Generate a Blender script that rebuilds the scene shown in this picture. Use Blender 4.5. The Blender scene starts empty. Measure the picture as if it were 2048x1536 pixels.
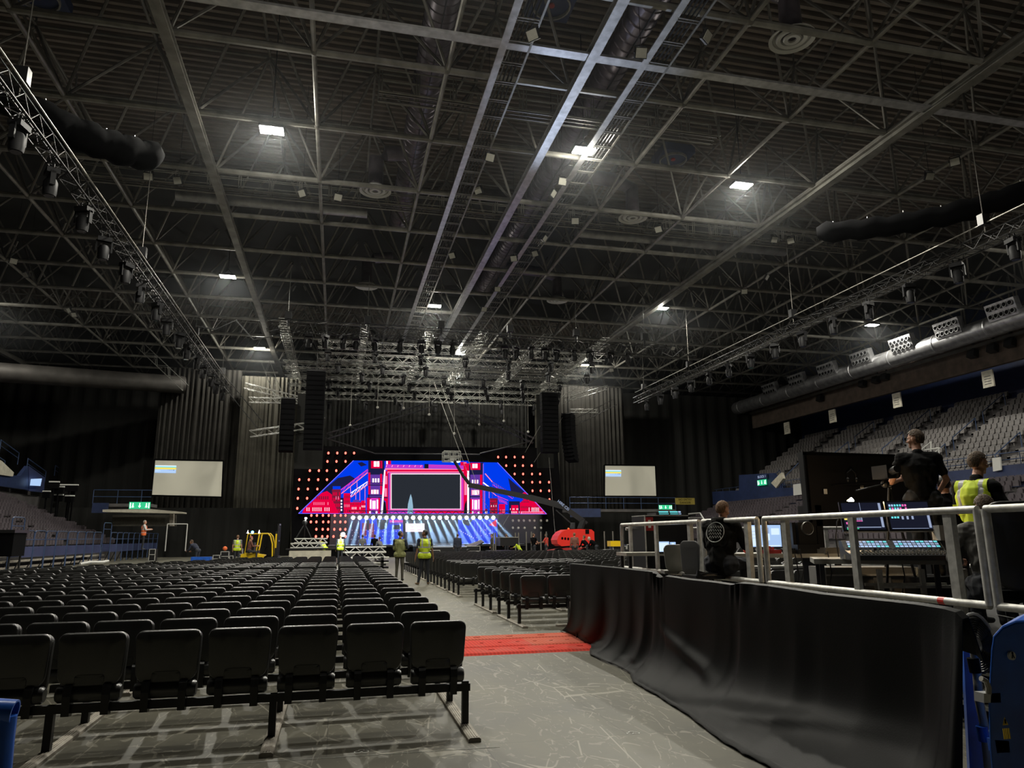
import bpy, bmesh, math, random
import numpy as np
from mathutils import Vector, Matrix, Quaternion
random.seed(7)
scene = bpy.context.scene
col = scene.collection
PI = math.pi

# ---------------------------------------------------------------- camera
F, CX, CY, H = 1440.0, 1024.0, 768.0, 1.6
_y = Vector((672 - CX, -(1075 - CY), -F)).normalized()
_h = Vector((math.cos(math.radians(.4)), math.sin(math.radians(.4)), 0))
_u = _h.cross(_y).normalized()
_x = _y.cross(_u)
RM = Matrix((_x, _y, _u))
cd = bpy.data.cameras.new('camera')
cd.sensor_width = 36; cd.lens = F / 2048 * 36; cd.clip_start = .05; cd.clip_end = 400
cam = bpy.data.objects.new('camera', cd); col.objects.link(cam)
cam.matrix_world = Matrix.Translation((0, 0, H)) @ RM.to_4x4()
scene.camera = cam
def _ray(px, py): return RM @ Vector((px - CX, -(py - CY), -F))
def aty(px, py, Y):
    r = _ray(px, py); t = Y / r.y; return Vector((r.x*t, Y, H + r.z*t))
def atx(px, py, X):
    r = _ray(px, py); t = X / r.x; return Vector((X, r.y*t, H + r.z*t))
def atz(px, py, z):
    r = _ray(px, py); t = (z - H) / r.z; return Vector((r.x*t, r.y*t, z))

# ---------------------------------------------------------------- world, exposure
w = bpy.data.worlds.new('world'); scene.world = w; w.use_nodes = True
w.node_tree.nodes['Background'].inputs[0].default_value = (.75, .85, 1, 1)
w.node_tree.nodes['Background'].inputs[1].default_value = .0
scene.view_settings.view_transform = 'Standard'
scene.view_settings.look = 'None'
scene.view_settings.gamma = 1
scene.view_settings.use_curve_mapping = False
scene.view_settings.exposure = 0.0
scene.cycles.use_denoising = True
scene.cycles.use_adaptive_sampling = True
scene.cycles.adaptive_threshold = .04
scene.cycles.max_bounces = 5
scene.cycles.diffuse_bounces = 3
scene.cycles.glossy_bounces = 2
scene.cycles.volume_bounces = 0
scene.cycles.sample_clamp_indirect = 4

def light(kind, name, loc, energy, color=(1, 1, 1), rot=None, target=None, **kw):
    l = bpy.data.lights.new(name, kind); l.energy = energy; l.color = color
    for k, v in kw.items(): setattr(l, k, v)
    o = bpy.data.objects.new(name, l); col.objects.link(o); o.location = loc
    if target is not None: o.rotation_euler = (Vector(target) - Vector(loc)).to_track_quat('-Z', 'Y').to_euler()
    elif rot: o.rotation_euler = rot
    return o
COOL = (.93, .97, 1.0)
# flood lamps of the roof: those in the picture and unseen ones outside it
LAMPS = [(-3.6, 31.25), (10.8, 29.8), (20.1, 31.3), (-8.2, 51.5), (6.9, 55), (25, 51.7), (-27.9, 60), (-8, 71.7), (11.4, 70), (45.4, 52.2), (25.5, 71.8)]
LAMPS_UNSEEN = [(-3.6, 8), (3.5, 16.2), (9, 7), (24, 9), (45, 30)]  # the far right lamp is added to brighten the right stand
for i, (x, y) in enumerate(LAMPS):
    light('SPOT', 'flood_light', (x, y, 19.5), 6600 if i < 3 else (3000 if i in (5, 9) else 4000), (1, .96, .84), rot=(0, 0, 0), spot_size=math.radians(165), spot_blend=.35, shadow_soft_size=.2)
    light('POINT', 'flood_spill', (x, y, 19.48), 560 if i < 3 else (1100 if i in (7, 8, 10) else 260), (1, .96, .84), shadow_soft_size=.2)
for i, (x, y) in enumerate(LAMPS_UNSEEN):
    light('SPOT', 'flood_light_unseen', (x, y, 19.5), {-3.6: 2000, 3.5: 6500, 45: 3600}.get(x, 1100), (1, .96, .84), rot=(0, 0, 0), spot_size=math.radians(165), spot_blend=.35, shadow_soft_size=.2)
    light('POINT', 'flood_spill_unseen', (x, y, 19.48), 380, (1, .95, .84), shadow_soft_size=.2)
# added spot with no fixture, throwing cool light up into the roof over the front rows
light('SPOT', 'added_uplight', (9, 59.5, 3.2), 60000, (.62, .74, 1), target=(9, 22.5, 20), spot_size=math.radians(13), spot_blend=1, shadow_soft_size=.3)

# ---------------------------------------------------------------- helpers
def _frame(d):
    d = d.normalized(); a = Vector((0, 0, 1)) if abs(d.z) < .95 else Vector((1, 0, 0))
    u = d.cross(a).normalized(); v = u.cross(d); return u, v
class MB:
    def __init__(s): s.v = []; s.f = []; s.m = []; s.mi = 0
    def mat(s, i): s.mi = i; return s
    def add(s, vs, fs):
        b = len(s.v); s.v += [tuple(p) for p in vs]
        for f in fs: s.f.append(tuple(i + b for i in f)); s.m.append(s.mi)
        return s
    def box(s, c, size, rz=0, R=None):
        hx, hy, hz = size[0]/2, size[1]/2, size[2]/2
        vs = [Vector((x*hx, y*hy, z*hz)) for x in (-1, 1) for y in (-1, 1) for z in (-1, 1)]
        if R is None: R = Matrix.Rotation(rz, 3, 'Z')
        return s.add([R @ p + Vector(c) for p in vs], [(0, 1, 3, 2), (4, 6, 7, 5), (0, 4, 5, 1), (2, 3, 7, 6), (0, 2, 6, 4), (1, 5, 7, 3)])
    def bb(s, x0, x1, y0, y1, z0, z1): return s.box(((x0+x1)/2, (y0+y1)/2, (z0+z1)/2), (x1-x0, y1-y0, z1-z0))
    def tube(s, p0, p1, r, n=8, r1=None, caps=True):
        p0, p1 = Vector(p0), Vector(p1)
        if (p1 - p0).length < 1e-6: return s
        u, v = _frame(p1 - p0); r1 = r if r1 is None else r1
        vs = []
        for p, q in ((p0, r), (p1, r1)):
            for i in range(n):
                a = 2*PI*(i + .5)/n; vs.append(p + u*math.cos(a)*q + v*math.sin(a)*q)
        fs = [(i, (i+1) % n, n + (i+1) % n, n + i) for i in range(n)]
        if caps: fs += [tuple(range(n-1, -1, -1)), tuple(range(n, 2*n))]
        return s.add(vs, fs)
    def path(s, pts, r, n=6):
        pts = [Vector(p) for p in pts]; rings = []
        for k, p in enumerate(pts):
            d = pts[min(k+1, len(pts)-1)] - pts[max(k-1, 0)]
            u, v = _frame(d); rr = r[k] if isinstance(r, (list, tuple)) else r
            rings.append([p + u*math.cos(2*PI*i/n)*rr + v*math.sin(2*PI*i/n)*rr for i in range(n)])
        vs = [q for g in rings for q in g]; fs = []
        for k in range(len(rings)-1):
            fs += [(k*n+i, k*n+(i+1) % n, (k+1)*n+(i+1) % n, (k+1)*n+i) for i in range(n)]
        fs += [tuple(range(n-1, -1, -1)), tuple(range(len(vs)-n, len(vs)))]
        return s.add(vs, fs)
    def beam(s, p0, p1, w, h):
        p0, p1 = Vector(p0), Vector(p1); d = p1 - p0
        u, v = _frame(d)
        vs = [p + u*a*w/2 + v*b*h/2 for p in (p0, p1) for a, b in ((-1, -1), (1, -1), (1, 1), (-1, 1))]
        return s.add(vs, [(0, 1, 5, 4), (1, 2, 6, 5), (2, 3, 7, 6), (3, 0, 4, 7), (3, 2, 1, 0), (4, 5, 6, 7)])
    def ball(s, c, r, n=10, m=6):
        c = Vector(c); rx, ry, rz = r if isinstance(r, (tuple, list)) else (r, r, r)
        vs = [c + Vector((0, 0, -rz))]
        for j in range(1, m):
            t = -PI/2 + PI*j/m
            for i in range(n): vs.append(c + Vector((math.cos(t)*math.cos(2*PI*i/n)*rx, math.cos(t)*math.sin(2*PI*i/n)*ry, math.sin(t)*rz)))
        vs.append(c + Vector((0, 0, rz))); L = len(vs)-1
        fs = [(0, 1+(i+1) % n, 1+i) for i in range(n)]
        for j in range(m-2):
            a = 1+j*n; fs += [(a+i, a+(i+1) % n, a+n+(i+1) % n, a+n+i) for i in range(n)]
        a = 1+(m-2)*n; fs += [(a+i, a+(i+1) % n, L) for i in range(n)]
        return s.add(vs, fs)
    def lathe(s, c, prof, n=16, axis='z'):
        c = Vector(c); vs = []
        for r, z in prof:
            for i in range(n):
                a = 2*PI*i/n; p = (r*math.cos(a), r*math.sin(a), z)
                if axis == 'y': p = (p[0], p[2], p[1])
                if axis == 'x': p = (p[2], p[0], p[1])
                vs.append(c + Vector(p))
        fs = []
        for k in range(len(prof)-1): fs += [(k*n+i, k*n+(i+1) % n, (k+1)*n+(i+1) % n, (k+1)*n+i) for i in range(n)]
        return s.add(vs, fs)
    def prism(s, poly, off):
        """poly: list of 3D points (planar), off: extrusion vector"""
        n = len(poly); off = Vector(off); poly = [Vector(p) for p in poly]
        return s.add(poly + [p + off for p in poly], [tuple(range(n-1, -1, -1)), tuple(range(n, 2*n))] + [(i, (i+1) % n, n+(i+1) % n, n+i) for i in range(n)])
    def quad(s, *p): return s.add(p, [tuple(range(len(p)))])
    def mesh(s, name, mats, smooth=False):
        me = bpy.data.meshes.new(name); me.from_pydata(s.v, [], s.f)
        mats = mats if isinstance(mats, (list, tuple)) else [mats]
        for m in mats: me.materials.append(m)
        if len(mats) > 1: me.polygons.foreach_set('material_index', s.m)
        me.validate(); me.update()
        bm = bmesh.new(); bm.from_mesh(me); bmesh.ops.recalc_face_normals(bm, faces=bm.faces); bm.to_mesh(me); bm.free()
        if smooth:
            me.shade_smooth()
            try: me.set_sharp_from_angle(angle=math.radians(42))
            except Exception: pass
        return me
    def build(s, name, mats, parent=None, smooth=False, label=None):
        me = s.mesh(name, mats, smooth)
        o = bpy.data.objects.new(name, me); col.objects.link(o)
        if parent: o.parent = parent
        if label: o['label'] = label
        return o
def tag(o, label=None, cat=None, group=None, kind=None):
    if label: o['label'] = label
    if cat: o['category'] = cat
    if group: o['group'] = group
    if kind: o['kind'] = kind
    return o
def thing(name, label, cat, loc=(0, 0, 0), rz=0, group=None, kind=None):
    o = bpy.data.objects.new(name, None); col.objects.link(o); o.location = loc; o.rotation_euler = (0, 0, rz)
    return tag(o, label, cat, group, kind)
KIDS = {}
def copy_tree(o, loc=None, rz=None, label=None, parent=None):
    c = o.copy(); col.objects.link(c); c.parent = parent
    if loc is not None: c.location = loc
    if rz is not None: c.rotation_euler = (0, 0, rz)
    if label: c['label'] = label
    if o.name not in KIDS: KIDS[o.name] = list(o.children)
    for ch in KIDS[o.name]: copy_tree(ch, parent=c)
    return c

NTH = ['first', 'second', 'third', 'fourth', 'fifth', 'sixth', 'seventh', 'eighth', 'ninth', 'tenth', 'eleventh', 'twelfth', 'thirteenth', 'fourteenth', 'fifteenth', 'sixteenth', 'seventeenth', 'eighteenth', 'nineteenth', 'twentieth', 'twenty-first', 'twenty-second', 'twenty-third', 'twenty-fourth', 'twenty-fifth', 'twenty-sixth', 'twenty-seventh', 'twenty-eighth', 'twenty-ninth', 'thirtieth', 'thirty-first', 'thirty-second', 'thirty-third', 'thirty-fourth', 'thirty-fifth', 'thirty-sixth', 'thirty-seventh', 'thirty-eighth', 'thirty-ninth', 'fortieth']
# ---------------------------------------------------------------- materials
def mat(name, c, rough=.6, metal=0, emit=None, es=1.0, noise=0, scale=8, bump=0, bscale=40, spec=None, alpha=None):
    m = bpy.data.materials.new(name); m.use_nodes = True; nt = m.node_tree; b = nt.nodes['Principled BSDF']
    b.inputs['Base Color'].default_value = (*c, 1); b.inputs['Roughness'].default_value = rough; b.inputs['Metallic'].default_value = metal
    if spec is not None: b.inputs['Specular IOR Level'].default_value = spec
    if emit is not None:
        b.inputs['Emission Color'].default_value = (*emit, 1); b.inputs['Emission Strength'].default_value = es
    if noise or bump:
        tc = nt.nodes.new('ShaderNodeTexCoord'); n = nt.nodes.new('ShaderNodeTexNoise'); n.inputs['Scale'].default_value = scale; n.inputs['Detail'].default_value = 4
        nt.links.new(tc.outputs['Object'], n.inputs['Vector'])
        if noise:
            r = nt.nodes.new('ShaderNodeValToRGB'); r.color_ramp.elements[0].position = .3; r.color_ramp.elements[1].position = .72
            r.color_ramp.elements[0].color = tuple(x*(1-noise) for x in c) + (1,); r.color_ramp.elements[1].color = tuple(min(1, x*(1+noise)) for x in c) + (1,)
            nt.links.new(n.outputs['Fac'], r.inputs['Fac']); nt.links.new(r.outputs['Color'], b.inputs['Base Color'])
        if bump:
            n2 = nt.nodes.new('ShaderNodeTexNoise'); n2.inputs['Scale'].default_value = bscale; nt.links.new(tc.outputs['Object'], n2.inputs['Vector'])
            bp = nt.nodes.new('ShaderNodeBump'); bp.inputs['Strength'].default_value = bump; bp.inputs['Distance'].default_value = .02
            nt.links.new(n2.outputs['Fac'], bp.inputs['Height']); nt.links.new(bp.outputs['Normal'], b.inputs['Normal'])
    return m
M = dict(
 plastic=mat('chair_plastic', (.019, .019, .018), .34, noise=.25, scale=5, bump=.06, bscale=260, spec=1.0),
 seatpad=mat('chair_pad', (.028, .028, .027), .36, noise=.2, scale=6),
 darkmetal=mat('dark_powder_coat', (.014, .014, .015), .4, .2),
 tube=mat('roof_tube', (.26, .25, .22), .5, .4, noise=.35, scale=1.5),
 tube2=mat('roof_tube_dark', (.17, .16, .14), .6, .3, noise=.3, scale=1.2),
 rail=mat('galvanised_rail', (.5, .5, .5), .4, .7, noise=.25, scale=3),
 galv=mat('galvanised_duct', (.33, .33, .34), .4, .8, noise=.3, scale=2),
 duct=mat('dark_duct', (.14, .12, .14), .4, .6, noise=.3, scale=1.5),
 alu=mat('brushed_aluminium', (.62, .61, .57), .42, .35, noise=.22, scale=14, bump=.05, bscale=120),
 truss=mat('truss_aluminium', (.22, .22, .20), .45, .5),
 btruss=mat('black_truss', (.010, .010, .010), .55, .0, spec=.3),
 black=mat('matt_black', (.004, .004, .0045), .9, spec=.05),
 bplast=mat('black_plastic', (.009, .009, .010), .42),
 drape=mat('black_drape', (.0026, .0028, .0027), .5, noise=.2, scale=2, bump=.04, bscale=90, spec=.08),
 wallcloth=mat('black_wall_cloth', (.018, .018, .017), .95, spec=0.0),
 curtainlit=mat('black_curtain_floodlit', (.05, .047, .038), .95, noise=.25, scale=.6, spec=.1),  # lighter copy of the curtain, floodlighting put into the colour
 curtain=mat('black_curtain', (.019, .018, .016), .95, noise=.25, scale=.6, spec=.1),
 roofcloth=mat('roof_drape', (.03, .03, .028), .9, noise=.3, scale=.3, spec=.1),
 pad=mat('floor_runner', (.34, .31, .26), .7, noise=.3, scale=7),
 blue=mat('blue_paint', (.016, .10, .48), .34, noise=.25, scale=5, bump=.06, bscale=30),
 navy=mat('navy_panel', (.018, .030, .085), .5, noise=.2, scale=2),
 railblue=mat('blue_rail', (.04, .07, .15), .4, .3),
 panelblue=mat('blue_hoarding', (.038, .05, .12), .45, noise=.15, scale=1.5),
 brick=mat('brown_brick', (.085, .062, .048), .85, noise=.3, scale=1.5),
 concrete=mat('stand_concrete', (.075, .07, .07), .8, noise=.3, scale=1),
 seatgrey=mat('stand_seat_grey', (.15, .14, .135), .55, noise=.2, scale=4),
 seatdark=mat('stand_seat_plum', (.07, .058, .066), .55, noise=.2, scale=4),
 white=mat('white_paint', (.6, .6, .57), .5), offwhite=mat('cream_paint', (.5, .47, .38), .6, noise=.2, scale=3),
 yellow=mat('yellow_paint', (.75, .5, .01), .4), red=mat('red_paint', (.72, .03, .02), .4), darkred=mat('dark_red', (.35, .02, .02), .5),
 dimduct=mat('dim_duct', (.07, .065, .06), .5, .5, noise=.3, scale=1),
 stickyellow=mat('sticker_yellow', (.7, .5, .03), .5),
 hivis=mat('hi_vis_yellow', (.62, .78, .03), .7, noise=.15, scale=9), hiviso=mat('hi_vis_orange', (.8, .16, .04), .7),
 reflect=mat('reflective_band', (.45, .46, .46), .35), olive=mat('olive_vest', (.27, .28, .11), .75, noise=.25, scale=9),
 skin=mat('skin', (.50, .26, .17), .5, noise=.12, scale=12), skin2=mat('skin_tan', (.30, .15, .09), .5),
 hairbrown=mat('brown_hair', (.085, .048, .022), .6, noise=.5, scale=60, bump=.8, bscale=160), hairginger=mat('ginger_hair', (.17, .085, .035), .6, noise=.5, scale=60, bump=.6, bscale=160), hairblack=mat('black_hair', (.012, .010, .009), .5),
 hairgrey=mat('grey_hair', (.35, .33, .30), .6),
 tee=mat('black_cotton', (.0075, .0075, .008), .9, bump=.1, bscale=14, spec=.15), hoodie=mat('black_hoodie', (.010, .010, .009), .9, bump=.12, bscale=12, spec=.15),
 navycloth=mat('navy_cloth', (.02, .025, .045), .85), jeans=mat('dark_trousers', (.02, .022, .028), .85), olivecloth=mat('olive_trousers', (.07, .065, .05), .85, noise=.3, scale=8),
 brown=mat('brown_jacket', (.16, .06, .04), .8), greycloth=mat('grey_cloth', (.16, .16, .16), .85), redcloth=mat('red_shirt', (.55, .06, .04), .8), whitecloth=mat('white_cloth', (.6, .6, .58), .8),
 boots=mat('tan_boots', (.25, .17, .10), .7), shoes=mat('dark_shoes', (.02, .02, .02), .5),
 wood=mat('desk_top', (.42, .40, .34), .5, noise=.15, scale=6), desk=mat('grey_desk', (.30, .29, .26), .6), banner=mat('dull_yellow', (.22, .17, .02), .7),
 card=mat('cardboard', (.55, .36, .14), .8), paper=mat('paper', (.75, .75, .72), .8),
 casegrey=mat('grey_flight_case', (.20, .195, .18), .6, noise=.15, scale=3), cable=mat('black_cable', (.012, .012, .012), .4),
 bulbred=mat('red_bulb', (.2, .0, .0), .5, emit=(1, .10, .07), es=5),
 bulbwhite=mat('white_lens', (1, 1, 1), .5, emit=(.75, .9, 1), es=26),
 lampglow=mat('flood_panel', (1, 1, 1), .5, emit=(1, .98, .92), es=45),
 warm=mat('warm_bulb', (1, 1, 1), .5, emit=(1, .62, .25), es=90),
 bluebulb=mat('blue_beacon', (0, .1, .5), .5, emit=(.03, .25, 1), es=40),
 puffer=mat('quilted_jacket', (.05, .048, .042), .7),
 fixture=mat('fixture_black', (.007, .007, .008), .6, spec=.25),
 unlit=mat('unlit_lens', (.45, .44, .38), .35, noise=.1), lens=mat('dark_lens', (.05, .05, .055), .1),
 screenb=mat('monitor_blue_white', (.1, .1, .1), .3, emit=(.42, .62, .95), es=.95), screenw=mat('monitor_white', (.1, .1, .1), .3, emit=(.66, .82, 1), es=1.1),
 screend=mat('monitor_dark', (.01, .01, .01), .3, emit=(.015, .018, .04), es=.5), cyan=mat('ui_cyan', (0, 0, 0), .4, emit=(.15, .75, .8), es=1), pink=mat('ui_pink', (0, 0, 0), .4, emit=(.9, .15, .5), es=1),
 green=mat('ui_green', (0, 0, 0), .4, emit=(.05, .7, .3), es=1), uigrey=mat('ui_grey', (0, 0, 0), .4, emit=(.35, .42, .6), es=.9), uiyellow=mat('ui_yellow', (0, 0, 0), .4, emit=(.9, .75, .15), es=1),
 exitg=mat('exit_green', (0, .2, .1), .5, emit=(.03, .5, .22), es=1.0), exitw=mat('exit_white', (1, 1, 1), .5, emit=(.7, 1, .85), es=1.4),
 projscreen=mat('projection_screen', (.5, .48, .40), .8, emit=(.30, .285, .22), es=.42),  # emission stands in for the projector's light
)
# ---------------------------------------------------------------- materials with patterns
def floor_mat():
    m = bpy.data.materials.new('scuffed_floor'); m.use_nodes = True; nt = m.node_tree; N = nt.nodes; L = nt.links; b = N['Principled BSDF']
    tc = N.new('ShaderNodeTexCoord')
    n1 = N.new('ShaderNodeTexNoise'); n1.inputs['Scale'].default_value = .7; n1.inputs['Detail'].default_value = 8; n1.inputs['Roughness'].default_value = .65
    L.new(tc.outputs['Object'], n1.inputs['Vector'])
    r = N.new('ShaderNodeValToRGB'); r.color_ramp.elements[0].position = .28; r.color_ramp.elements[1].position = .74
    r.color_ramp.elements[0].color = (.048, .046, .035, 1); r.color_ramp.elements[1].color = (.155, .145, .102, 1); L.new(n1.outputs['Fac'], r.inputs['Fac'])
    # scratches: thin edges of distorted cells, masked
    cur = r.outputs['Color']
    for sc, dist, wid, amt, rot in ((.9, 2.2, .004, .7, .4), (1.9, 3.5, .006, .5, 1.3), (.35, .6, .002, .7, .9), (3.1, 3.5, .012, .35, 2.2), (1.3, 1.5, .003, .6, 2.7), (2.3, 2.5, .006, .5, .1), (5.1, 3.5, .014, .3, 1.8)):
        mp = N.new('ShaderNodeMapping'); mp.inputs['Rotation'].default_value = (0, 0, rot); mp.inputs['Scale'].default_value = (1, .35, 1); L.new(tc.outputs['Object'], mp.inputs['Vector'])
        nz = N.new('ShaderNodeTexNoise'); nz.inputs['Scale'].default_value = sc*.8; L.new(mp.outputs['Vector'], nz.inputs['Vector'])
        mx = N.new('ShaderNodeMixRGB'); mx.inputs['Fac'].default_value = .25*dist/3; L.new(mp.outputs['Vector'], mx.inputs['Color1']); L.new(nz.outputs['Color'], mx.inputs['Color2'])
        v = N.new('ShaderNodeTexVoronoi'); v.feature = 'DISTANCE_TO_EDGE'; v.inputs['Scale'].default_value = sc; L.new(mx.outputs['Color'], v.inputs['Vector'])
        lt = N.new('ShaderNodeMath'); lt.operation = 'LESS_THAN'; lt.inputs[1].default_value = wid; L.new(v.outputs['Distance'], lt.inputs[0])
        ms = N.new('ShaderNodeTexNoise'); ms.inputs['Scale'].default_value = 2.1*sc; L.new(tc.outputs['Object'], ms.inputs['Vector'])
        g = N.new('ShaderNodeMath'); g.operation = 'GREATER_THAN'; g.inputs[1].default_value = .51; L.new(ms.outputs['Fac'], g.inputs[0])
        mu = N.new('ShaderNodeMath'); mu.operation = 'MULTIPLY'; L.new(lt.outputs[0], mu.inputs[0]); L.new(g.outputs[0], mu.inputs[1])
        m2 = N.new('ShaderNodeMath'); m2.operation = 'MULTIPLY'; m2.inputs[1].default_value = amt; L.new(mu.outputs[0], m2.inputs[0])
        mix = N.new('ShaderNodeMixRGB'); L.new(m2.outputs[0], mix.inputs['Fac']); L.new(cur, mix.inputs['Color1']); mix.inputs['Color2'].default_value = (.33, .31, .25, 1); cur = mix.outputs['Color']
    # panel joints
    br = N.new('ShaderNodeTexBrick'); br.inputs['Scale'].default_value = 1; br.inputs['Brick Width'].default_value = 2.4; br.inputs['Row Height'].default_value = 1.2; br.inputs['Mortar Size'].default_value = .004
    br.inputs['Color1'].default_value = (1, 1, 1, 1); br.inputs['Color2'].default_value = (.9, .9, .9, 1); br.inputs['Mortar'].default_value = (.35, .35, .35, 1); L.new(tc.outputs['Object'], br.inputs['Vector'])
    mm = N.new('ShaderNodeMixRGB'); mm.blend_type = 'MULTIPLY'; mm.inputs['Fac'].default_value = .8; L.new(cur, mm.inputs['Color1']); L.new(br.outputs['Color'], mm.inputs['Color2'])
    L.new(mm.outputs['Color'], b.inputs['Base Color'])
    rr = N.new('ShaderNodeMapRange'); rr.inputs['To Min'].default_value = .42; rr.inputs['To Max'].default_value = .7; L.new(n1.outputs['Fac'], rr.inputs['Value']); L.new(rr.outputs[0], b.inputs['Roughness'])
    return m
def mat_rubber(name, c):
    m = mat(name, c, .9, spec=.15); nt = m.node_tree; N = nt.nodes; L = nt.links; b = N['Principled BSDF']
    tc = N.new('ShaderNodeTexCoord'); mp = N.new('ShaderNodeMapping'); mp.inputs['Rotation'].default_value = (0, 0, .785); L.new(tc.outputs['Object'], mp.inputs['Vector'])
    ck = N.new('ShaderNodeTexChecker'); ck.inputs['Scale'].default_value = 26; L.new(mp.outputs['Vector'], ck.inputs['Vector'])
    ck.inputs['Color1'].default_value = (*c, 1); ck.inputs['Color2'].default_value = (c[0]*.72, c[1]*.6, c[2]*.6, 1)
    n = N.new('ShaderNodeTexNoise'); n.inputs['Scale'].default_value = 3; n.inputs['Detail'].default_value = 6; L.new(tc.outputs['Object'], n.inputs['Vector'])
    mx = N.new('ShaderNodeMixRGB'); mx.inputs['Color2'].default_value = (.30, .20, .16, 1); L.new(ck.outputs['Color'], mx.inputs['Color1'])
    mr = N.new('ShaderNodeMapRange'); mr.inputs['From Min'].default_value = .5; mr.inputs['From Max'].default_value = .75; mr.inputs['To Max'].default_value = .3; L.new(n.outputs['Fac'], mr.inputs['Value']); L.new(mr.outputs[0], mx.inputs['Fac'])
    L.new(mx.outputs['Color'], b.inputs['Base Color'])
    bp = N.new('ShaderNodeBump'); bp.inputs['Distance'].default_value = .004; bp.inputs['Strength'].default_value = .5; L.new(ck.outputs['Fac'], bp.inputs['Height']); L.new(bp.outputs['Normal'], b.inputs['Normal'])
    return m
def emis(name, c, s=1.0):
    m = bpy.data.materials.new(name); m.use_nodes = True; nt = m.node_tree; nt.nodes.clear()
    e = nt.nodes.new('ShaderNodeEmission'); e.inputs[0].default_value = (*c, 1); e.inputs[1].default_value = s
    o = nt.nodes.new('ShaderNodeOutputMaterial'); nt.links.new(e.outputs[0], o.inputs[0]); return m
def deck_mat():
    m = mat('roof_deck', (.20, .165, .135), .75, .1, noise=.35, scale=.35); return m

# ---------------------------------------------------------------- the hall
def struct(name, mb, m, smooth=False, parent=None):
    o = mb.build(name, m, parent, smooth)
    if not parent: o['kind'] = 'structure'
    return o
XC = 8.8                     # centre line of the hall
XL, XR = -47.0, 64.0
YN, YF = -6.0, 92.0
struct('floor', MB().bb(XL, XR, YN, YF, -.1, 0), floor_mat())
struct('wall_left', MB().bb(XL-.3, XL, YN, YF, 0, 27), M['navy'])
struct('wall_right', MB().bb(XR, XR+.3, YN, YF, 0, 27), M['navy'])
struct('wall_back', MB().bb(XL, XR, YF, YF+.3, 0, 27), M['black'])
struct('wall_front', MB().bb(XL, XR, YN-.3, YN, 0, 27), M['black'])
# corrugated roof deck: ribs run across the hall, splaying in the far bays
mb = MB(); z0 = 26.0; p = .5; y = YN
while y < 66:
    for a, b, za, zb in ((0, .19, 0, 0), (.19, .21, 0, .34), (.21, .48, .34, .34), (.48, .5, .34, 0)):
        mb.quad((XL, y+a, z0+za), (XR, y+a, z0+za), (XR, y+b, z0+zb), (XL, y+b, z0+zb))
    y += p
def fan_deck(x0, x1, y0, y1, dx):
    x = x0
    while x < x1:
        for a, b, za, zb in ((0, .22, 0, 0), (.22, .24, 0, .3), (.24, .48, .3, .3), (.48, .5, .3, 0)):
            s = dx*(y1-y0)
            mb.quad((x+a, y0, z0+za), (x+b, y0, z0+zb), (x+b+s, y1, z0+zb), (x+a+s, y1, z0+za))
        x += p
fan_deck(XL-6, XC-1, 66, YF+4, -.30); fan_deck(XC-12, XR+30, 66, YF+4, .46) if False else fan_deck(XC-14, XR, 66.0, YF+4, .46)
struct('ceiling', mb, deck_mat())
struct('ceiling_backing', MB().bb(XL-1, XR+1, YN, YF+5, 26.6, 26.7), M['black'])

# space frame
GX = [-6.8 + 5.19*k for k in range(-8, 14)]
GX = [x for x in GX if XL < x < XR-.5]
GY = [20.38 + 5.3*k for k in range(-4, 14)]
GY = [y for y in GY if y < YF]
ZL, ZU = 20.0, 25.0
frame = thing('roof_space_frame', 'dark tubular steel roof frame over the whole hall', 'roof frame', (0, 0, 0)); frame['kind'] = 'structure'
a = MB()
for y in GY: a.tube((GX[0], y, ZL), (GX[-1], y, ZL), .145, 8)
for x in GX: a.tube((x, GY[0], ZL), (x, GY[-1], ZL), .10, 8)
a.build('lower_chord_grid', M['tube'], frame)
a = MB()
for y in GY:
    for x in GX: a.ball((x, y, ZL), (.2, .2, .16), 8, 5)
a.build('node_joints', M['tube2'], frame)
b = MB()
UX = [x+2.6 for x in GX[:-1]]; UY = [y+2.65 for y in GY[:-1]]
for y in UY: b.tube((UX[0], y, ZU), (UX[-1], y, ZU), .075, 6)
for x in UX: b.tube((x, UY[0], ZU), (x, UY[-1], ZU), .075, 6)
b.build('upper_chord_grid', M['tube2'], frame)
b = MB()
for x in UX:
    for y in UY:
        for sx in (-1, 1):
            for sy in (-1, 1): b.tube((x, y, ZU), (x+sx*2.6, y+sy*2.65, ZL), .07, 6, caps=False)
b.build('diagonal_bracing', M['tube2'], frame)
b = MB()
for x in UX[::1]:
    for y in UY[::1]: b.tube((x, y, ZU), (x, y, 26), .05, 5, caps=False)
b.build('deck_posts', M['tube2'], frame)

# black cloth slung under the deck
mb = MB(); nx, ny = 60, 14
Y0, Y1 = 45.5, 65.5
def cz(i, j):
    return 24.4 + .25*math.sin(i*1.7)*math.sin(j*1.1) + (0 if j < ny else -.2)
vs = []
for j in range(ny+1):
    for i in range(nx+1):
        vs.append((-44 + i*(104/nx), Y0 + (Y1-Y0)*j/ny + (.5*math.sin(i*.9) if j == ny else 0), cz(i, j)))
for i in range(nx+1): vs.append((-44 + i*(104/nx), Y1 + .5*math.sin(i*.9) + .2, 22.5 + .2*math.sin(i*2.3)))
mb.add(vs, [(j*(nx+1)+i, j*(nx+1)+i+1, (j+1)*(nx+1)+i+1, (j+1)*(nx+1)+i) for j in range(ny+1) for i in range(nx)])
tag(mb.build('roof_cloth', M['roofcloth'], smooth=True), 'black cloth slung under the roof in front of the stage end', 'cloth')

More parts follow.
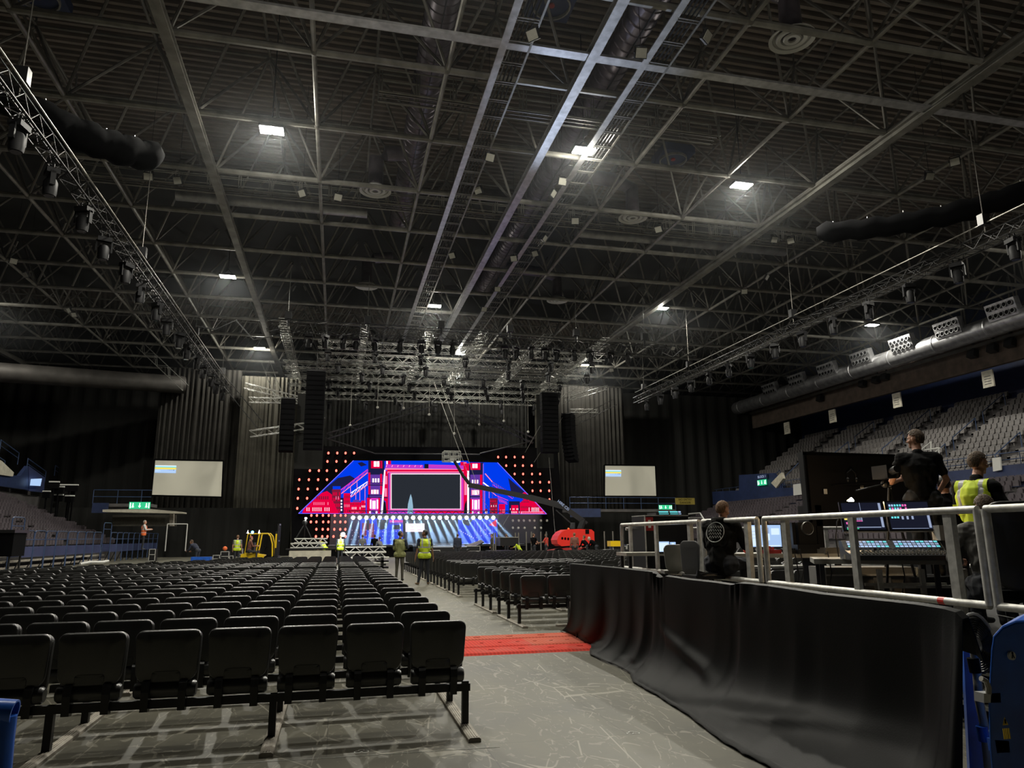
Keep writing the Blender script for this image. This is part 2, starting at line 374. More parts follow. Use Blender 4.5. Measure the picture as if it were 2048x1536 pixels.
# longitudinal runway beams under the lower chord
for x, lab in ((-6.8, 'grey steel runway beam left of the hall centre, under the roof frame'), (8.83, 'bright steel runway beam along the hall centre line under the roof frame'), (24.4, 'grey steel runway beam on the right side under the roof frame')):
    mb = MB(); mb.bb(x-.2, x+.2, 6, 86, 19.52, 19.56); mb.bb(x-.2, x+.2, 6, 86, 19.82, 19.86); mb.bb(x-.02, x+.02, 6, 86, 19.56, 19.82)
    o = mb.build('runway_beam', M['rail'] if x == 8.83 else M['tube']); tag(o, lab, 'beam')
for x, lab in ((-32.8, 'dark longitudinal roof beam above the left stand'), (39.9, 'dark longitudinal roof beam above the right stand')):
    tag(MB().bb(x-.2, x+.2, 6, 86, 19.5, 19.85).build('runway_beam', M['tube']), lab, 'beam')
# transverse flat beam in bright galvanised metal
tag(MB().bb(-14, 38, 22.95, 23.38, 19.62, 19.72).build('cross_beam', M['rail']), 'bright flat steel beam crossing the roof near the top of the photo', 'beam')

# cable ladders running towards the stage
def cable_ladder(x, y0, y1, w, lab):
    t = thing('cable_ladder', lab, 'cable ladder', (x, y0, 19.6))
    MB().bb(-.14, .14, 0, y1-y0, 0, .06).build('wide_rail', M['rail'], t)
    r = MB(); k = .6; r.bb(w-.04, w+.04, 0, y1-y0, 0, .06)
    while k < y1-y0: r.bb(.1, w, k-.02, k+.02, .0, .05); r.bb(.1, w, k+.12, k+.15, .0, .05); k += 1.25
    r.build('runged_rail', M['tube'], t)
    c = MB()
    for q in range(4): c.tube((.3+q*.16, .2, .1), (.3+q*.16, y1-y0-.2, .1), .035, 5)
    c.build('cable_bundle', M['cable'], t)
cable_ladder(5.35, 16, 70, 1.0, 'bright cable ladder left of the centre runway beam')
cable_ladder(10.95, 16, 70, 1.0, 'bright cable ladder right of the centre runway beam')

# catwalks across the hall
def catwalk(x0, x1, y, z, lab):
    t = thing('catwalk', lab, 'catwalk', (x0, y, z)); L = x1-x0
    MB().bb(0, L, -.30, -.25, -.05, 0).bb(0, L, .25, .30, -.05, 0).bb(0, L, -.02, .02, -.05, 0).build('deck', M['tube2'], t)
    for s in (-.4, .4):
        r = MB(); r.tube((0, s, 1.05), (L, s, 1.05), .035, 6); r.tube((0, s, .55), (L, s, .55), .03, 6); r.tube((0, s, 0), (L, s, 0), .045, 6)
        k = 0
        while k <= L: r.tube((k, s, 0), (k, s, 1.05), .03, 5); r.tube((k+.12, s, 0), (k+.12, s, 1.05), .03, 5); k += 1.6
        r.build('handrail', M['tube'], t)
catwalk(1.0, 17.0, 28.5, 20.3, 'dark catwalk with double handrails crossing the roof, nearer one')
catwalk(-14, 34, 39.2, 20.3, 'long dark catwalk crossing the roof above the floodlit stretch')

# round ducts
for x, y1, lab in ((3.3, 46, 'big dark ribbed air duct left of the centre beam'), (11.4, 58, 'big dark ribbed air duct right of the centre beam')):
    t = thing('air_duct', lab, 'duct', (x, 12, 22.6))
    pr = []; k = 0
    while k < y1-12: pr += [(.66, k), (.66, k+.42), (.70, k+.46), (.66, k+.5)]; k += .5
    MB().lathe((0, 0, 0), pr, 18, 'y').build('duct_body', M['duct'], t, True)
    MB().bb(-.02, .02, 0, y1-12, -.74, -.66).build('seam', M['darkmetal'], t)
for x, y, d, lab in ((1.3, 37, 3.3, 'round ceiling diffuser on a drop duct, left of the centre beam, near'), (16.4, 37.1, 11.4, 'round ceiling diffuser on a drop duct, right of the centre beam, middle row'),
                  (16.15, 21, 11.4, 'large round ceiling diffuser at the upper right of the photo'), (1.45, 52.7, 3.3, 'small distant round diffuser left of the centre beam'), (16.5, 52.8, 11.4, 'small distant round diffuser right of the centre beam')):
    t = thing('ceiling_diffuser', lab, 'diffuser', (x, y, 20.1), 0, 'ceiling diffusers')
    MB().path([(0, 0, .2), (0, 0, 1.9), ((d-x)*.25, 0, 2.3), ((d-x), 0, 2.5)], .42, 14).build('drop_duct', M['duct'], t, True)
    MB().lathe((0, 0, 0), [(.44, .3), (.5, .25), (.86, .02), (.86, -.02), (.72, .04), (.70, .1)], 24).build('outer_ring', M['white'], t, True)
    MB().lathe((0, 0, 0), [(.6, .06), (.55, -.03), (.42, 0), (.40, .08), (.6, .06)], 24).build('middle_ring', M['white'], t, True)
    MB().lathe((0, 0, 0), [(.34, .02), (.3, -.05), (.16, -.04), (.15, .03)], 20).build('inner_ring', M['white'], t, True)
tag(MB().path([(-9.5, 40.6, 20.5), (1, 40.6, 20.5)], .38, 14).build('cross_duct', M['galv'], smooth=True), 'silver duct beside the long catwalk, lit by the left flood lamp', 'duct')
tag(MB().path([(14, 40.6, 20.5), (29, 40.6, 20.5)], .34, 14).build('cross_duct', M['galv'], smooth=True), 'silver duct beside the long catwalk on the right half', 'duct')

# roof fans
for x, y, lab in ((8.3, 26.5, 'square roof fan beside the centre beam at the top of the photo'), (-13.5, 31, 'square roof vent above the left black drape roll'), (19.5, 37.6, 'dark louvred roof unit right of the middle flood lamp')):
    t = thing('roof_fan', lab, 'roof fan', (x, y, 24.6))
    MB().bb(-1, 1, -1, 1, 0, .5).build('housing', M['navy'], t)
    MB().lathe((0, 0, -.02), [(.85, .05), (.85, -.12), (.78, -.12), (.78, .05)], 20).build('fan_ring', M['tube'], t)
    MB().lathe((0, 0, -.02), [(.0, -.06), (.14, -.06), (.14, .05)], 10).build('hub', M['darkred'], t)

# flood lamps
t = thing('flood_lamp', 'x', 'flood lamp', (0, 0, 19.6), 0, 'lit flood lamps in the roof')
MB().bb(-.42, .42, -.27, .27, .08, .2).build('housing', M['darkmetal'], t)
pm = MB()
for sx in (-.21, .21):
    for sy in (-.125, .125): pm.bb(sx-.18, sx+.18, sy-.11, sy+.11, .05, .08)
pm.build('light_panels', M['lampglow'], t)
MB().tube((-.3, 0, .2), (0, 0, .6), .025).tube((.3, 0, .2), (0, 0, .6), .025).tube((0, 0, .6), (0, 0, 6.4), .02, 5).build('suspension', M['darkmetal'], t)
t.scale = (1.3, 1.3, 1)
LL = ['flood lamp at upper left, beside the left runway beam', 'flood lamp right of the centre beam, above the catwalk', 'flood lamp highest on the right side', 'flood lamp at left just above the cloth hem',
      'flood lamp near the photo centre beside the cable ladder', 'flood lamp hung on the right runway beam', 'flood lamp at the far left edge', 'flood lamp above the stage rigging at left',
      'flood lamp in front of the bright rigging above the stage', 'flood lamp above the right air duct with nozzles', 'small flood lamp above the right speaker array']
for i, ((x, y), lb) in enumerate(zip(LAMPS, LL)):
    if i == 0: t.location = (x, y, 19.6); t['label'] = 'glowing white ' + lb
    else: copy_tree(t, (x, y, 19.6), label='glowing white ' + lb)
for (x, y), lb in zip(LAMPS_UNSEEN, ('left', 'nearest to the top of the photo', 'centre', 'right', 'added far right')): copy_tree(t, (x, y, 19.6), label='glowing white unseen flood lamp out of view, %s one' % lb)

# unlit work lights
wl = thing('work_light', 'x', 'work light', (0, 0, 0), 0, 'unlit work lights in the roof')
MB().box((0, 0, -.3), (.46, .12, .40), R=Matrix.Rotation(.6, 3, 'X')).build('housing', M['darkmetal'], wl)
MB().box((0, -.065, -.345), (.40, .02, .34), R=Matrix.Rotation(.6, 3, 'X')).build('glass', M['unlit'], wl)
MB().tube((-.2, 0, 0), (-.25, 0, -.3), .02, 5).tube((.2, 0, 0), (.25, 0, -.3), .02, 5).tube((-.2, 0, 0), (.2, 0, 0), .02, 5).build('yoke', M['darkmetal'], wl)
MB().tube((0, 0, 0), (0, 0, 6.2), .012, 4).build('suspension_rod', M['darkmetal'], wl)
spots = [(298, 342, 19.9), (357, 350, 19.9), (606, 376, 19.9), (676, 384, 19.9), (957, 370, 19.9), (1124, 352, 19.9), (1150, 432, 19.9), (1317, 449, 19.9), (1547, 470, 19.9), (1581, 472, 19.9), (1857, 342, 19.9), (1908, 312, 19.9),
         (1066, 55, 19.5), (1281, 92, 19.5), (1411, 58, 19.5), (905, 502, 19.5), (1028, 508, 19.5), (979, 303, 19.5), (1105, 376, 19.5), (968, 611, 19.8), (995, 570, 19.8), (1088, 467, 19.8), (1071, 498, 19.8), (1532, 546, 19.6),
         (1488, 575, 19.6), (54, 541, 19.6), (140, 613, 19.6), (150, 622, 19.6), (28, 513, 19.6), (1223, 814-80, 18.5), (1000, 672, 19.5), (1345, 780-90, 19)]
rank = sorted(spots)
for i, (px, py, z) in enumerate(spots):
    p = atz(px, py, z); side = 'left' if px < 800 else ('right' if px > 1250 else 'middle')
    lab = 'small unlit work light in the %s of the roof, %s %s percent along from the left edge' % (side, ('high' if py < 330 else 'low' if py > 480 else 'midway up'), int(px/20.48))
    lab = 'small square unlit work light, %s roof, %s, %s counting from the left of all' % (side, 'high' if py < 330 else 'low' if py > 480 else 'midway up', NTH[rank.index((px, py, z))])
    if i == 0: wl.location = p; wl['label'] = lab; KIDS.pop(wl.name, None)
    else: copy_tree(wl, p, rz=random.uniform(-1, 1), label=lab)
# ---------------------------------------------------------------- trusses and rigging
def truss_mb(L, w=.5, n=None, r=.028, mb=None, br=.016):
    mb = mb or MB(); h = w/2; n = n or max(2, int(L/(w*1.1)))
    for sx in (-h, h):
        for sz in (-h, h): mb.tube((0, sx, sz), (L, sx, sz), r, 5)
    for k in range(n):
        a, b = L*k/n, L*(k+1)/n
        s = 1 if k % 2 else -1
        for sx in (-h, h): mb.tube((a, sx, -h*s), (b, sx, h*s), br, 4, caps=False)
        for sz in (-h, h): mb.tube((a, -h*s, sz), (b, h*s, sz), br, 4, caps=False)
        mb.tube((a, -h, h), (a, h, h), br, 4, caps=False); mb.tube((a, -h, -h), (a, h, -h), br, 4, caps=False)
    return mb
def truss(p0, p1, lab, m='btruss', w=.5, name='lighting_truss', group=None, cat='truss'):
    p0, p1 = Vector(p0), Vector(p1); d = p1 - p0
    o = truss_mb(d.length, w).build(name, M[m]); o.location = p0
    o.rotation_euler = d.to_track_quat('X', 'Z').to_euler()
    return tag(o, lab, cat, group)
def cable_run(pts, r, name, lab, cat='cable', m='cable', group=None):
    return tag(MB().path(pts, r, 5).build(name, M[m], smooth=True), lab, cat, group)

# moving head fixture (hangs down from its clamp at z=0)
head = thing('moving_head_light', 'x', 'stage light', (0, 0, 0), 0, 'moving head lights on the trusses')
MB().bb(-.2, .2, -.15, .15, -.24, -.1).tube((-.1, 0, -.1), (-.1, 0, .06), .03).tube((.1, 0, -.1), (.1, 0, .06), .03).build('base', M['fixture'], head)
MB().bb(-.24, -.19, -.06, .06, -.58, -.2).bb(.19, .24, -.06, .06, -.58, -.2).bb(-.24, .24, -.05, .05, -.26, -.2).build('yoke', M['fixture'], head)
MB().lathe((0, 0, -.56), [(0, .2), (.12, .2), (.17, .1), (.165, -.16), (.15, -.26), (.0, -.26)], 12).build('lamp_head', M['fixture'], head, True)
MB().lathe((0, 0, -.56), [(0, -.275), (.12, -.275), (.12, -.25)], 12).build('lens', M['lens'], head)
_first = [True]
def put_head(p, lab, rz=0, s=1.0, grp='moving head lights on the trusses'):
    if _first[0]: _first[0] = False; o = head; o.location = p; o['label'] = lab; o.rotation_euler = (0, 0, rz)
    else: o = copy_tree(head, p, rz, lab)
    o['group'] = grp; o.scale = (s, s, s); return o

truss((-9.7, 14, 14.2), (-9.7, 66, 14.2), 'long black lighting truss hung on the left running towards the stage')
for x, lab in ((-9.35, 'upper'), (-10.05, 'outer')):
    tag(MB().tube((x, 14, 14.55), (x, 66, 14.55), .03, 6).build('truss_pipe', M['tube' if x > -9.5 else 'btruss']), '%s thin pipe riding on the long left truss' % lab, 'pipe')
truss((27.3, 14, 14.2), (27.3, 63, 14.2), 'long black lighting truss hung on the right running towards the stage')
tag(MB().tube((27.3, 14, 15.0), (27.3, 63, 15.0), .035, 6).build('truss_pipe', M['tube']), 'thin bright pipe above the long right truss', 'pipe')
for i in range(17): put_head((-9.7 - .1*(i % 2), 16.5 + i*2.9, 13.9), 'black moving head light, %s from the near end of the long left truss' % NTH[i], rz=i*.7, s=1.3, grp='lights under the long left truss')
for i in range(16): put_head((27.3, 17 + i*2.9, 13.9), 'black moving head light, %s from the near end of the long right truss' % NTH[i], rz=i*.7, s=1.3, grp='lights under the long right truss')
# front truss
truss((-5.2, 50, 15.9), (10.6, 50, 15.9), 'left half of the black front truss crossing above the stage front', w=.75)
truss((10.9, 50, 15.7), (24.6, 50, 15.5), 'right half of the black front truss crossing above the stage front', w=.75)
for i, px in enumerate((617, 650, 686, 712, 750, 800, 843, 876, 905, 1010, 1032, 1062, 1090, 1112, 1148, 1180, 1220, 1255)):
    p = aty(px, 690, 50); put_head((p.x, 50, 15.5), 'black moving head light, %s from the left on the front truss' % ['first', 'second', 'third', 'fourth', 'fifth', 'sixth', 'seventh', 'eighth', 'ninth', 'tenth', 'eleventh', 'twelfth', 'thirteenth', 'fourteenth', 'fifteenth', 'sixteenth', 'seventeenth', 'eighteenth'][i], rz=i, s=1.25, grp='lights under the front truss')
for i, px in enumerate((575, 735, 882, 1020, 1152, 1288)):
    p = aty(px, 660, 50)
    t = thing('chain_hoist', 'black chain hoist %s from the left above the front truss' % ['first', 'second', 'third', 'fourth', 'fifth', 'sixth'][i], 'hoist', (p.x, 50, 16.4), 0, 'chain hoists over the front truss')
    MB().bb(-.22, .22, -.2, .2, 0, .5).tube((0, 0, -.5), (0, 0, 0), .09).build('motor', M['bplast'], t)
    MB().tube((0, 0, .5), (0, 0, 3.6), .02, 5).build('chain', M['truss'], t)
# grid over the stage
k = 0
for y in (56, 59.5, 62.5, 65.5, 68.5, 71.5, 74.5):
    k += 1
    truss((-5 if k > 2 else -2, y, 16.4 - .1*k), (21.5, y, 16.5 - .1*k), 'grey cross truss over the stage, %s counting from the front' % NTH[k-1], 'truss', w=.55, group=None)
    for j in range(7):
        put_head((-2 + j*3.6 + (k % 3)*.8, y, 16.0-.1*k), 'black hanging stage light, %s from the left on the %s cross truss over the stage' % (NTH[j], NTH[k-1]), rz=j, s=1.1, grp='lights in the grid over the stage')
for i, x in enumerate((-4.5, 1.5, 6.5, 10.8, 16, 21)):
    truss((x, 54, 17.3), (x, 75, 17.3), 'grey truss running upstage above the cross trusses, %s from the left' % NTH[i], 'truss', w=.6)
# upright legs and cross trusses beside the stage
def tp(a, b, Ya, Yb=None, **k): return aty(a[0], a[1], Ya), aty(b[0], b[1], Yb or Ya)
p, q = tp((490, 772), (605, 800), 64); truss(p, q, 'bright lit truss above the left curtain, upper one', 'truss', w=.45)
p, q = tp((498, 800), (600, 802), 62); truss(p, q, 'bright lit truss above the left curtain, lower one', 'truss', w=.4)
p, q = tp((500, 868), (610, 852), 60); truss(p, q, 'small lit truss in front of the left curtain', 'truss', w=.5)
p, q = tp((455, 770), (520, 850), 60); truss(p, q, 'black sloping truss hanging beside the left curtain', w=.6)
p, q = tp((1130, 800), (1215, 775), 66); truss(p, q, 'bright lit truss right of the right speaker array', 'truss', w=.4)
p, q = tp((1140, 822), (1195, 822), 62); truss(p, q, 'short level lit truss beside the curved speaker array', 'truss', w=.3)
p, q = tp((1150, 845), (1228, 805), 58); truss(p, q, 'black sloping truss with lit end right of the speaker array', w=.55)
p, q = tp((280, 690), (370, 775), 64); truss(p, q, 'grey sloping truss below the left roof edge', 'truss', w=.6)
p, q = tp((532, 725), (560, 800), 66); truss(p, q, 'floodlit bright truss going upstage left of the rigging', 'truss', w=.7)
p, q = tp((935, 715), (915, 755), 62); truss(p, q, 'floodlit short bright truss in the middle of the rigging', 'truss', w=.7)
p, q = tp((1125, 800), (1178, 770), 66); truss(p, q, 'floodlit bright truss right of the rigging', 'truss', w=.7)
for i, (a, b, lab) in enumerate((((655, 872), (858, 810), 'left arm of the wide dark v of trusses above the screen'), ((905, 808), (1068, 882), 'right arm of the wide dark v of trusses above the screen'),
    ((650, 876), (750, 907), 'dark pipe sloping down to the left top of the screen'), ((1065, 882), (960, 907), 'dark pipe sloping down to the right top of the screen'), ((750, 907), (960, 909), 'level dark pipe just above the screen'))):
    p, q = tp(a, b, 63)
    if i < 2: truss(p, q, lab, w=.45)
    else: tag(MB().tube(p, q, .05, 6).build('rigging_pipe', M['btruss']), lab, 'pipe')
# hanging bars with pendant lamps over the stage
for i in range(9):
    x = -1.5 + i*2.3; L = random.uniform(2.5, 6)
    t = thing('pendant_pipe', 'thin drop pipe with small lamp above the screen, %s from the left' % NTH[i], 'pendant', (x, 64, 15.7 - L), 0, 'pendants above the screen')
    MB().tube((0, 0, 0), (0, 0, L), .025, 5).build('pipe', M['tube'], t); MB().ball((0, 0, -.1), .12, 8, 5).build('lamp', M['unlit'], t)
# support wires of the long trusses and chain motors
for i, (x, y) in enumerate([(-9.7, 22), (-9.7, 36), (-9.7, 50), (-9.7, 62), (27.3, 24), (27.3, 38), (27.3, 52), (27.3, 61)]):
    t = thing('chain_hoist', 'chain hoist %s on the long %s truss' % (['nearest', 'second', 'third', 'farthest'][i % 4], 'left' if x < 0 else 'right'), 'hoist', (x, y, 14.5), 0, 'chain hoists of the side trusses')
    MB().bb(-.2, .2, -.15, .15, .4, .9).build('motor', M['bplast'], t); MB().tube((0, 0, 0), (0, 0, 5.5), .02, 5).build('chain', M['tube2'], t)
# sagging power cables at the ends of the front truss
a, b, c = aty(545, 672, 52), aty(474, 640, 54), aty(392, 652, 56)
cable_run([a, (a+b)/2 - Vector((0, 0, .9)), b - Vector((0, 0, .1)), b, (b+c)/2 - Vector((0, 0, .5)), c], .05, 'power_cable', 'sagging black cable from the front truss to the left roof hoist')
a, b, c = aty(1325, 706, 50), aty(1365, 698, 50), aty(1392, 712, 50)
cable_run([a, (a+b)/2 - Vector((0, 0, .5)), b, (b+c)/2 - Vector((0, 0, .3)), c], .05, 'power_cable', 'sagging black cable right of the front truss')

# rolled black drapes in the roof
def roll(p0, p1, r, lab):
    p0, p1 = Vector(p0), Vector(p1); n = 26; pts = []; rs = []
    for i in range(n+1):
        t = i/n; pts.append(p0.lerp(p1, t) + Vector((0, 0, -.5*math.sin(PI*t) + .07*math.sin(i*2.1)))); rs.append(r*(.95 + .04*math.sin(i*1.3) + .02*math.sin(i*3.7)) * (.6 if i in (0, n) else 1))
    t = thing('rolled_drape', lab, 'rolled drape', (0, 0, 0))
    MB().path(pts, rs, 14).build('cloth_roll', M['black'], t, True)
    tie = MB()
    for i in range(2, n, 4): tie.path([pts[i] + Vector((0, 0, rs[i]*1.02)), pts[i] + Vector((0, 0, rs[i]+.1))], .03, 5)
    tie.build('ties', M['rail'], t)
roll(atz(-90, 128, 16.5), atz(318, 318, 16.5), .62, 'long rolled up black drape hanging in the upper left roof')
roll(atz(1635, 466, 16.5), atz(2130, 358, 16.5), .52, 'long rolled up black drape hanging on the right side of the roof')

# ---------------------------------------------------------------- speaker arrays
def line_array(x, y, ztop, n, w, h, curve, lab, skew=0):
    t = thing('speaker_array', lab, 'speaker array', (x, y, ztop), skew)
    MB().bb(-w/2, w/2, -.3, .3, .05, .15).tube((0, 0, .1), (0, 0, 1.6), .04).build('flying_frame', M['bplast'], t)
    z = 0; yy = 0; a = 0
    for i in range(n):
        a += curve*i
        R = Matrix.Rotation(-a, 3, 'X')
        MB().box((0, yy, z - h/2), (w, .7, h*.93), R=R).box((0, yy-.36, z-h/2), (w*.8, .03, h*.6), R=R).build('cabinet', M['black'], t)
        z -= h*math.cos(a); yy += h*math.sin(a)
    return t
p = aty(633, 745, 58); line_array(p.x, 58, p.z, 16, 1.45, .385, .0006, 'tall black line array left of the stage screen')
p = aty(577, 800, 60); line_array(p.x, 60, p.z, 10, 1.1, .42, .003, 'smaller black side array left of the tall array')
p = aty(1098, 788, 58); line_array(p.x, 58, p.z, 14, 1.45, .36, .0006, 'tall black line array right of the stage screen')
p = aty(1136, 830, 58); line_array(p.x, 58, p.z, 12, 1.0, .33, .006, 'curved black line array at the right end of the stage', skew=-.9)
tag(MB().box(aty(1090, 862, 60.5), (1.5, .1, 6.5)).build('masking_cloth', M['wallcloth']), 'black masking cloth hanging behind the right tall array', 'cloth')
tag(MB().box(aty(620, 862, 60.5), (2.2, .1, 6.2)).build('masking_cloth', M['wallcloth']), 'black masking cloth hanging behind the left tall array', 'cloth')

# ---------------------------------------------------------------- curtains
def curtain(x0, x1, y, z0, z1, lab, m='curtain', amp=.12, per=.45, skew=0):
    mb = MB(); n = int((x1-x0)/.12); vs = []; ph = 0
    for j, z in enumerate((z0, (z0+z1)/2, z1)):
        random.seed(int(abs(x0)*10)+3); ph = 0
        for i in range(n+1):
            ph += 2*PI*.12/per*random.uniform(.5, 1.5)
            x = x0 + (x1-x0)*i/n
            vs.append((x, y + skew*(x-x0) + amp*math.sin(ph)*(1 if j != 2 else .6), z))
    mb.add(vs, [(j*(n+1)+i, j*(n+1)+i+1, (j+1)*(n+1)+i+1, (j+1)*(n+1)+i) for j in (0, 1) for i in range(n)])
    return tag(mb.build('stage_curtain', M[m], smooth=False), lab, 'curtain')
curtain(-17.2, -9.8, 74.5, 1, 18, 'dark pleated curtain behind the left projection screen')
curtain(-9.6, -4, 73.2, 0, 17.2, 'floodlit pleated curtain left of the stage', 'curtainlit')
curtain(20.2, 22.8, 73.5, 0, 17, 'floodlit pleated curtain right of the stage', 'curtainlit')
curtain(23, 31, 75, 0, 18, 'dark pleated curtain behind the right projection screen')
curtain(-4, 20.2, 77, 0, 16.2, 'black pleated backdrop behind the stage', 'wallcloth')
curtain(-44, -17, 80, 0, 18.5, 'black curtain across the far left end of the hall', 'wallcloth', per=1.5)
curtain(31.2, 62, 80, 0, 18.5, 'black curtain across the far right end of the hall', 'wallcloth', per=1.5)

# ---------------------------------------------------------------- projection screens
def proj(pts, lab, dark):
    t = thing('projection_screen', lab, 'projection screen', (0, 0, 0))
    P = [aty(px, py, 70) for px, py in pts]
    MB().prism([p + Vector((0, .02, 0)) for p in P], (0, .1, 0)).build('screen_surface', M['projscreen'], t)
    c = sum(P, Vector())/4
    fr = MB()
    for i in range(4): fr.beam(P[i] + Vector((0, .06, 0)), P[(i+1) % 4] + Vector((0, .06, 0)), .14, .14)
    fr.build('frame', M['black'], t)
    mb = MB()
    def uv(u, v): return (P[0]*(1-u)*(1-v) + P[1]*u*(1-v) + P[2]*u*v + P[3]*(1-u)*v) + Vector((0, -.01, 0))
    def r(i, u0, u1, v0, v1): mb.mat(i).quad(uv(u0, v0), uv(u1, v0), uv(u1, v1), uv(u0, v1))
    r(0, .02, .32, .16, .19); r(1, .02, .32, .19, .215); r(2, .02, .32, .215, .27); r(3, .02, .32, .27, .37)
    for k in range(6): r(0, .03+k*.012, .038+k*.012, .30, .325)
    for k in range(8): r(4, .20+k*.013, .208+k*.013, .275, .295)
    mb.build('projected_caption', [M['screenw'], M['cyan'], M['uiyellow'], M['screenb'], M['black']], t)
proj([(309, 919), (447, 921.5), (444, 994.5), (302, 991)], 'large left projection screen showing a small blue and yellow caption', 0)
proj([(1209, 930), (1311, 931), (1314, 993), (1209, 992.5)], 'large right projection screen showing a small blue and yellow caption', 0)

# ---------------------------------------------------------------- LED wall
SY = 66.0
E = [emis('led_blue', (.0, .045, .85), 1.0), emis('led_red', (.80, .0, .05), 1.0), emis('led_magenta', (.70, .04, .52), 1.0), emis('led_pink', (1, .22, .40), 1.1), emis('led_white', (1, .8, .9), 1.4),
     emis('led_violet', (.12, .04, .35), 1.0), emis('led_dark', (.008, .009, .016), 1.0), emis('led_navy', (.012, .012, .06), 1.0), emis('led_edge', (.18, .14, 1), 1.3), emis('led_brick', (.22, .01, .04), 1.0), emis('led_pale', (.30, .48, .62), 1.0), emis('led_grey', (.022, .026, .034), 1.0)]
BL, RD, MG, PK, WH, VI, DK, NV, ED, BR, PA, GR = range(12)
pic = MB(); lay = [0]
def P_(pts, c):
    lay[0] += 1
    pic.mat(c).quad(*[aty(x, y, SY - .0012*lay[0]) for x, y in pts])
def R_(x0, y0, x1, y1, c): P_([(x0, y1), (x1, y1), (x1, y0), (x0, y0)], c)
def Ln(x0, y0, x1, y1, w, c):
    d = math.hypot(x1-x0, y1-y0); nx, ny = -(y1-y0)/d*w/2, (x1-x0)/d*w/2
    P_([(x0+nx, y0+ny), (x1+nx, y1+ny), (x1-nx, y1-ny), (x0-nx, y0-ny)], c)
A = lambda x, y: (660 + x/7.315, 900 + y/7.315)
B = lambda x, y: (860 + x/6.4, 890 + y/6.4)
def RA(x0, y0, x1, y1, c): a, b = A(x0, y0), A(x1, y1); R_(a[0], a[1], b[0], b[1], c)
def RB(x0, y0, x1, y1, c): a, b = B(x0, y0), B(x1, y1); R_(a[0], a[1], b[0], b[1], c)
def LA(x0, y0, x1, y1, w, c): a, b = A(x0, y0), A(x1, y1); Ln(*a, *b, w, c)
def LB(x0, y0, x1, y1, w, c): a, b = B(x0, y0), B(x1, y1); Ln(*a, *b, w, c)
P_([(597, 1027), (1093, 1028), (995, 925), (707, 921)], BL)
P_([(652, 976), (676, 956), (700, 951), (712, 958), (690, 972), (664, 990), (640, 990)], NV)
P_([(715, 926), (724, 924), (734, 930), (722, 933)], NV)
P_([B(1040, 620), B(1130, 650), B(1210, 600), B(1000, 420), B(1030, 560)], NV)
def win(x0, y0, x1, y1, nx, ny, c, d=.5):
    for i in range(nx):
        for j in range(ny):
            if random.random() < .8:
                sx = (x1-x0)/nx; sy = (y1-y0)/ny; R_(x0+sx*(i+.5-d/2), y0+sy*(j+.22), x0+sx*(i+.5+d/2), y0+sy*(j+.8), c)
# left city
P_([(604, 1026), (607, 1019), (632, 996), (643, 986), (654, 982), (665, 990), (668, 1026)], RD)
win(612, 1012, 664, 1025, 13, 1, WH, .3); win(622, 1002, 662, 1012, 10, 1, PK, .4); win(632, 990, 662, 1001, 7, 1, BR, .6)
RA(30, 575, 158, 935, BR); RA(40, 530, 155, 575, BL); win(*A(38, 600), *A(150, 930), 5, 4, RD, .55); win(*A(40, 660), *A(140, 740), 3, 1, PK, .3)
P_([A(0, 740), A(40, 740), A(130, 935), A(-10, 935)], RD)
RA(200, 632, 296, 935, RD); win(*A(205, 650), *A(292, 925), 4, 4, BR, .5); win(*A(205, 780), *A(292, 850), 5, 1, PK, .4)
RA(150, 700, 200, 935, NV); win(*A(150, 720), *A(185, 900), 1, 4, WH, .6)
RA(290, 765, 456, 940, RD); P_([A(330, 765), A(440, 765), A(425, 728), A(345, 728)], VI); win(*A(292, 770), *A(452, 810), 10, 1, BR, .5); win(*A(295, 820), *A(450, 880), 8, 1, WH, .35); win(*A(295, 895), *A(450, 940), 8, 1, PK, .45)
RA(456, 740, 522, 940, RD); win(*A(458, 770), *A(520, 935), 4, 5, BR, .5); win(*A(458, 800), *A(520, 850), 3, 1, WH, .4)
for k in range(6): LA(165+k*66, 640-k*54, 230+k*66, 540-k*48, 1.0, MG)
LA(160, 585, 552, 285, 2.2, MG); LA(165, 640, 552, 330, 1.6, PK); LA(300, 632, 550, 462, 1.7, WH); LA(305, 690, 550, 505, 2.0, PK)
for k in range(5): LA(300+k*50, 680-k*34, 350+k*50, 600-k*30, 1, WH)
for x, y0, y1 in ((300, 530, 620), (395, 440, 590), (378, 640, 725), (437, 600, 740), (512, 545, 775)): LA(x, y0, x, y1, 1.1, PK)
# left tower
RA(560, 152, 795, 940, NV); RA(575, 360, 780, 940, VI)
RA(600, 160, 765, 268, RD); RA(640, 165, 722, 245, WH); RA(680, 165, 686, 245, RD); RA(735, 165, 745, 300, NV); RA(590, 268, 770, 350, NV)
RA(560, 330, 590, 650, RD); RA(733, 350, 762, 650, RD); RA(590, 440, 735, 470, VI)
for x in (620, 658, 697): RA(x, 415, x+24, 474, WH)
RA(556, 478, 790, 488, NV); RA(556, 505, 790, 520, NV); RA(602, 580, 712, 645, PK); RA(603, 583, 626, 643, WH); RA(638, 580, 676, 643, WH); RA(688, 583, 708, 643, WH)
RA(550, 655, 790, 668, NV); RA(550, 684, 785, 698, NV)
RA(538, 700, 590, 940, RD); RA(700, 700, 732, 940, RD); RA(596, 700, 706, 940, MG); RA(618, 742, 668, 862, WH); RA(583, 725, 606, 860, WH); RA(683, 725, 706, 860, WH); RA(573, 895, 597, 932, WH); RA(670, 895, 692, 932, WH); RA(604, 880, 664, 940, VI)
P_([A(792, 290), A(812, 290), A(800, 500), A(770, 940), A(742, 940), A(768, 600)], WH)
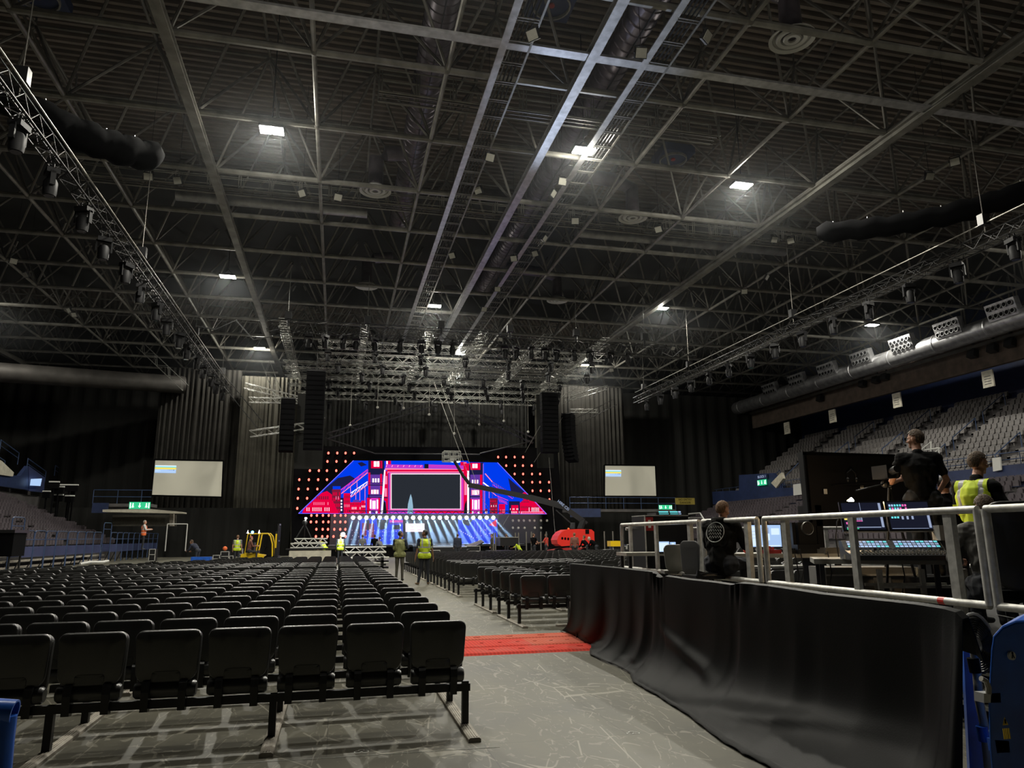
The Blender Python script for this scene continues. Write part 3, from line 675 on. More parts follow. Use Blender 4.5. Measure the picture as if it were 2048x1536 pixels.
P_([A(775, 940), A(785, 760), A(812, 760), A(832, 940)], DK); P_([A(812, 300), A(855, 330), A(850, 940), A(830, 940), A(815, 760), A(790, 730)], RD); RA(800, 380, 835, 500, PK); RA(795, 560, 832, 680, PK); RA(790, 690, 845, 705, NV)
# frame with the black centre
R_(771, 921.5, 936, 931, BL); P_([A(818, 212), A(1365, 220), A(1365, 262), A(812, 258)], MG)
for k in range(26): LA(820+k*21, 250, 832+k*21, 222, .5, WH if k % 4 == 0 else BL)
R_(849, 928, 857, 937, DK); P_([(857, 929), (932, 931), (934, 937), (857, 936)], MG)
for k in range(30): Ln(858+k*2.5, 935.5, 860+k*2.5, 930.5, .5, BL)
RA(820, 158, 892, 210, RD); RA(824, 162, 846, 208, WH); R_(921, 924, 933, 931, RD); R_(927, 925, 933, 931, PK)
P_([(770, 936), (938, 938), (936, 941), (770, 940)], PK)
R_(774, 939.5, 935, 944, RD); R_(775, 943, 934, 947.5, PK); R_(776, 945, 929, 1027, VI); R_(778, 944, 782, 1023, MG); R_(923, 946, 927, 1023, MG)
R_(776, 1019, 930, 1026.5, MG); R_(779, 1021, 905, 1024, VI); R_(830, 1022, 929, 1026, RD)
R_(780.5, 946, 923, 1020, PK); R_(782, 947.2, 921.5, 1018.6, WH); R_(783.2, 948.6, 920.4, 1017.4, GR)
R_(783.2, 1018, 920, 1018.9, MG)
P_([(814.5, 1027), (816, 1008), (820, 992), (821.5, 988), (824, 996), (826, 1012), (826, 1027)], PA)  # spot of a light beam on the screen, drawn into the picture
for x, wd in ((803, 4), (829, 3), (846, 3), (860, 6), (880, 4)): R_(x, 949, x+wd, 1017, GR)
# right tower
RB(430, 235, 500, 885, RD); RB(440, 420, 470, 640, PK); P_([B(430, 885), B(445, 760), B(470, 700), B(476, 885)], DK); RB(476, 330, 500, 880, WH)
RB(500, 225, 684, 886, NV); RB(515, 380, 670, 886, VI); RB(515, 228, 645, 318, RD); RB(542, 240, 608, 296, WH); RB(572, 236, 578, 300, RD)
for x in (537, 570, 600): RB(x, 445, x+18, 492, WH)
RB(582, 446, 590, 490, RD); RB(505, 520, 675, 530, NV); RB(530, 575, 632, 640, PK); RB(545, 580, 558, 636, WH); RB(566, 578, 604, 638, WH); RB(612, 580, 626, 636, WH); RB(505, 655, 675, 668, NV)
RB(515, 690, 535, 886, RD); RB(640, 380, 668, 886, RD); RB(535, 690, 640, 886, MG); RB(566, 705, 606, 825, WH); RB(540, 700, 554, 820, WH); RB(618, 700, 632, 820, WH); RB(536, 850, 556, 882, WH); RB(612, 850, 634, 882, WH)
RB(672, 240, 682, 880, VI); RB(682, 235, 688, 840, ED)
# right city and chains
LB(705, 365, 800, 475, 2, PK); LB(800, 470, 1095, 650, 1.4, VI); LB(800, 505, 1060, 690, 1.2, MG)
for k in range(9): LB(810+k*30, 475+k*19, 830+k*30, 520+k*20, .7, ED)
LB(680, 480, 810, 580, 2.4, WH); LB(690, 520, 850, 650, 1.5, PK); LB(860, 650, 1000, 710, 1.6, MG); LB(880, 700, 990, 760, 1.4, MG)
for k in range(6): LB(870+k*20, 660+k*12, 895+k*18, 740, .9, MG)
for x, y0, y1 in ((757, 560, 680), (800, 475, 680), (868, 520, 640), (700, 540, 840)): LB(x, y0, x, y1, .9, PK if x < 780 else VI)
RB(765, 682, 866, 886, BR); win(*B(768, 700), *B(862, 880), 6, 5, RD, .5); win(*B(770, 760), *B(860, 800), 3, 1, WH, .2)
RB(882, 755, 962, 886, RD); win(*B(885, 810), *B(960, 880), 6, 1, PK, .45); RB(1010, 720, 1150, 886, NV); RB(1040, 770, 1130, 886, RD); win(*B(1020, 800), *B(1150, 880), 8, 2, WH, .35)
P_([B(1140, 640), B(1215, 600), B(1345, 715), B(1500, 886), B(1150, 886), B(1150, 740), B(1200, 700)], RD)
win(*B(1160, 690), *B(1300, 740), 9, 2, NV, .5); win(*B(1160, 770), *B(1390, 870), 13, 2, BR, .5); win(*B(1260, 780), *B(1400, 870), 8, 1, WH, .35); RB(1160, 850, 1450, 886, PK); win(*B(1160, 850), *B(1450, 886), 14, 1, RD, .5)
RB(705, 815, 735, 876, BR); RB(706, 850, 714, 874, WH); RB(724, 850, 732, 874, WH)
Ln(597, 1027, 707, 921, 1.3, ED); Ln(995, 925, 1093, 1028, 1.3, ED); Ln(597, 1027, 1093, 1028, .8, ED)
led = thing('led_screen', 'wide trapezoid stage screen showing a pink and blue bridge at night', 'led screen', (0, 0, 0))
pic.build('picture', E, led)
fr = [aty(x, y, SY+.02) for x, y in ((595, 1029), (1096, 1030), (996, 923), (706, 919))]
MB().prism(fr, (0, .35, 0)).build('cabinet_back', M['black'], led)

# lower LED wall
SY = 69.5; pic = MB(); lay = [0]
R_(697, 1037, 806, 1090, BL); R_(697, 1037, 720, 1090, NV); R_(810, 1038, 912, 1090, GR); R_(916, 1037, 995, 1090, BL)
R_(724, 1040, 733, 1046, BL); R_(733, 1040, 739, 1060, DK); R_(739, 1040, 748, 1046, BL); R_(724, 1046, 733, 1072, BR); R_(738, 1047, 748, 1075, BR)
P_([(753, 1039), (778, 1039), (774, 1056), (762, 1060), (755, 1054)], GR); R_(779, 1040, 806, 1045, MG); R_(779, 1046, 806, 1048, VI); R_(785, 1050, 800, 1062, DK)
P_([(771, 1066), (787, 1060), (806, 1059), (806, 1088), (768, 1088)], BL); Ln(771, 1066, 789, 1059, .6, ED); Ln(789, 1059, 806, 1059, .6, ED)
for k in range(26):
    for j in range(3): x = 700+k*4+random.uniform(-1, 1); y = 1062+j*8+random.uniform(-3, 3); R_(x, y, x+1, y+1.6, PA if random.random() < .6 else WH)
P_([(918, 1060), (940, 1066), (962, 1080), (962, 1090), (918, 1090)], BL)
for k in range(7): R_(922+k*4, 1062+k*2.2, 923.4+k*4, 1063.6+k*2.2, WH)
for k in range(16): Ln(946+k*3, 1042, 946+k*3, 1072+4*math.sin(k*2), .9, ED if k % 2 else BL)
P_([(925, 1039), (945, 1039), (938, 1052), (926, 1048)], GR); P_([(978, 1050), (993, 1038), (993, 1054)], RD); R_(978, 1052, 983, 1064, BL); R_(990, 1053, 993, 1066, BL)
for k in range(22): x = 948+random.uniform(0, 44); y = 1055+random.uniform(0, 30); R_(x, y, x+.9, y+1.2, WH)
R_(811, 1047, 849, 1063.5, WH); R_(813, 1059.6, 846, 1060.1, DK)
for k in range(14): x = 820+k*1.8; y = 1050+random.uniform(0, 5); Ln(x, y, x+1.5, y-.8+random.uniform(-1, 1), .5, GR)
R_(850, 1050, 871, 1064, GR)
led2 = thing('lower_led_wall', 'lower stage screen glowing blue behind the light beams', 'led screen', (0, 0, 0))
pic.build('picture', E, led2)
MB().prism([aty(x, y, 69.52) for x, y in ((690, 1092), (998, 1092), (998, 1034), (690, 1034))], (0, .3, 0)).build('cabinet_back', M['black'], led2)

# black wings that carry the red lamps
def wing(pts, lab): tag(MB().prism([aty(x, y, 66.45) for x, y in pts], (0, .15, 0)).build('stage_wing', M['black']), lab, 'stage wall')
wing([(578, 1105), (1130, 1105), (1118, 896), (590, 890)], 'black wall behind the big stage screen carrying the red lamps') if False else None
wing([(583, 1105), (693, 1105), (693, 1029), (583, 1026)], 'black wall with rows of red lamps left of the lower screen')
wing([(998, 1108), (1128, 1108), (1125, 1030), (998, 1030)], 'black wall with unlit lamps right of the lower screen')
wing([(583, 1026), (590, 892), (1115, 896), (1125, 1030)], 'black wall around the big stage screen')
red = thing('red_stage_lamp', 'x', 'stage lamp', (0, 0, 0), 0, 'red lamps around the stage screen')
MB().lathe((0, 0, 0), [(0, -.3), (.1, -.3), (.13, -.12), (.06, 0), (0, 0)], 8, 'y').build('housing', M['darkmetal'], red)
MB().ball((0, -.36, 0), (.088, .08, .12), 8, 6).build('bulb', M['bulbred'], red, True)
rows = []
rows += [('upper left', 907.0, (657, 674.6, 691, 708)), ('upper left', 923.6, (639, 655, 673, 691)), ('upper left', 942, (620, 638, 654, 672.5)), ('upper left', 960, (599, 618, 636.5, 654)), ('upper left', 978.6, (597.5, 616, 635)), ('upper left', 997, (596, 614.5)), ('upper left', 1017, (595,))]
rows += [('lower left', 1031, (623, 634, 646, 657.5, 669.5, 681.5, 691)), ('lower left', 1044, (622, 633, 646.5, 657, 669.5, 680.6, 690.6)), ('lower left', 1058.7, (633, 645.5, 656, 668.6, 680.4, 690.6)), ('lower left', 1073, (632, 644.6, 655, 667, 691))]
for y, xs in ((915, (862, 963, 1072, 1180)), (932, (965, 1077, 1178, 1289)), (948.6, (1072, 1180, 1293, 1396)), (965, (1180, 1296, 1396, 1510)), (982, (1300, 1404, 1512)), (999.4, (1406, 1516))): rows.append(('right', y, [860+x/6.4 for x in xs]))
cnt = {}; firstr = True
for sec, y, xs in rows:
    cnt[sec] = cnt.get(sec, 0) + 1
    for i, x in enumerate(xs):
        lab = 'glowing red lamp, %s from the left in the %s row of the %s group' % (NTH[i], NTH[cnt[sec]-1], sec)
        p = aty(x, y, 66.4)
        if firstr: red.location = p; red['label'] = lab; firstr = False
        else: copy_tree(red, p, label=lab)
dim = thing('unlit_stage_lamp', 'x', 'stage lamp', (0, 0, 0), 0, 'unlit lamps right of the lower screen')
MB().lathe((0, 0, 0), [(0, -.3), (.1, -.3), (.13, -.12), (.06, 0), (0, 0)], 8, 'y').build('housing', M['darkmetal'], dim)
MB().ball((0, -.34, 0), (.11, .08, .12), 8, 6).build('bulb', M['unlit'], dim, True)
f = True
for rn, (y, xs) in enumerate(((1041.5, (1050, 1125, 1190, 1265, 1325, 1408, 1485)), (1056, (1050, 1120, 1200, 1330, 1410)))):
    for i, x in enumerate(xs):
        lab = 'unlit grey lamp, %s from the left in the %s row right of the lower screen' % (NTH[i], ('upper', 'lower')[rn]); p = aty(860+x/6.4, y, 66.4)
        if f: dim.location = p; dim['label'] = lab; f = False
        else: copy_tree(dim, p, label=lab)

# row of white beam lights
wb = thing('beam_light', 'x', 'stage light', (0, 0, 0), 0, 'row of white beam lights under the screen')
MB().bb(-.2, .2, -.12, .12, .19, .3).bb(-.22, -.18, -.05, .05, -.1, .2).bb(.18, .22, -.05, .05, -.1, .2).build('yoke', M['bplast'], wb)
MB().lathe((0, 0, 0), [(0, .12), (.15, .1), (.16, -.12), (.14, -.16)], 12, 'y').build('lamp_head', M['bplast'], wb, True)
MB().lathe((0, -.17, 0), [(0, 0), (.16, 0), (.16, .02)], 14, 'y').build('lens', M['bulbwhite'], wb)
for i in range(22):
    px = 706 + i*13.33; p = aty(px, 1035.5, 65.2)
    lab = 'blazing white beam light, %s from the left under the big screen' % NTH[i]
    if i == 0: wb.location = p; wb['label'] = lab
    else: copy_tree(wb, p, label=lab)
    dx = (-.6 + 2.3*(i/21)**1.3)
    light('SPOT', 'beam_of_stage_light', (p.x, 64.95, p.z), 20000, (.42, .68, 1), target=(p.x + dx, 63.0 - (1.8 if 7 < i < 15 else 0), .9), spot_size=math.radians(8.5), spot_blend=.3, shadow_soft_size=.06)
tag(truss_mb(14.5, .3).build('beam_light_truss', M['btruss']), 'dark truss carrying the row of white beam lights', 'truss').location = (1.0, 65.4, aty(706, 1031, 65.4).z + .25)

# haze
def haze(name, x0, x1, y0, y1, z0, z1, dens, aniso=.3):
    m = bpy.data.materials.new(name); m.use_nodes = True; nt = m.node_tree; nt.nodes.clear()
    v = nt.nodes.new('ShaderNodeVolumeScatter'); v.inputs['Density'].default_value = dens; v.inputs['Anisotropy'].default_value = aniso; v.inputs['Color'].default_value = (.9, .95, 1, 1)
    o = nt.nodes.new('ShaderNodeOutputMaterial'); nt.links.new(v.outputs[0], o.inputs['Volume'])
    ob = MB().bb(x0, x1, y0, y1, z0, z1).build(name, m); return ob
tag(haze('stage_haze', -.5, 17.5, 61.6, 65.15, 1.0, 3.5, .05), 'thin white haze in front of the stage screens', 'haze', kind='stuff')

# ---------------------------------------------------------------- stage deck
st = thing('stage', 'low black stage with a pale glossy floor in front of the screens', 'stage', (0, 0, 0))
MB().bb(-.6, 15.8, 61.5, 70, 0, .92).build('black_body', M['black'], st)
MB().bb(-.6, 15.8, 61.5, 70, .92, .98).build('deck', mat('stage_floor', (.45, .5, .6), .18, noise=.2, scale=1), st)
MB().bb(-.7, 15.9, 61.35, 61.5, .8, .97).build('front_lip', M['bplast'], st)
rw = thing('stage_runway', 'pale glossy runway tongue in front of the stage', 'runway', (0, 0, 0))
MB().prism([(6.2, 61.3, 0), (10.5, 61.3, 0), (9.2, 52.5, 0), (6.6, 52.5, 0)], (0, 0, .85)).build('body', M['bplast'], rw)
MB().prism([(6.2, 61.3, .86), (10.5, 61.3, .86), (9.2, 52.5, .86), (6.6, 52.5, .86)], (0, 0, .05)).build('top', mat('runway_floor', (.5, .56, .66), .15), rw)
tag(MB().prism([aty(893, 1108, 52), aty(962, 1082, 58), aty(968, 1086, 58), aty(925, 1108, 52)], (0, 0, .1)).build('loading_ramp', M['bplast']), 'black sloping ramp lying beside the glossy runway', 'ramp')
# ---------------------------------------------------------------- floor chairs
def plate(mb, outline, y0, y1, bev, curve=0):
    """rounded upright plate: outline list of (x,z), from y0 to y1 with bevelled rim; curve bends it in y by x"""
    n = len(outline); cx = sum(p[0] for p in outline)/n; czz = sum(p[1] for p in outline)/n
    def ring(s, y): return [(cx+(x-cx)*s, y + curve*((x/.23)**2), czz+(z-czz)*s) for x, z in outline]
    sg = 1 if y1 > y0 else -1; k = 1-bev/.22
    k2 = 1-(1-k)*.3; rings = [ring(.55, y0), ring(k, y0), ring(k2, y0+sg*bev*.3), ring(1, y0+sg*bev), ring(1, y1-sg*bev), ring(k2, y1-sg*bev*.3), ring(k, y1), ring(.55, y1)]
    vs = [p for r in rings for p in r]; fs = []
    for a in range(7): fs += [(a*n+i, a*n+(i+1) % n, (a+1)*n+(i+1) % n, (a+1)*n+i) for i in range(n)]
    fs += [tuple(range(n-1, -1, -1)), tuple(range(7*n, 8*n))]
    mb.add(vs, fs)
def rr(x0, x1, z0, z1, r, seg=4, taper=0, rb=None):
    pts = []; rb = rb or r
    for cx_, cz_, a0, q in ((x1-r, z1-r, 0, r), (x0+r, z1-r, 90, r), (x0+taper+rb, z0+rb, 180, rb), (x1-taper-rb, z0+rb, 270, rb)):
        for i in range(seg+1):
            a = math.radians(a0 + 90*i/seg); pts.append((cx_+q*math.cos(a), cz_+q*math.sin(a)))
    return pts
chair = thing('floor_chair', 'x', 'chair', (0, 0, 0), 0, 'black floor chairs')
mb = MB(); plate(mb, rr(-.243, .243, .485, .885, .055, 5, .016, .10), -.034, .014, .016, -.018)
mb.lathe((0, .0, .435), [(0, -.228), (.050, -.228), (.064, -.21), (.064, .21), (.050, .228), (0, .228)], 14, 'x')
mb.build('backrest', M['plastic'], chair, True)
mb = MB(); plate(mb, rr(-.236, .236, .42, .872, .06, 5, .01, .08), .036, .092, .019, -.012); mb.build('seat', M['seatpad'], chair, True)
mb = MB(); plate(mb, rr(-.105, .105, .505, .575, .02, 3), -.046, -.02, .005); mb.build('back_grip', M['plastic'], chair, True)
for s in (-1, 1):
    mb = MB(); mb.prism([(s*.135-.028, -.055, .51), (s*.135-.028, -.075, .49), (s*.135-.028, -.084, .43), (s*.135-.028, -.075, .36), (s*.135-.028, -.07, .285), (s*.135-.028, .0, .275), (s*.135-.028, .02, .36), (s*.135-.028, -.02, .49)], (.056, 0, 0)); mb.build('bracket', M['bplast'], chair)
AX0, AX1 = 1.15, 3.35
LROWS = [6.55 + .88*i for i in range(14)]
LROWS2 = [20.0 + .88*i for i in range(12)]
RROWS = [13.4 + .86*i for i in range(6)]
RROWS2 = [20.3 + .86*i for i in range(20)]
cand = []
def add_rows(rows, xs, sec):
    for r, y in enumerate(rows):
        for c, x in enumerate(xs):
            cand.append((y, x, sec, r, c))
LX = [.895 - .54*k for k in range(26)]; RX = [3.6 + .52*k for k in range(42)]
add_rows(LROWS, LX, 'left front block'); add_rows(LROWS2, LX, 'left rear block'); add_rows(RROWS, RX[:26], 'right front block'); add_rows(RROWS2, RX, 'right rear block')
def vis(c):
    y, x, sec, r, k = c
    px = 672 + x/y*1440*1.02
    if px < -60 or px > 2100: return False
    if sec == 'left rear block' and x < -8.7 + .53*(y-20): return False
    if sec == 'right front block' and x > 4.3 and not (x > 5.0 and r < 1 and False): return False
    if sec == 'right rear block' and x/y > .35: return False
    return True
vs_ = sorted([c for c in cand if vis(c)], key=lambda c: c[0])
near = vs_[:300]; nearset = set(near)
far = [c for c in cand if c not in nearset and not (c[1] > 4.9 and c[0] < 13.2) and c[1] < 25 and not (c[2] == 'left rear block' and c[1] < -8.7 + .53*(c[0]-20)) and c[1] > -9.6]
f = True
for (y, x, sec, r, c) in near:
    side = 'aisle'
    sh = .012*math.sin(r*5.3) + .004*math.sin(c*2.1+r)
    sec2 = sec
    lab = 'black tip-up chair, %s from the aisle, %s row of the %s' % (NTH[c], NTH[r], sec2)
    if f: chair.location = (x+sh, y, 0); chair['label'] = lab; chair['group'] = 'black floor chairs in the ' + sec; f = False
    else: o = copy_tree(chair, (x+sh, y, 0), rz=random.uniform(-.012, .012), label=lab); o['group'] = 'black floor chairs in the ' + sec
# far chairs as one mass
mb = MB()
def slab(x, y, w, z0, z1, t, m):
    mb.mat(m)
    pts = [(x-w+.02, z0), (x-w, z0+.05), (x-w, z1-.06), (x-w+.018, z1-.018), (x-w+.06, z1), (x+w-.06, z1), (x+w-.018, z1-.018), (x+w, z1-.06), (x+w, z0+.05), (x+w-.02, z0)]
    n = 10; v = [(a, y, b) for a, b in pts] + [(a, y+t, b) for a, b in pts]
    mb.add(v, [tuple(range(n-1, -1, -1)), tuple(range(n, 2*n))] + [(i, (i+1) % n, n+(i+1) % n, n+i) for i in range(n)])
for (y, x, sec, r, c) in far:
    slab(x, y-.03, .228, .40, .885, .042, 0); slab(x, y+.035, .222, .42, .87, .05, 1)
o = mb.build('far_floor_chairs', [M['plastic'], M['seatpad']]); tag(o, 'mass of distant black floor chairs in rows up to the stage', 'chairs', 'black floor chairs', 'stuff')

# frames that carry a row of chairs, and the runners on the floor
def row_frame(x0, x1, y, legs, lab, grp):
    t = thing('chair_row_frame', lab, 'chair frame', (0, y, 0), 0, grp)
    MB().bb(x0, x1, -.03, .03, .30, .36).build('beam', M['darkmetal'], t)
    for lx in legs: MB().bb(lx-.028, lx+.028, -.028, .028, .035, .36 if lx != legs[0] else .38).build('leg', M['darkmetal'], t)
LEGS = [1.14, -.44, -2.06, -3.68, -5.3, -6.92, -8.54, -10.16]
for r, y in enumerate(LROWS):
    n = min(len(LEGS)-1, 3 + int(r*.75)); row_frame(LEGS[n-1]-.3 if n < 7 else -9.8, 1.18, y, LEGS[:n], 'black steel beam with legs under the %s row of the left front block' % NTH[r], 'chair row frames, left front block')
RLEGS = [3.33, 4.86, 6.4]
for r, y in enumerate(RROWS): row_frame(3.28, 16.4, y, RLEGS[:2], 'black steel beam with legs under the %s row of the right front block' % NTH[r], 'chair row frames, right front block')
for r, y in enumerate(RROWS2[:12]): row_frame(3.28, 25, y, [3.33, 4.86, 6.4], 'black steel beam with legs under the %s row of the right rear block' % NTH[r], 'chair row frames, right rear block')
for r, y in enumerate(LROWS2[:3]): row_frame(-8.7 + .53*(y-20), 1.18, y, [1.14, -.38], 'black steel beam with legs under the %s row of the left rear block' % NTH[r], 'chair row frames, left rear block')
fr = MB()
for y in LROWS2[3:] : fr.bb(-8.7 + .53*(y-20), 1.18, y-.03, y+.03, .3, .36); fr.bb(1.11, 1.17, y-.03, y+.03, .03, .36)
for y in RROWS2[12:]: fr.bb(3.28, 25, y-.03, y+.03, .3, .36); fr.bb(3.3, 3.36, y-.03, y+.03, .03, .36)
tag(fr.build('far_row_frames', M['darkmetal']), 'distant steel beams and legs under the far chair rows', 'chair frames', 'chair row frames', 'stuff')
run = MB(); L = 2.15
run.prism([(-.05, 0, 0), (.05, 0, 0), (.05, 0, .025), (.035, 0, .036), (-.035, 0, .036), (-.05, 0, .025)], (0, L, 0))
for s in (-.02, 0, .02): run.bb(s-.004, s+.004, .02, L-.02, .036, .040)
run = run.build('floor_runner', M['pad']); tag(run, 'x', 'floor runner', 'floor runners under the chair rows')
f = True
for sec, xs, ys in (('left front block', [LEGS[0], LEGS[1], LEGS[2], LEGS[3], LEGS[4]], [6.08, 8.7, 11.35, 14, 16.6]), ('right front block', [RLEGS[0], RLEGS[1]], [12.95, 15.55]), ('right rear block', RLEGS[:2], [19.9, 22.5, 25.1, 27.7, 30.3])):
    for i, x in enumerate(xs):
        for j, y in enumerate(ys):
            lab = 'grey beige floor runner, %s from the aisle and %s from the front, %s' % (NTH[i], NTH[j], sec)
            if f: run.location = (x, y, 0); run['label'] = lab; f = False
            else:
                o = run.copy(); col.objects.link(o); o.location = (x, y, 0); o['label'] = lab
tag(MB().box((4.35, 13.02, .02), (.85, .1, .04), 0).build('floor_runner', M['pad']), 'grey runner lying crosswise by the first row of the right block', 'floor runner')
t = thing('marker_post', 'black post with a white letter sticker beside the right front block', 'post', (4.2, 13.0, 0))
MB().bb(-.05, .05, -.05, .05, .04, .50).build('post_body', M['bplast'], t)
mb = MB(); mb.mat(0).bb(-.04, .04, -.054, -.05, .30, .44); mb.mat(1)
mb.beam((-.02, -.056, .33), (-.02, -.056, .41), .008, .003).beam((.02, -.056, .33), (.02, -.056, .41), .008, .003).beam((-.02, -.056, .41), (0, -.056, .36), .008, .003).beam((.02, -.056, .41), (0, -.056, .36), .008, .003)
mb.build('sticker', [M['paper'], M['black']], t)
# green chalk-like sticker marks on the second row end chair
tag(MB().bb(.98, 1.02, 7.37, 7.38, .80, .825).bb(1.05, 1.09, 7.37, 7.38, .80, .825).build('seat_sticker', M['green']), 'two faint green marks on the back of the second row aisle chair', 'sticker') if False else None

# ---------------------------------------------------------------- red cable ramps in the aisle
rubber, rubber2 = mat_rubber('red_rubber', (.62, .055, .035)), mat_rubber('red_rubber_worn', (.55, .12, .07))
for (x0, x1, y0, y1, m, lab) in ((1.55, 3.75, 10.25, 10.85, rubber, 'bright red cable ramp strip nearest the camera in the aisle'), (1.5, 2.9, 10.85, 11.6, rubber, 'red checkered cable mat at left, behind the near red strip'),
                              (2.9, 4.2, 10.85, 11.6, rubber2, 'worn red cable mat at right, behind the near red strip'), (1.45, 4.1, 11.6, 12.1, rubber2, 'worn red cable ramp strip farthest from the camera')):
    mb = MB(); mb.prism([(x0, y0, 0), (x0, y1, 0), (x0, y1-.06, .028), (x0, y0+.06, .028)], (x1-x0, 0, 0))
    for k in range(5): mb.bb(x0+(x1-x0)*(k+.4)/5, x0+(x1-x0)*(k+.6)/5, (y0+y1)/2-.015, (y0+y1)/2+.015, .028, .034)
    tag(mb.build('cable_ramp', m), lab, 'cable ramp', 'red cable ramps in the aisle')
# chalk marks on the floor
ck = emis('x', (0, 0, 0)) if False else mat('chalk', (.6, .6, .56), .9)
for i, (px, py, lab) in enumerate(((725, 1503, 'small white chalk sign on the floor below the front chairs'), (1268, 1466, 'small white chalk sign on the open floor right of the aisle'))):
    p = atz(px, py, .002); mb = MB()
    mb.lathe((p.x-.035, p.y, .002), [(.022, 0), (.03, 0)], 14); mb.lathe((p.x+.02, p.y, .002), [(.022, 0), (.03, 0)], 14); mb.lathe((p.x-.008, p.y+.035, .002), [(.018, 0), (.026, 0)], 14)
    tag(mb.build('chalk_mark', ck), lab, 'floor mark')
mb = MB(); a, b = atz(330, 1536, .002), atz(1000, 1494, .002); mb.beam(a, b, .004, .002)
tag(mb.build('chalk_line', ck), 'thin pale chalk line on the floor in front of the chairs', 'floor line')
# ---------------------------------------------------------------- stands
def terrace(name, x0, z0, n, d, r, sgn, y0, y1, m):
    mb = MB()
    pts = [(x0, 0)]
    for i in range(n): pts += [(x0+sgn*d*i, z0+r*i), (x0+sgn*d*(i+1), z0+r*i)]
    pts += [(x0+sgn*d*n, 0)]
    mb.prism([(x, y0, z) for x, z in pts], (0, y1-y0, 0))
    for i in range(n): mb.bb(x0+sgn*d*i-.02, x0+sgn*d*i+.02, y0, y1, z0+r*i, z0+r*i+.015)
    struct(name, mb, m)
RL = dict(x0=35.0, z0=.9, n=12, d=.76, r=.33); RU = dict(x0=45.0, z0=5.6, n=14, d=.84, r=.56)
LLt = dict(x0=-17.6, z0=.9, n=12, d=.76, r=.33); LU = dict(x0=-27.6, z0=5.6, n=14, d=.84, r=.5)
terrace('right_lower_terrace', RL['x0'], RL['z0'], 12, .76, .33, 1, 20, 79, M['concrete'])
terrace('right_upper_terrace', RU['x0'], RU['z0'], 14, .84, .56, 1, 20, 79, M['concrete'])
terrace('left_lower_terrace', LLt['x0'], LLt['z0'], 12, .76, .33, -1, 20, 68.5, M['concrete'])
terrace('left_upper_terrace', LU['x0'], LU['z0'], 14, .84, .5, -1, 20, 78, M['concrete'])
sm = MB()
def seat_into(mb, x, y, z, s, w=.21, flat=False):
    """tip-up seat facing the floor; s=-1 faces -x (right stand), +1 faces +x (left stand)"""
    def sl(xa, za, xb, zb, th):
        pts = [(-w+.03, za), (-w, za+.05), (-w, zb-.05), (-w+.04, zb), (w-.04, zb), (w, zb-.05), (w, za+.05), (w-.03, za)]
        n = 8; f = lambda q: xa + (xb-xa)*(q-za)/(zb-za)
        v = [(x+s*f(b), y+a, z+b) for a, b in pts] + [(x+s*(f(b)-th), y+a, z+b) for a, b in pts]
        mb.add(v, [tuple(range(n)), tuple(range(2*n-1, n-1, -1))] + [(i, (i+1) % n, n+(i+1) % n, n+i) for i in range(n)])
    if flat:
        mb.bb(x-s*.02-.02, x-s*.02+.02, y-w, y+w, z+.4, z+.84); mb.bb(x+s*.10-.035, x+s*.10+.035, y-w*.95, y+w*.95, z+.38, z+.76); return
    sl(.02, .40, -.06, .84, .04); sl(.17, .38, .08, .76, .07)
    mb.bb(x-.03+s*.0, x+.03+s*.0, y-.03, y+.03, z, z+.4)
ss = MB(); seat_into(ss, 0, 0, 0, -1); ss = ss.build('stadium_chair', M['seatgrey']); tag(ss, 'x', 'stadium chair', 'grey seats of the right upper stand')
RA_ = [(41.6, 42.8), (48.4, 49.6), (55.9, 57.1), (63.5, 64.7), (71, 72.2)]
up = []
y = 34.0
while y < 78.4:
    if not any(a-.2 < y < b+.2 for a, b in RA_):
        for i in range(14): up.append((y, i))
    y += .52
up_vis = sorted([u for u in up if u[0] > 38.6 + u[1]*.75 and not (u[0] < 50 and False)])
nearseat = up_vis[:290]; ns = set(nearseat)
blk = {}
f = True
def block_of(y): return sum(1 for a, b in RA_ if y > a)
BN = ['nearest', 'second', 'third', 'fourth', 'fifth', 'sixth']
pos = {}
for y, i in sorted(nearseat):
    b = block_of(y); pos[(b, i)] = pos.get((b, i), 0) + 1; k = pos[(b, i)]
    lab = 'grey stadium chair, %s from the near side, %s row, %s block, right upper stand' % (NTH[k-1], NTH[i], BN[b])
    p = (RU['x0'] + .84*i + .62, y, RU['z0'] + .56*i)
    if f: ss.location = p; ss['label'] = lab; f = False
    else: o = ss.copy(); col.objects.link(o); o.location = p; o['label'] = lab
mb = MB()
mb.mat(0)
for y, i in up:
    if (y, i) not in ns and y > 36 + i*.6: seat_into(mb, RU['x0']+.84*i+.62, y, RU['z0']+.56*i, -1, flat=y > 60)
mb.mat(1)
y = 28
while y < 78:
    if not any(a < y < b for a, b in ((37, 38), (45, 46), (53, 54), (61, 62))):
        for i in range(12): seat_into(mb, RL['x0']+.76*i+.56, y, RL['z0']+.33*i, -1, flat=True)
    y += .52
y = 38
while y < 68:
    if not any(a < y < b for a, b in ((46, 47), (56, 57))):
        for i in range(12): seat_into(mb, LLt['x0']-.76*i-.56, y, LLt['z0']+.33*i, 1, flat=True)
        if y > 52:
            for i in range(10): seat_into(mb, LU['x0']-.84*i-.62, y, LU['z0']+.5*i, 1, flat=True)
    y += .52
tag(mb.build('stadium_seating', [M['seatgrey'], M['seatdark']]), 'rows of distant tip-up seats in the stands on both sides', 'stand seats', 'stand seats', 'stuff')

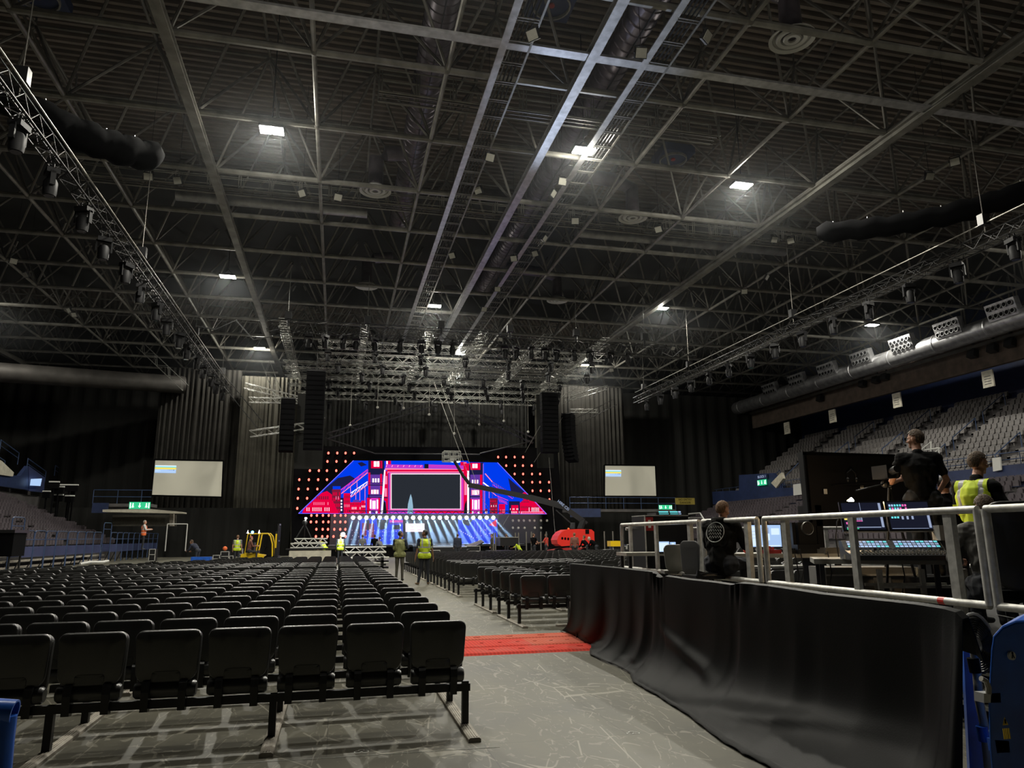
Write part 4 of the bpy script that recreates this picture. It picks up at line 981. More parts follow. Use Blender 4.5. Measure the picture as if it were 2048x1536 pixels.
# aisle steps and handrails of the right upper stand
stepm = MB()
for n, (a, b) in enumerate(RA_[:4]):
    mb = MB()
    for i in range(14):
        for h in (0, 1):
            x = RU['x0'] + .84*i + h*.42; z = RU['z0'] + .56*(i-1) + .56/2*(h+1)
            mb.mat(0).bb(x, x+.42, a, b, z-.25, z+.02); mb.mat(1).bb(x-.02, x+.04, a+.05, b-.05, z+.02, z+.04)
    tag(mb.build('aisle_steps', [M['concrete'], M['white']]), 'concrete aisle steps with pale nosings, %s aisle of the right upper stand' % BN[n], 'steps', 'aisle steps of the right upper stand')
    for k, i0 in enumerate((1, 5, 9)):
        t = thing('aisle_handrail', 'blue sloping handrail, %s of three up the %s aisle of the right upper stand' % (('lowest', 'middle', 'highest')[k], BN[n]), 'handrail', (0, 0, 0), 0, 'aisle handrails')
        xa, za = RU['x0']+.84*i0, RU['z0']+.56*i0; xb, zb = xa+.84*3, za+.56*3; yy = b if n >= 2 else (a+b)/2
        MB().tube((xa, yy, za+.95), (xb, yy, zb+.95), .04, 6).build('rail', M['railblue'], t)
        MB().tube((xa, yy, za-.2), (xa, yy, za+.95), .035, 6).build('post', M['railblue'], t); MB().tube((xb, yy, zb-.2), (xb, yy, zb+.95), .035, 6).build('post', M['railblue'], t)
# front wall and rail of upper tier
struct('parapet_right', MB().bb(44.2, 45.0, 20, 79, 4.4, 6.1), M['navy'])
t = thing('parapet_rail', 'blue tube rail along the front of the right upper stand', 'handrail', (44.4, 0, 0)); mb = MB()
for z in (6.5, 6.95): mb.tube((0, 24, z), (0, 80, z), .03, 6)
mb.build('rails', M['railblue'], t)
pm = MB()
for k in range(38): pm.tube((0, 24+k*1.5, 6.1), (0, 24+k*1.5, 6.95), .025, 5)
pm.build('posts', M['railblue'], t)
struct('wall_upper_right', MB().bb(57.2, 57.5, 20, 82, 12, 18), M['navy'])
struct('parapet_left', MB().bb(-27.6, -26.9, 20, 62, 4.4, 6.0), M['navy'])
# brick fascia and its hangings
struct('trim_1', MB().bb(50.3, 50.7, 25, 84, 14.6, 17.9), M['brick'])
tag(MB().bb(49.9, 50.2, 25, 84, 16.4, 16.6).build('cable_tray', M['tube2']), 'dark cable tray along the brown brick band on the right', 'cable tray')
t = thing('large_air_duct', 'huge silver air duct with nozzle boxes along the right wall', 'duct', (48.3, 28, 17.1))
pr = []; k = 0
while k < 54: pr += [(.78, k), (.78, k+4.9), (.82, k+4.93), (.82, k+5.05), (.78, k+5.1)]; k += 5.1
MB().lathe((0, 0, 0), pr, 24, 'y').build('duct_body', M['galv'], t, True)
for k, yc in enumerate((41.3, 46.3, 51.3, 56.4, 61.4, 66.4, 71.4)):
    c = Vector((-.75, yc-28, .75)); R = Matrix.Rotation(math.radians(-14), 3, 'Y')
    bx = MB().box(c, (.5, 2.5, 1.3), R=R).build('nozzle_box', M['galv'], t, label='silver box with ten round nozzles')
    for i in range(5):
        for j in (-1, 1):
            q = c + R @ Vector((-.27, (i-2)*.46, j*.3)); d = R @ Vector((-1, 0, 0)); nz = MB(); nz.mat(0).tube(q - d*.02, q + d*.10, .16, 12); nz.mat(1).lathe(q + d*.03, [(.155, 0), (.2, 0), (.2, -.07), (.155, -.07)], 12, 'x')
            nz.build('nozzle', [M['black'], M['galv']], bx)
for i, (px, py) in enumerate(((1976, 756), (1794, 799), (1665, 831), (1574, 855))):
    p = atx(px, py, 50.1)
    t = thing('hanging_sign', 'pale hanging sign board, %s from the right, below the brown brick band' % NTH[i], 'sign', p, 0, 'block signs')
    MB().bb(-.06, .06, -.5, .5, -.75, .6).build('board', M['offwhite'], t)
    b = MB()
    for j in range(4): b.bb(-.075, -.06, -.3, .3, -.5+j*.2, -.44+j*.2)
    b.build('printed_lines', M['seatgrey'], t)
for i, (px, py) in enumerate(((1945, 708), (1985, 697), (2020, 686), (1880, 690), (1770, 754), (1752, 760), (1725, 768), (1640, 797), (1500, 800))):
    p = atx(px, py, 50.0); t = thing('wall_speaker', 'dark loudspeaker on the brown brick band, %s in the row' % NTH[i], 'speaker', p, 0, 'loudspeakers on the brick band')
    MB().box((0, 0, 0), (.5, .7, .6), R=Matrix.Rotation(.3, 3, 'Y')).build('cabinet', M['bplast'], t); MB().bb(.1, .3, -.05, .05, .2, 1.0).build('bracket', M['darkmetal'], t)

# far vomitory of the right stand with its signs
p = atx(1524, 953, 44.0)
def sign(name, lab, cat, c, w, h, axis, m, txt=None, tm=None, size=.3, rz=None):
    t = thing(name, lab, cat, c, rz if rz is not None else (0 if axis == 'y' else -PI/2))
    MB().bb(-w/2, w/2, -.03, .03, -h/2, h/2).build('sign_board', M[m], t)
    if txt:
        for k, line in enumerate(txt):
            cu = bpy.data.curves.new('lettering', 'FONT'); cu.body = line; cu.size = size; cu.align_x = 'CENTER'; cu.align_y = 'CENTER'; cu.extrude = .004
            tmp = bpy.data.objects.new('tmp', cu); col.objects.link(tmp); bpy.context.view_layer.update()
            me = bpy.data.meshes.new_from_object(tmp.evaluated_get(bpy.context.evaluated_depsgraph_get())); bpy.data.objects.remove(tmp)
            me.materials.clear(); me.materials.append(M[tm]); o = bpy.data.objects.new('lettering', me); col.objects.link(o); o.parent = t
            o.location = (0, -.045, ((len(txt)-1)/2 - k)*size*1.05); o.rotation_euler = (PI/2, 0, 0)
    return t
def exit_marks(t, w, h):
    mb = MB()
    for s in (-1, 1):
        x = s*w*.32; mb.bb(x-.03*w, x+.03*w, -.04, -.032, -.3*h, .15*h); mb.ball((x, -.036, .27*h), (.028*w, .01, .09*h), 8, 5); mb.beam((x-.07*w, -.036, -.3*h), (x, -.036, 0), .05*h, .01); mb.beam((x+.07*w, -.036, -.25*h), (x, -.036, 0), .05*h, .01)
        mb.bb(s*w*.44-.025*w, s*w*.44+.025*w, -.04, -.032, -.38*h, .38*h)
    mb.bb(-.02*w, .02*w, -.04, -.032, -.1*h, .35*h); mb.quad((-.07*w, -.038, -.05*h), (.07*w, -.038, -.05*h), (0, -.038, -.35*h))
    mb.build('pictogram', M['exitw'], t)
t = sign('exit_sign', 'green glowing exit sign over the left balcony', 'exit sign', aty(279.5, 1011, 64), 1.55, .55, 'y', 'exitg'); exit_marks(t, 1.55, .55)
t = sign('exit_sign', 'green glowing exit sign below the right projection screen', 'exit sign', aty(1331, 1014.5, 64), 1.35, .42, 'y', 'exitg'); exit_marks(t, 1.35, .42)
t = sign('exit_sign', 'green glowing exit sign under the block sign in the right stand', 'exit sign', atx(1524, 965, 44.1), 1.7, .6, 'x', 'exitg'); exit_marks(t, 1.7, .6)
sign('block_sign', 'dark sign reading BLOCK 1 above a green exit sign', 'sign', atx(1524, 953.5, 44.1), 1.9, .55, 'x', 'navy', ['BLOCK 1'], 'uigrey', .38)
sign('warning_banner', 'yellow banner reading NO ENTRY DANGER near the right balcony', 'banner', aty(1370, 1002.5, 62), 1.95, .6, 'y', 'uiyellow' if False else 'banner', ['NO ENTRY', 'DANGER'], 'black', .27)
def slab_x(name, lab, cat, pts, X, m, th=.3):
    return tag(MB().prism([atx(px, py, X) for px, py in pts], (th, 0, 0)).build(name, M[m]), lab, cat)
slab_x('vomitory_wall', 'blue wall around the tunnel mouth in the right stand', 'wall panel', [(1478, 950), (1545, 946), (1562, 960), (1562, 1000), (1478, 1004)], 44.3, 'navy')
slab_x('lit_passage', 'cream lit passage wall beside the block sign', 'wall panel', [(1542, 966), (1562, 945), (1566, 957), (1552, 976)], 44.1, 'offwhite')
slab_x('poster', 'white poster with pink print on the blue wall left of the dark panel', 'poster', [(1586, 969), (1609, 966), (1611, 988), (1587, 991)], 43.8, 'white', .05)
slab_x('blue_hoarding', 'long blue hoarding along the lower right stand', 'hoarding', [(1395, 985), (1640, 972), (1640, 1002), (1395, 1010)], 44.15, 'navy', .05)
slab_x('wall_door', 'pale door in the blue wall behind the hi vis worker', 'door', [(1984, 916), (2000, 914), (2002, 940), (1986, 943)], 44.0, 'white', .1)
for i, (a, b) in enumerate((((1540, 958), (1560, 940)), ((1568, 955), (1598, 925)), ((1646, 918), (1652, 912)))):
    A_, B_ = atx(*a, 44.6), atx(*b, 45.8)
    t = thing('tunnel_handrail', 'blue handrail climbing beside the tunnel mouth, %s one from the left' % NTH[i], 'handrail', (0, 0, 0)); MB().tube(A_, B_, .04, 6).build('rail', M['railblue'], t); MB().tube(A_, A_-Vector((0, 0, 1)), .035, 6).tube(B_, B_-Vector((0, 0, 1)), .035, 6).build('posts', M['railblue'], t)
# bright steel stair landing behind the camera operator
t = thing('steel_stair', 'white steel stair landing at the foot of the right upper stand', 'stair', (0, 0, 0)); X = 43.5
fr = MB()
for a, b in (((1843, 899), (1862, 884)), ((1862, 884), (1862, 925)), ((1878, 897), (1878, 925)), ((1850, 900), (1878, 896)), ((1862, 912), (1880, 896)), ((1860, 922), (1880, 909))): fr.tube(atx(*a, X), atx(*b, X), .06, 6)
fr.build('railing', M['white'], t)

# ---- left side
top = [42, 66, 89, 110, 133, 152, 169, 185, 201]; top2 = [219, 232, 243.5, 254.5, 265.5, 276.5, 286, 295, 304, 313, 322, 331, 340, 350, 360, 371, 383, 396]
def barrier(y0, y1, lab, ztop=2.05, bx=-15.3):
    t = thing('front_barrier', lab, 'barrier', (bx, y0, 0), 0, 'barriers in front of the left stand'); L = (y1-y0)*.96
    fr = MB(); r = .18
    pts = [(0, 0, .05), (0, 0, ztop-r), (0, r*.3, ztop-r*.3), (0, r, ztop), (0, L-r, ztop), (0, L-r*.3, ztop-r*.3), (0, L, ztop-r), (0, L, .05)]
    fr.path(pts, .032, 6); fr.tube((0, 0, ztop-.45), (0, L, ztop-.45), .025, 6)
    fr.build('frame', M['railblue'], t)
    MB().bb(-.03, .0, .05, L-.05, .72, 1.25).build('panel', M['panelblue'], t)
    MB().tube((-.5, L*.5, .05), (0, L*.5, 1.3), .03, 5).build('strut', M['darkmetal'], t)
for L_, s in ((top, 0), (top2, 9)):
    for i in range(len(L_)-1):
        ya, yb = atx(L_[i], 1100, -15.3).y, atx(L_[i+1], 1100, -15.3).y
        barrier(ya, yb, 'blue framed barrier panel before the left stand, %s from the near end' % NTH[s+i])
for px0, px1, lab in ((17, 43, 'taller blue gate frame at the near end of the left barriers'), (203, 219, 'taller blue gate frame between the two runs of left barriers')):
    barrier(atx(px0, 1100, -16.2).y, atx(px1, 1100, -16.2).y, lab, 2.75, -16.2)
for i, z in enumerate((.12, .42, .72)):
    tag(MB().bb(-16.6+.25*i*-1-.3, -16.3-.25*i, 30, 60, z, z+.09).build('platform_board', M['pad']), 'pale board under the left stand, %s of three' % ('lowest', 'middle', 'top')[i], 'board', 'platform boards')
t = thing('covered_case', 'black covered case on a stand at the far left edge', 'covered case', aty(6, 1118, 33)); MB().bb(-.9, .5, -.6, .6, .1, 1.0).build('body', M['black'], t)
MB().bb(-1, .55, -.7, .7, 1.0, 1.12).build('cover', M['bplast'], t); lg = MB()
for sx in (-.8, .4):
    for sy in (-.5, .5): lg.tube((sx, sy, .1), (sx, sy, -.95), .04, 6)
lg.build('legs', M['darkmetal'], t)
def slabn(name, lab, cat, pts, Y, m, th=.2): return tag(MB().prism([aty(px, py, Y) for px, py in pts], (0, th, 0)).build(name, M[m]), lab, cat)
def px_(px, py): return atx(px, py, -27.0)
def slab_l(name, lab, cat, pts, m, X=-27.0, th=-.3): return tag(MB().prism([atx(px, py, X) for px, py in pts], (th, 0, 0)).build(name, M[m]), lab, cat)
slab_l('vomitory_wall', 'blue tunnel wall with sloping top in the left stand', 'wall panel', [(58, 932), (90, 955), (88, 985), (58, 982)], 'panelblue')
slab_l('vomitory_wall', 'dark blue tunnel wall at the far left of the left stand', 'wall panel', [(0, 948), (40, 952), (56, 932), (57, 980), (0, 972)], 'navy')
slab_l('lit_passage', 'cream lit passage wall at the left edge of the photo', 'wall panel', [(-10, 914), (4, 922), (28, 945), (26, 953), (-10, 948)], 'offwhite', -26.8)
slab_l('wall_screen', 'small glowing cyan screen on the blue tunnel wall of the left stand', 'screen', [(63, 958), (84, 957), (81, 972), (61, 971)], 'screenb', -26.6, -.05)
for i, (a, b) in enumerate((((2, 880), (38, 906)), ((56, 917), (92, 943)), ((111, 931), (143, 954)), ((-5, 912), (10, 922)))):
    A_, B_ = px_(*a), px_(*b)
    t = thing('stand_handrail', 'pale blue sloping handrail in the left stand, %s from the left' % ('second', 'third', 'fourth', 'first')[i], 'handrail', (0, 0, 0), 0, 'handrails of the left stand')
    MB().tube(A_, B_, .045, 6).tube(A_-Vector((0, 0, .45)), B_-Vector((0, 0, .45)), .03, 6).build('rails', M['railblue'], t); MB().tube(A_, A_-Vector((0, 0, 1)), .035, 6).tube(B_, B_-Vector((0, 0, 1)), .035, 6).build('posts', M['railblue'], t)
# stacks of steps between left stand and balcony
for i, (x0, y0, x1) in enumerate(((98, 962, 118), (104, 972, 128), (108, 988, 126), (130, 990, 148), (120, 968, 156), (142, 980, 150), (85, 981, 100))):
    t = thing('stair_block', 'dark stair block with pale tread beside the left balcony, %s one' % NTH[i], 'stair', (0, 0, 0)); YY = 66.5+i*.3; A_, B_ = aty(x0, y0, YY), aty(x1, y0, YY); MB().bb(A_.x, B_.x, YY, YY+.25, A_.z-.1, A_.z).build('tread', M['white'], t); MB().bb(A_.x, B_.x, YY+.02, YY+.25, A_.z-.6, A_.z-.1).build('riser', M['black'], t); MB().bb((A_.x+B_.x)/2-.05, (A_.x+B_.x)/2+.05, YY+.1, YY+.2, 0, A_.z-.6).build('support_post', M['black'], t)
# balconies
def balcony(x0, x1, Y, z, lab, panel=True):
    t = thing('balcony', lab, 'balcony', (x0, Y, z)); L = x1-x0
    MB().bb(0, L, 0, 2.4, -.25, 0).build('floor_slab', M['concrete'], t)
    MB().bb(0, L*.28, -.03, 0, -.75, .05).build('hoarding', M['navy'], t)
    r = MB()
    for zz in (.55, 1.1): r.tube((0, 0, zz), (L, 0, zz), .03, 6)
    k = 0
    while k <= L: r.tube((k, 0, 0), (k, 0, 1.1), .03, 5); k += 1.8
    r.build('railing', M['railblue'], t)
a, b = aty(185, 1007, 65.5), aty(301, 1007, 65.5); balcony(a.x, b.x, 65.5, a.z, 'dark balcony with blue railing below the left projection screen')
a, b = aty(1140, 1018, 65.5), aty(1352, 1018, 65.5); balcony(a.x, b.x, 65.5, a.z, 'dark balcony with blue railing below the right projection screen')
slabn('canopy', 'pale thin canopy edge under the left exit sign', 'canopy', [(205, 1019), (300, 1018), (366, 1024), (366, 1027), (205, 1024)], 64, 'offwhite', 1.5)
slabn('entrance_wall', 'dim olive wall under the left canopy', 'wall panel', [(225, 1030), (352, 1030), (352, 1052), (225, 1052)], 66, 'olivecloth', .2)
slabn('entrance_column', 'pale column at the right of the left canopy', 'column', [(339, 1027), (347, 1027), (347, 1052), (339, 1052)], 65.5, 'pad', .4)
curtain(-27, -4.2, 70.6, 0, 4.3, 'low black drape wall under the left balcony', 'wallcloth', per=1.5)
curtain(20.3, 34.7, 70.6, 0, 4.2, 'low black drape wall under the right balcony', 'wallcloth', per=1.5)
a, b = aty(335, 1048, 60), aty(375, 1048, 60)
t = thing('steel_gate', 'white framed gate at the far end of the left stand', 'gate', (0, 0, 0)); MB().tube(a, b, .04).tube(b, b-Vector((0, 0, 2)), .04).tube(a, a-Vector((0, 0, 2)), .04).build('frame', M['white'], t)
tag(MB().path([(-45, 62, 18.6), (-28, 66, 18.2)], .9, 14).build('air_duct', M['duct'], smooth=True), 'dim round air duct along the far left roof edge', 'duct')
tag(MB().path([aty(-40, 742, 67), aty(368, 770, 74)], .85, 16).build('air_duct', M['dimduct'], smooth=True), 'pale horizontal duct above the dark left end wall', 'duct')
# ---------------------------------------------------------------- people
def person(name, lab, loc, rz, J=None, top='tee', legs='jeans', skin='skin', hair='hairbrown', shoes='shoes', vest=None, vx=.02, fine=False, sleeves=1.0, scale=1.0, cap=None, build=1.0, head_yaw=0, head_pitch=0, hood=False, hi=False, group=None):
    """one continuous body; J overrides joints. local frame: faces +y, z up, x to its right"""
    D = dict(pel=(0, 0, .95), spi=(0, 0, 1.15), che=(0, .0, 1.34), neck=(0, 0, 1.50), head=(0, .015, 1.66),
             sl=(-.19, 0, 1.43), el=(-.25, -.02, 1.15), wl=(-.26, .06, .90), sr=(.19, 0, 1.43), er=(.25, -.02, 1.15), wr=(.26, .06, .90),
             hl=(-.09, 0, .93), kl=(-.10, .02, .50), al=(-.11, -.02, .09), tl=(-.12, .15, .035), hr=(.09, 0, .93), kr=(.10, .02, .50), ar=(.11, -.02, .09), tr=(.12, .15, .035))
    D.update(J or {}); V = {k: Vector(v) for k, v in D.items()}; B = build
    caps = []   # (p0, p1, r0, r1, tag)
    TAG = ['top', 'legs', 'skin', 'shoes']
    def c(a, b, r0, r1, t): caps.append((Vector(a), Vector(b), r0, r1, TAG.index(t)))
    c(V['pel'], V['spi'], .125*B, .12*B, 'top'); c(V['spi'], V['che'], .12*B, .145*B, 'top'); c(V['che'], V['neck'], .13*B, .07, 'top')
    c(V['sl'], V['sr'], .075*B, .075*B, 'top'); mid = (V['sl']+V['sr'])/2
    c(V['che']+(V['sl']-mid)*.45, V['spi']+(V['sl']-mid)*.35, .11*B, .105*B, 'top'); c(V['che']+(V['sr']-mid)*.45, V['spi']+(V['sr']-mid)*.35, .11*B, .105*B, 'top')
    c(V['hl'], V['hr'], .115*B, .115*B, 'legs')
    c(V['neck']-Vector((0, 0, .02)), V['head']-Vector((0, 0, .05)), .058, .052, 'skin')
    for s in 'lr':
        S, E_, W = V['s'+s], V['e'+s], V['w'+s]
        cut = S.lerp(E_, min(1, sleeves)) if sleeves <= 1 else E_
        c(S, cut, .062*B, .054*B if sleeves < 1 else .048*B, 'top')
        if sleeves < 1: c(cut, E_, .042, .038, 'skin')
        if sleeves > 1: c(E_, W, .046*B, .038, 'top')
        else: c(E_, W, .038, .026, 'skin')
        c(V['h'+s], V['k'+s], .088*B, .060*B, 'legs'); c(V['k'+s], V['a'+s], .058*B, .046, 'legs')
        c(V['a'+s], V['a'+s]-Vector((0, 0, .04)), .045, .045, 'shoes'); c(V['a'+s]-Vector((0, 0, .05)), V['t'+s], .042, .034, 'shoes')
        # hand: palm, four fingers, thumb
        d = (W-E_).normalized(); n = Vector((1 if s == 'r' else -1, 0, 0)); side = d.cross(n); side = side.normalized() if side.length > .1 else Vector((0, 1, 0)); n = side.cross(d).normalized()
        P0 = W + d*.02; P1 = W + d*.085
        c(P0+side*.014, P1+side*.02, .020, .017, 'skin'); c(P0-side*.014, P1-side*.02, .020, .017, 'skin')
        inn = -n if s == 'r' else -n
        for q, (o_, L_) in enumerate(((.030, .070), (.010, .080), (-.010, .075), (-.030, .058))):
            a0 = P1 + side*o_; a1 = a0 + d*L_*.5 + inn*.008; a2 = a1 + (d*.75+inn*.6).normalized()*L_*.5
            c(a0, a1, .0098, .0088, 'skin'); c(a1, a2, .0088, .0075, 'skin')
        a0 = P0 + side*.028 + d*.012; a1 = a0 + (side*.7+d*.7+inn*.2).normalized()*.042; c(a0, a1, .0125, .0105, 'skin'); c(a1, a1+(d*.9+side*.2+inn*.2).normalized()*.03, .0105, .009, 'skin')
    mb = MB(); nn = 12 if fine else 8
    for a, b, r0, r1, t in caps:
        mb.tube(a, b, r0, nn, r1); mb.ball(a, r0*.985, nn, 6); mb.ball(b, r1*.985, nn, 6)
    # head: skull, jaw, nose, ears, brow
    Rh = Matrix.Rotation(head_yaw, 3, 'Z') @ Matrix.Rotation(head_pitch, 3, 'X'); hc = V['head']; hb = MB()
    hb.ball((0, -.008, .03), (.074, .094, .098), 16, 10); hb.ball((0, .028, -.045), (.052, .06, .066), 12, 8); hb.ball((0, .07, -.085), (.024, .022, .02), 8, 6)
    hb.tube((0, .08, .025), (0, .106, -.018), .010, 8, .016); hb.ball((0, .104, -.02), (.017, .015, .012), 8, 6)
    for s in (-1, 1):
        hb.ball((s*.076, -.008, -.002), (.010, .022, .034), 8, 6); hb.ball((s*.030, .076, .030), (.022, .014, .010), 8, 5); hb.ball((s*.045, .05, -.02), (.026, .03, .026), 8, 6)
    hb.ball((0, .078, -.055), (.026, .016, .007), 8, 5); hb.ball((0, .077, -.066), (.022, .015, .007), 8, 5)
    mb.add([hc + Rh @ Vector(p) for p in hb.v], hb.f)
    me = mb.mesh('body_src', M['skin']); o = bpy.data.objects.new('body', me); col.objects.link(o)
    md = o.modifiers.new('r', 'REMESH'); md.mode = 'VOXEL'; md.voxel_size = .008 if fine else .015
    ms = o.modifiers.new('s', 'SMOOTH'); ms.iterations = 2 if fine else 1; ms.factor = .5
    dg = bpy.context.evaluated_depsgraph_get(); me2 = bpy.data.meshes.new_from_object(o.evaluated_get(dg)); bpy.data.objects.remove(o)
    n = len(me2.vertices); co = np.empty(n*3); me2.vertices.foreach_get('co', co); co = co.reshape(-1, 3)
    best = np.full(n, 9.); tg = np.full(n, 2)
    for a, b, r0, r1, t in caps:
        a_, b_ = np.array(a), np.array(b); ab = b_-a_; L2 = max(ab@ab, 1e-9)
        u = np.clip((co-a_)@ab/L2, 0, 1); d = np.linalg.norm(co-(a_+u[:, None]*ab), axis=1) - (r0+(r1-r0)*u)
        k = d < best; best[k] = d[k]; tg[k] = t
    hl_ = (co - np.array(hc)) @ np.array(Rh)          # head-local
    hd = np.linalg.norm(hl_/np.array([.085, .11, .125]), axis=1) < 1.15; tg[hd & (co[:, 2] > D['neck'][2]-.4) & (np.linalg.norm(co-np.array(hc), axis=1) < .15)] = 2
    pf = [tuple(p.vertices) for p in me2.polygons]
    fm = [int(tg[list(p)].max() if len(set(tg[list(p)])) > 1 and False else tg[p[0]]) for p in pf]
    # cloth creases: small displacement on cloth
    if fine:
        nr = np.empty(n*3); me2.vertices.foreach_get('normal', nr); nr = nr.reshape(-1, 3)
        cl = (tg != 2); dsp = .004*np.sin(co[:, 2]*46+np.sin(co[:, 0]*21)*2.2+co[:, 1]*17) + .003*np.sin(co[:, 0]*60+co[:, 2]*23)
        co2 = co + nr*(dsp*cl)[:, None]; me2.vertices.foreach_set('co', co2.ravel())
    for m in (M[top], M[legs], M[skin], M[shoes]): me2.materials.append(m)
    if len(me2.materials) > 4: me2.materials.pop(index=0)
    me2.polygons.foreach_set('material_index', fm); me2.shade_smooth(); me2.update()
    root = thing(name, lab, 'person', loc, rz, group); root.scale = (scale,)*3
    bo = bpy.data.objects.new('body', me2); col.objects.link(bo); bo.parent = root
    nr = np.empty(n*3); me2.vertices.foreach_get('normal', nr); nr = nr.reshape(-1, 3)
    def shell(nm, sel, off, mats, midx=None, jit=0):
        fs = [p for p in pf if all(sel[i] for i in p)]
        if not fs: return None
        used = sorted({i for p in fs for i in p}); mp = {u: k for k, u in enumerate(used)}
        base = co[used]; out = base + nr[used]*(off + (np.random.RandomState(3).rand(len(used), 1)*jit if jit else 0))
        b = MB(); b.v = [tuple(p) for p in out]
        for p in fs:
            b.mat(0 if midx is None else midx(co[list(p)].mean(0))); b.f.append(tuple(mp[i] for i in p)); b.m.append(b.mi)
        return b.build(nm, mats, root, True)
    x, y, z = hl_[:, 0], hl_[:, 1], hl_[:, 2]; isH = np.linalg.norm(co-np.array(hc), axis=1) < .17
    hs = isH & ((z > .082) | ((y < -.035) & (z > -.045)) | ((y < .03) & (z > .045)) ) & ~((np.abs(x) > .068) & (z < .03) & (y > -.03))
    shell('hair', hs, .010, [M[hair]], jit=.007 if fine else .004)
    if cap: shell('cap', isH & (z > .06), .016, [M[cap]])
    if fine or True:
        e = MB()
        for s in (-1, 1): e.add([hc + Rh @ (Vector(p)) for p in MB().ball((s*.031, .080, .012), (.014, .008, .008), 8, 6).v], MB().ball((0, 0, 0), 1, 8, 6).f)
        eo = e.build('eyes', M['white'], root, True)
    if hood:
        h = MB(); h.path([V['neck']+Vector((.10, .03, -.02)), V['neck']+Vector((.07, -.09, .02)), V['neck']+Vector((0, -.13, .01)), V['neck']+Vector((-.07, -.09, .02)), V['neck']+Vector((-.10, .03, -.02))], [.03, .045, .055, .045, .03], 10)
        h.build('hood', M[top], root, True)
    if vest:
        tr = (tg == 0); ax = (V['sr']-V['sl']).normalized(); rel = co - np.array(mid); lat = np.abs(rel @ np.array(ax))
        up = np.array((V['neck']-V['pel']).normalized()); h0 = (co - np.array(V['pel'])) @ up; hn = (V['neck']-V['pel']).length
        lim = np.where(h0 > hn*.55, .165*B, .23*B)
        sel = (tr | ((tg == 1) & (h0 > -.12))) & (lat < lim) & (h0 > -.10) & (h0 < hn*.97)
        def stripe(cn):
            q = float((cn-np.array(V['pel'])) @ up); l = abs(float((cn-np.array(mid)) @ np.array(ax)))
            return 1 if (.06 < q < .11 or .24 < q < .29 or (q > .29 and .085 < l < .135)) else 0
        shell('hi_vis_vest', sel, vx, [M[vest], M['reflect']] if vest != 'olive' else [M[vest], M[vest]], stripe)
    return root
def head_z(px, py, Y): return aty(px, py, Y)
WALK = dict(kl=(-.10, .10, .50), al=(-.11, .10, .09), tl=(-.12, .27, .035), kr=(.10, -.02, .50), ar=(.11, -.18, .12), tr=(.12, -.03, .04))
# two men in the aisle
p = atz(793, 1157, 0); person('person', 'man in olive vest and dark trousers standing in the aisle, back turned, head turned right', (p.x-.02, p.y-1.5, 0), -.25, dict(wr=(.16, .24, 1.15), er=(.30, .0, 1.18), el=(-.24, .02, 1.16), wl=(-.12, .22, 1.12), head=(.01, .02, 1.66)), 'navycloth', 'olivecloth', 'skin2', 'hairblack', vest='olive', sleeves=1.2, head_yaw=-.9, build=1.08, scale=1.02)
p = atz(848, 1169, 0); person('person', 'man in bright yellow vest and black trousers walking down the aisle', (p.x, p.y, 0), .15, dict(kl=(-.11, .04, .50), al=(-.20, .0, .09), tl=(-.24, .15, .035), kr=(.12, .02, .50), ar=(.14, .0, .09), tr=(.18, .16, .035), wl=(-.30, .03, .88), wr=(.31, .03, .88)), 'navycloth', 'jeans', 'skin2', 'hairblack', 'boots', vest='hivis', sleeves=.75, head_yaw=.9, build=1.12, scale=1.03)

BEND = dict(pel=(0, 0, .92), spi=(0, .12, 1.08), che=(0, .27, 1.2), neck=(0, .40, 1.30), head=(0, .50, 1.40), sl=(-.18, .33, 1.24), sr=(.18, .33, 1.24), el=(-.22, .42, 1.0), wl=(-.18, .60, .92), er=(.22, .42, 1.0), wr=(.18, .60, .92))
def far(px, Y, lab, rz=0, ztop=None, **k):
    x = aty(px, 1085, Y).x; return person('person', lab, (x, Y, k.pop('z', 0)), rz, **k)
far(475, 48, 'worker in yellow vest seen from behind, left of the forklift', 0, top='greycloth', vest='hivis', hair='hairginger', sleeves=.5, build=1.1)
far(397, 45, 'person in dark jacket leaning over near the left barriers', 1.0, J=BEND, top='navycloth', sleeves=1.2)
person('person', 'man in orange vest and white shirt walking on the front of the left stand', (aty(287, 1070, 50).x, 50, .95), -1.3, dict(er=(.24, .1, 1.2), wr=(.2, .34, 1.22), el=(-.24, .1, 1.2), wl=(-.2, .34, 1.22)), 'whitecloth', 'jeans', 'skin', 'hairgrey', vest='hiviso', sleeves=1.2, build=1.1)
far(651, 47, 'worker in yellow vest bending beside the pallet of silver trusses', .9, top='navycloth', vest='hivis', J=dict(BEND, head=(0, .38, 1.48)), sleeves=1.2)
far(681, 46, 'worker in yellow vest with a bright head torch, seen from behind', .1, top='navycloth', vest='hivis', sleeves=1.2, hair='hairginger')
far(725, 55, 'person in pale grey top standing near the stage left half', .1, top='greycloth', sleeves=1.2)
far(749, 55, 'person in black, second of the crew near the stage left half', .1, top='black', sleeves=1.2)
far(764, 54, 'person in dark grey leaning, beside the crew member in black', .6, top='greycloth', sleeves=1.2, J=dict(BEND, head=(0, .3, 1.5)))
far(915, 50, 'technician in navy work suit seen from behind before the glossy runway', 0, top='navycloth', sleeves=1.2, build=1.25)
far(984, 52, 'technician in olive overalls standing left of the black railed platform', 1.2, top='olivecloth', legs='olivecloth', sleeves=1.2)
far(1013, 58, 'person behind the black railed platform by the stage', 0, top='greycloth', sleeves=1.2, hair='hairginger')
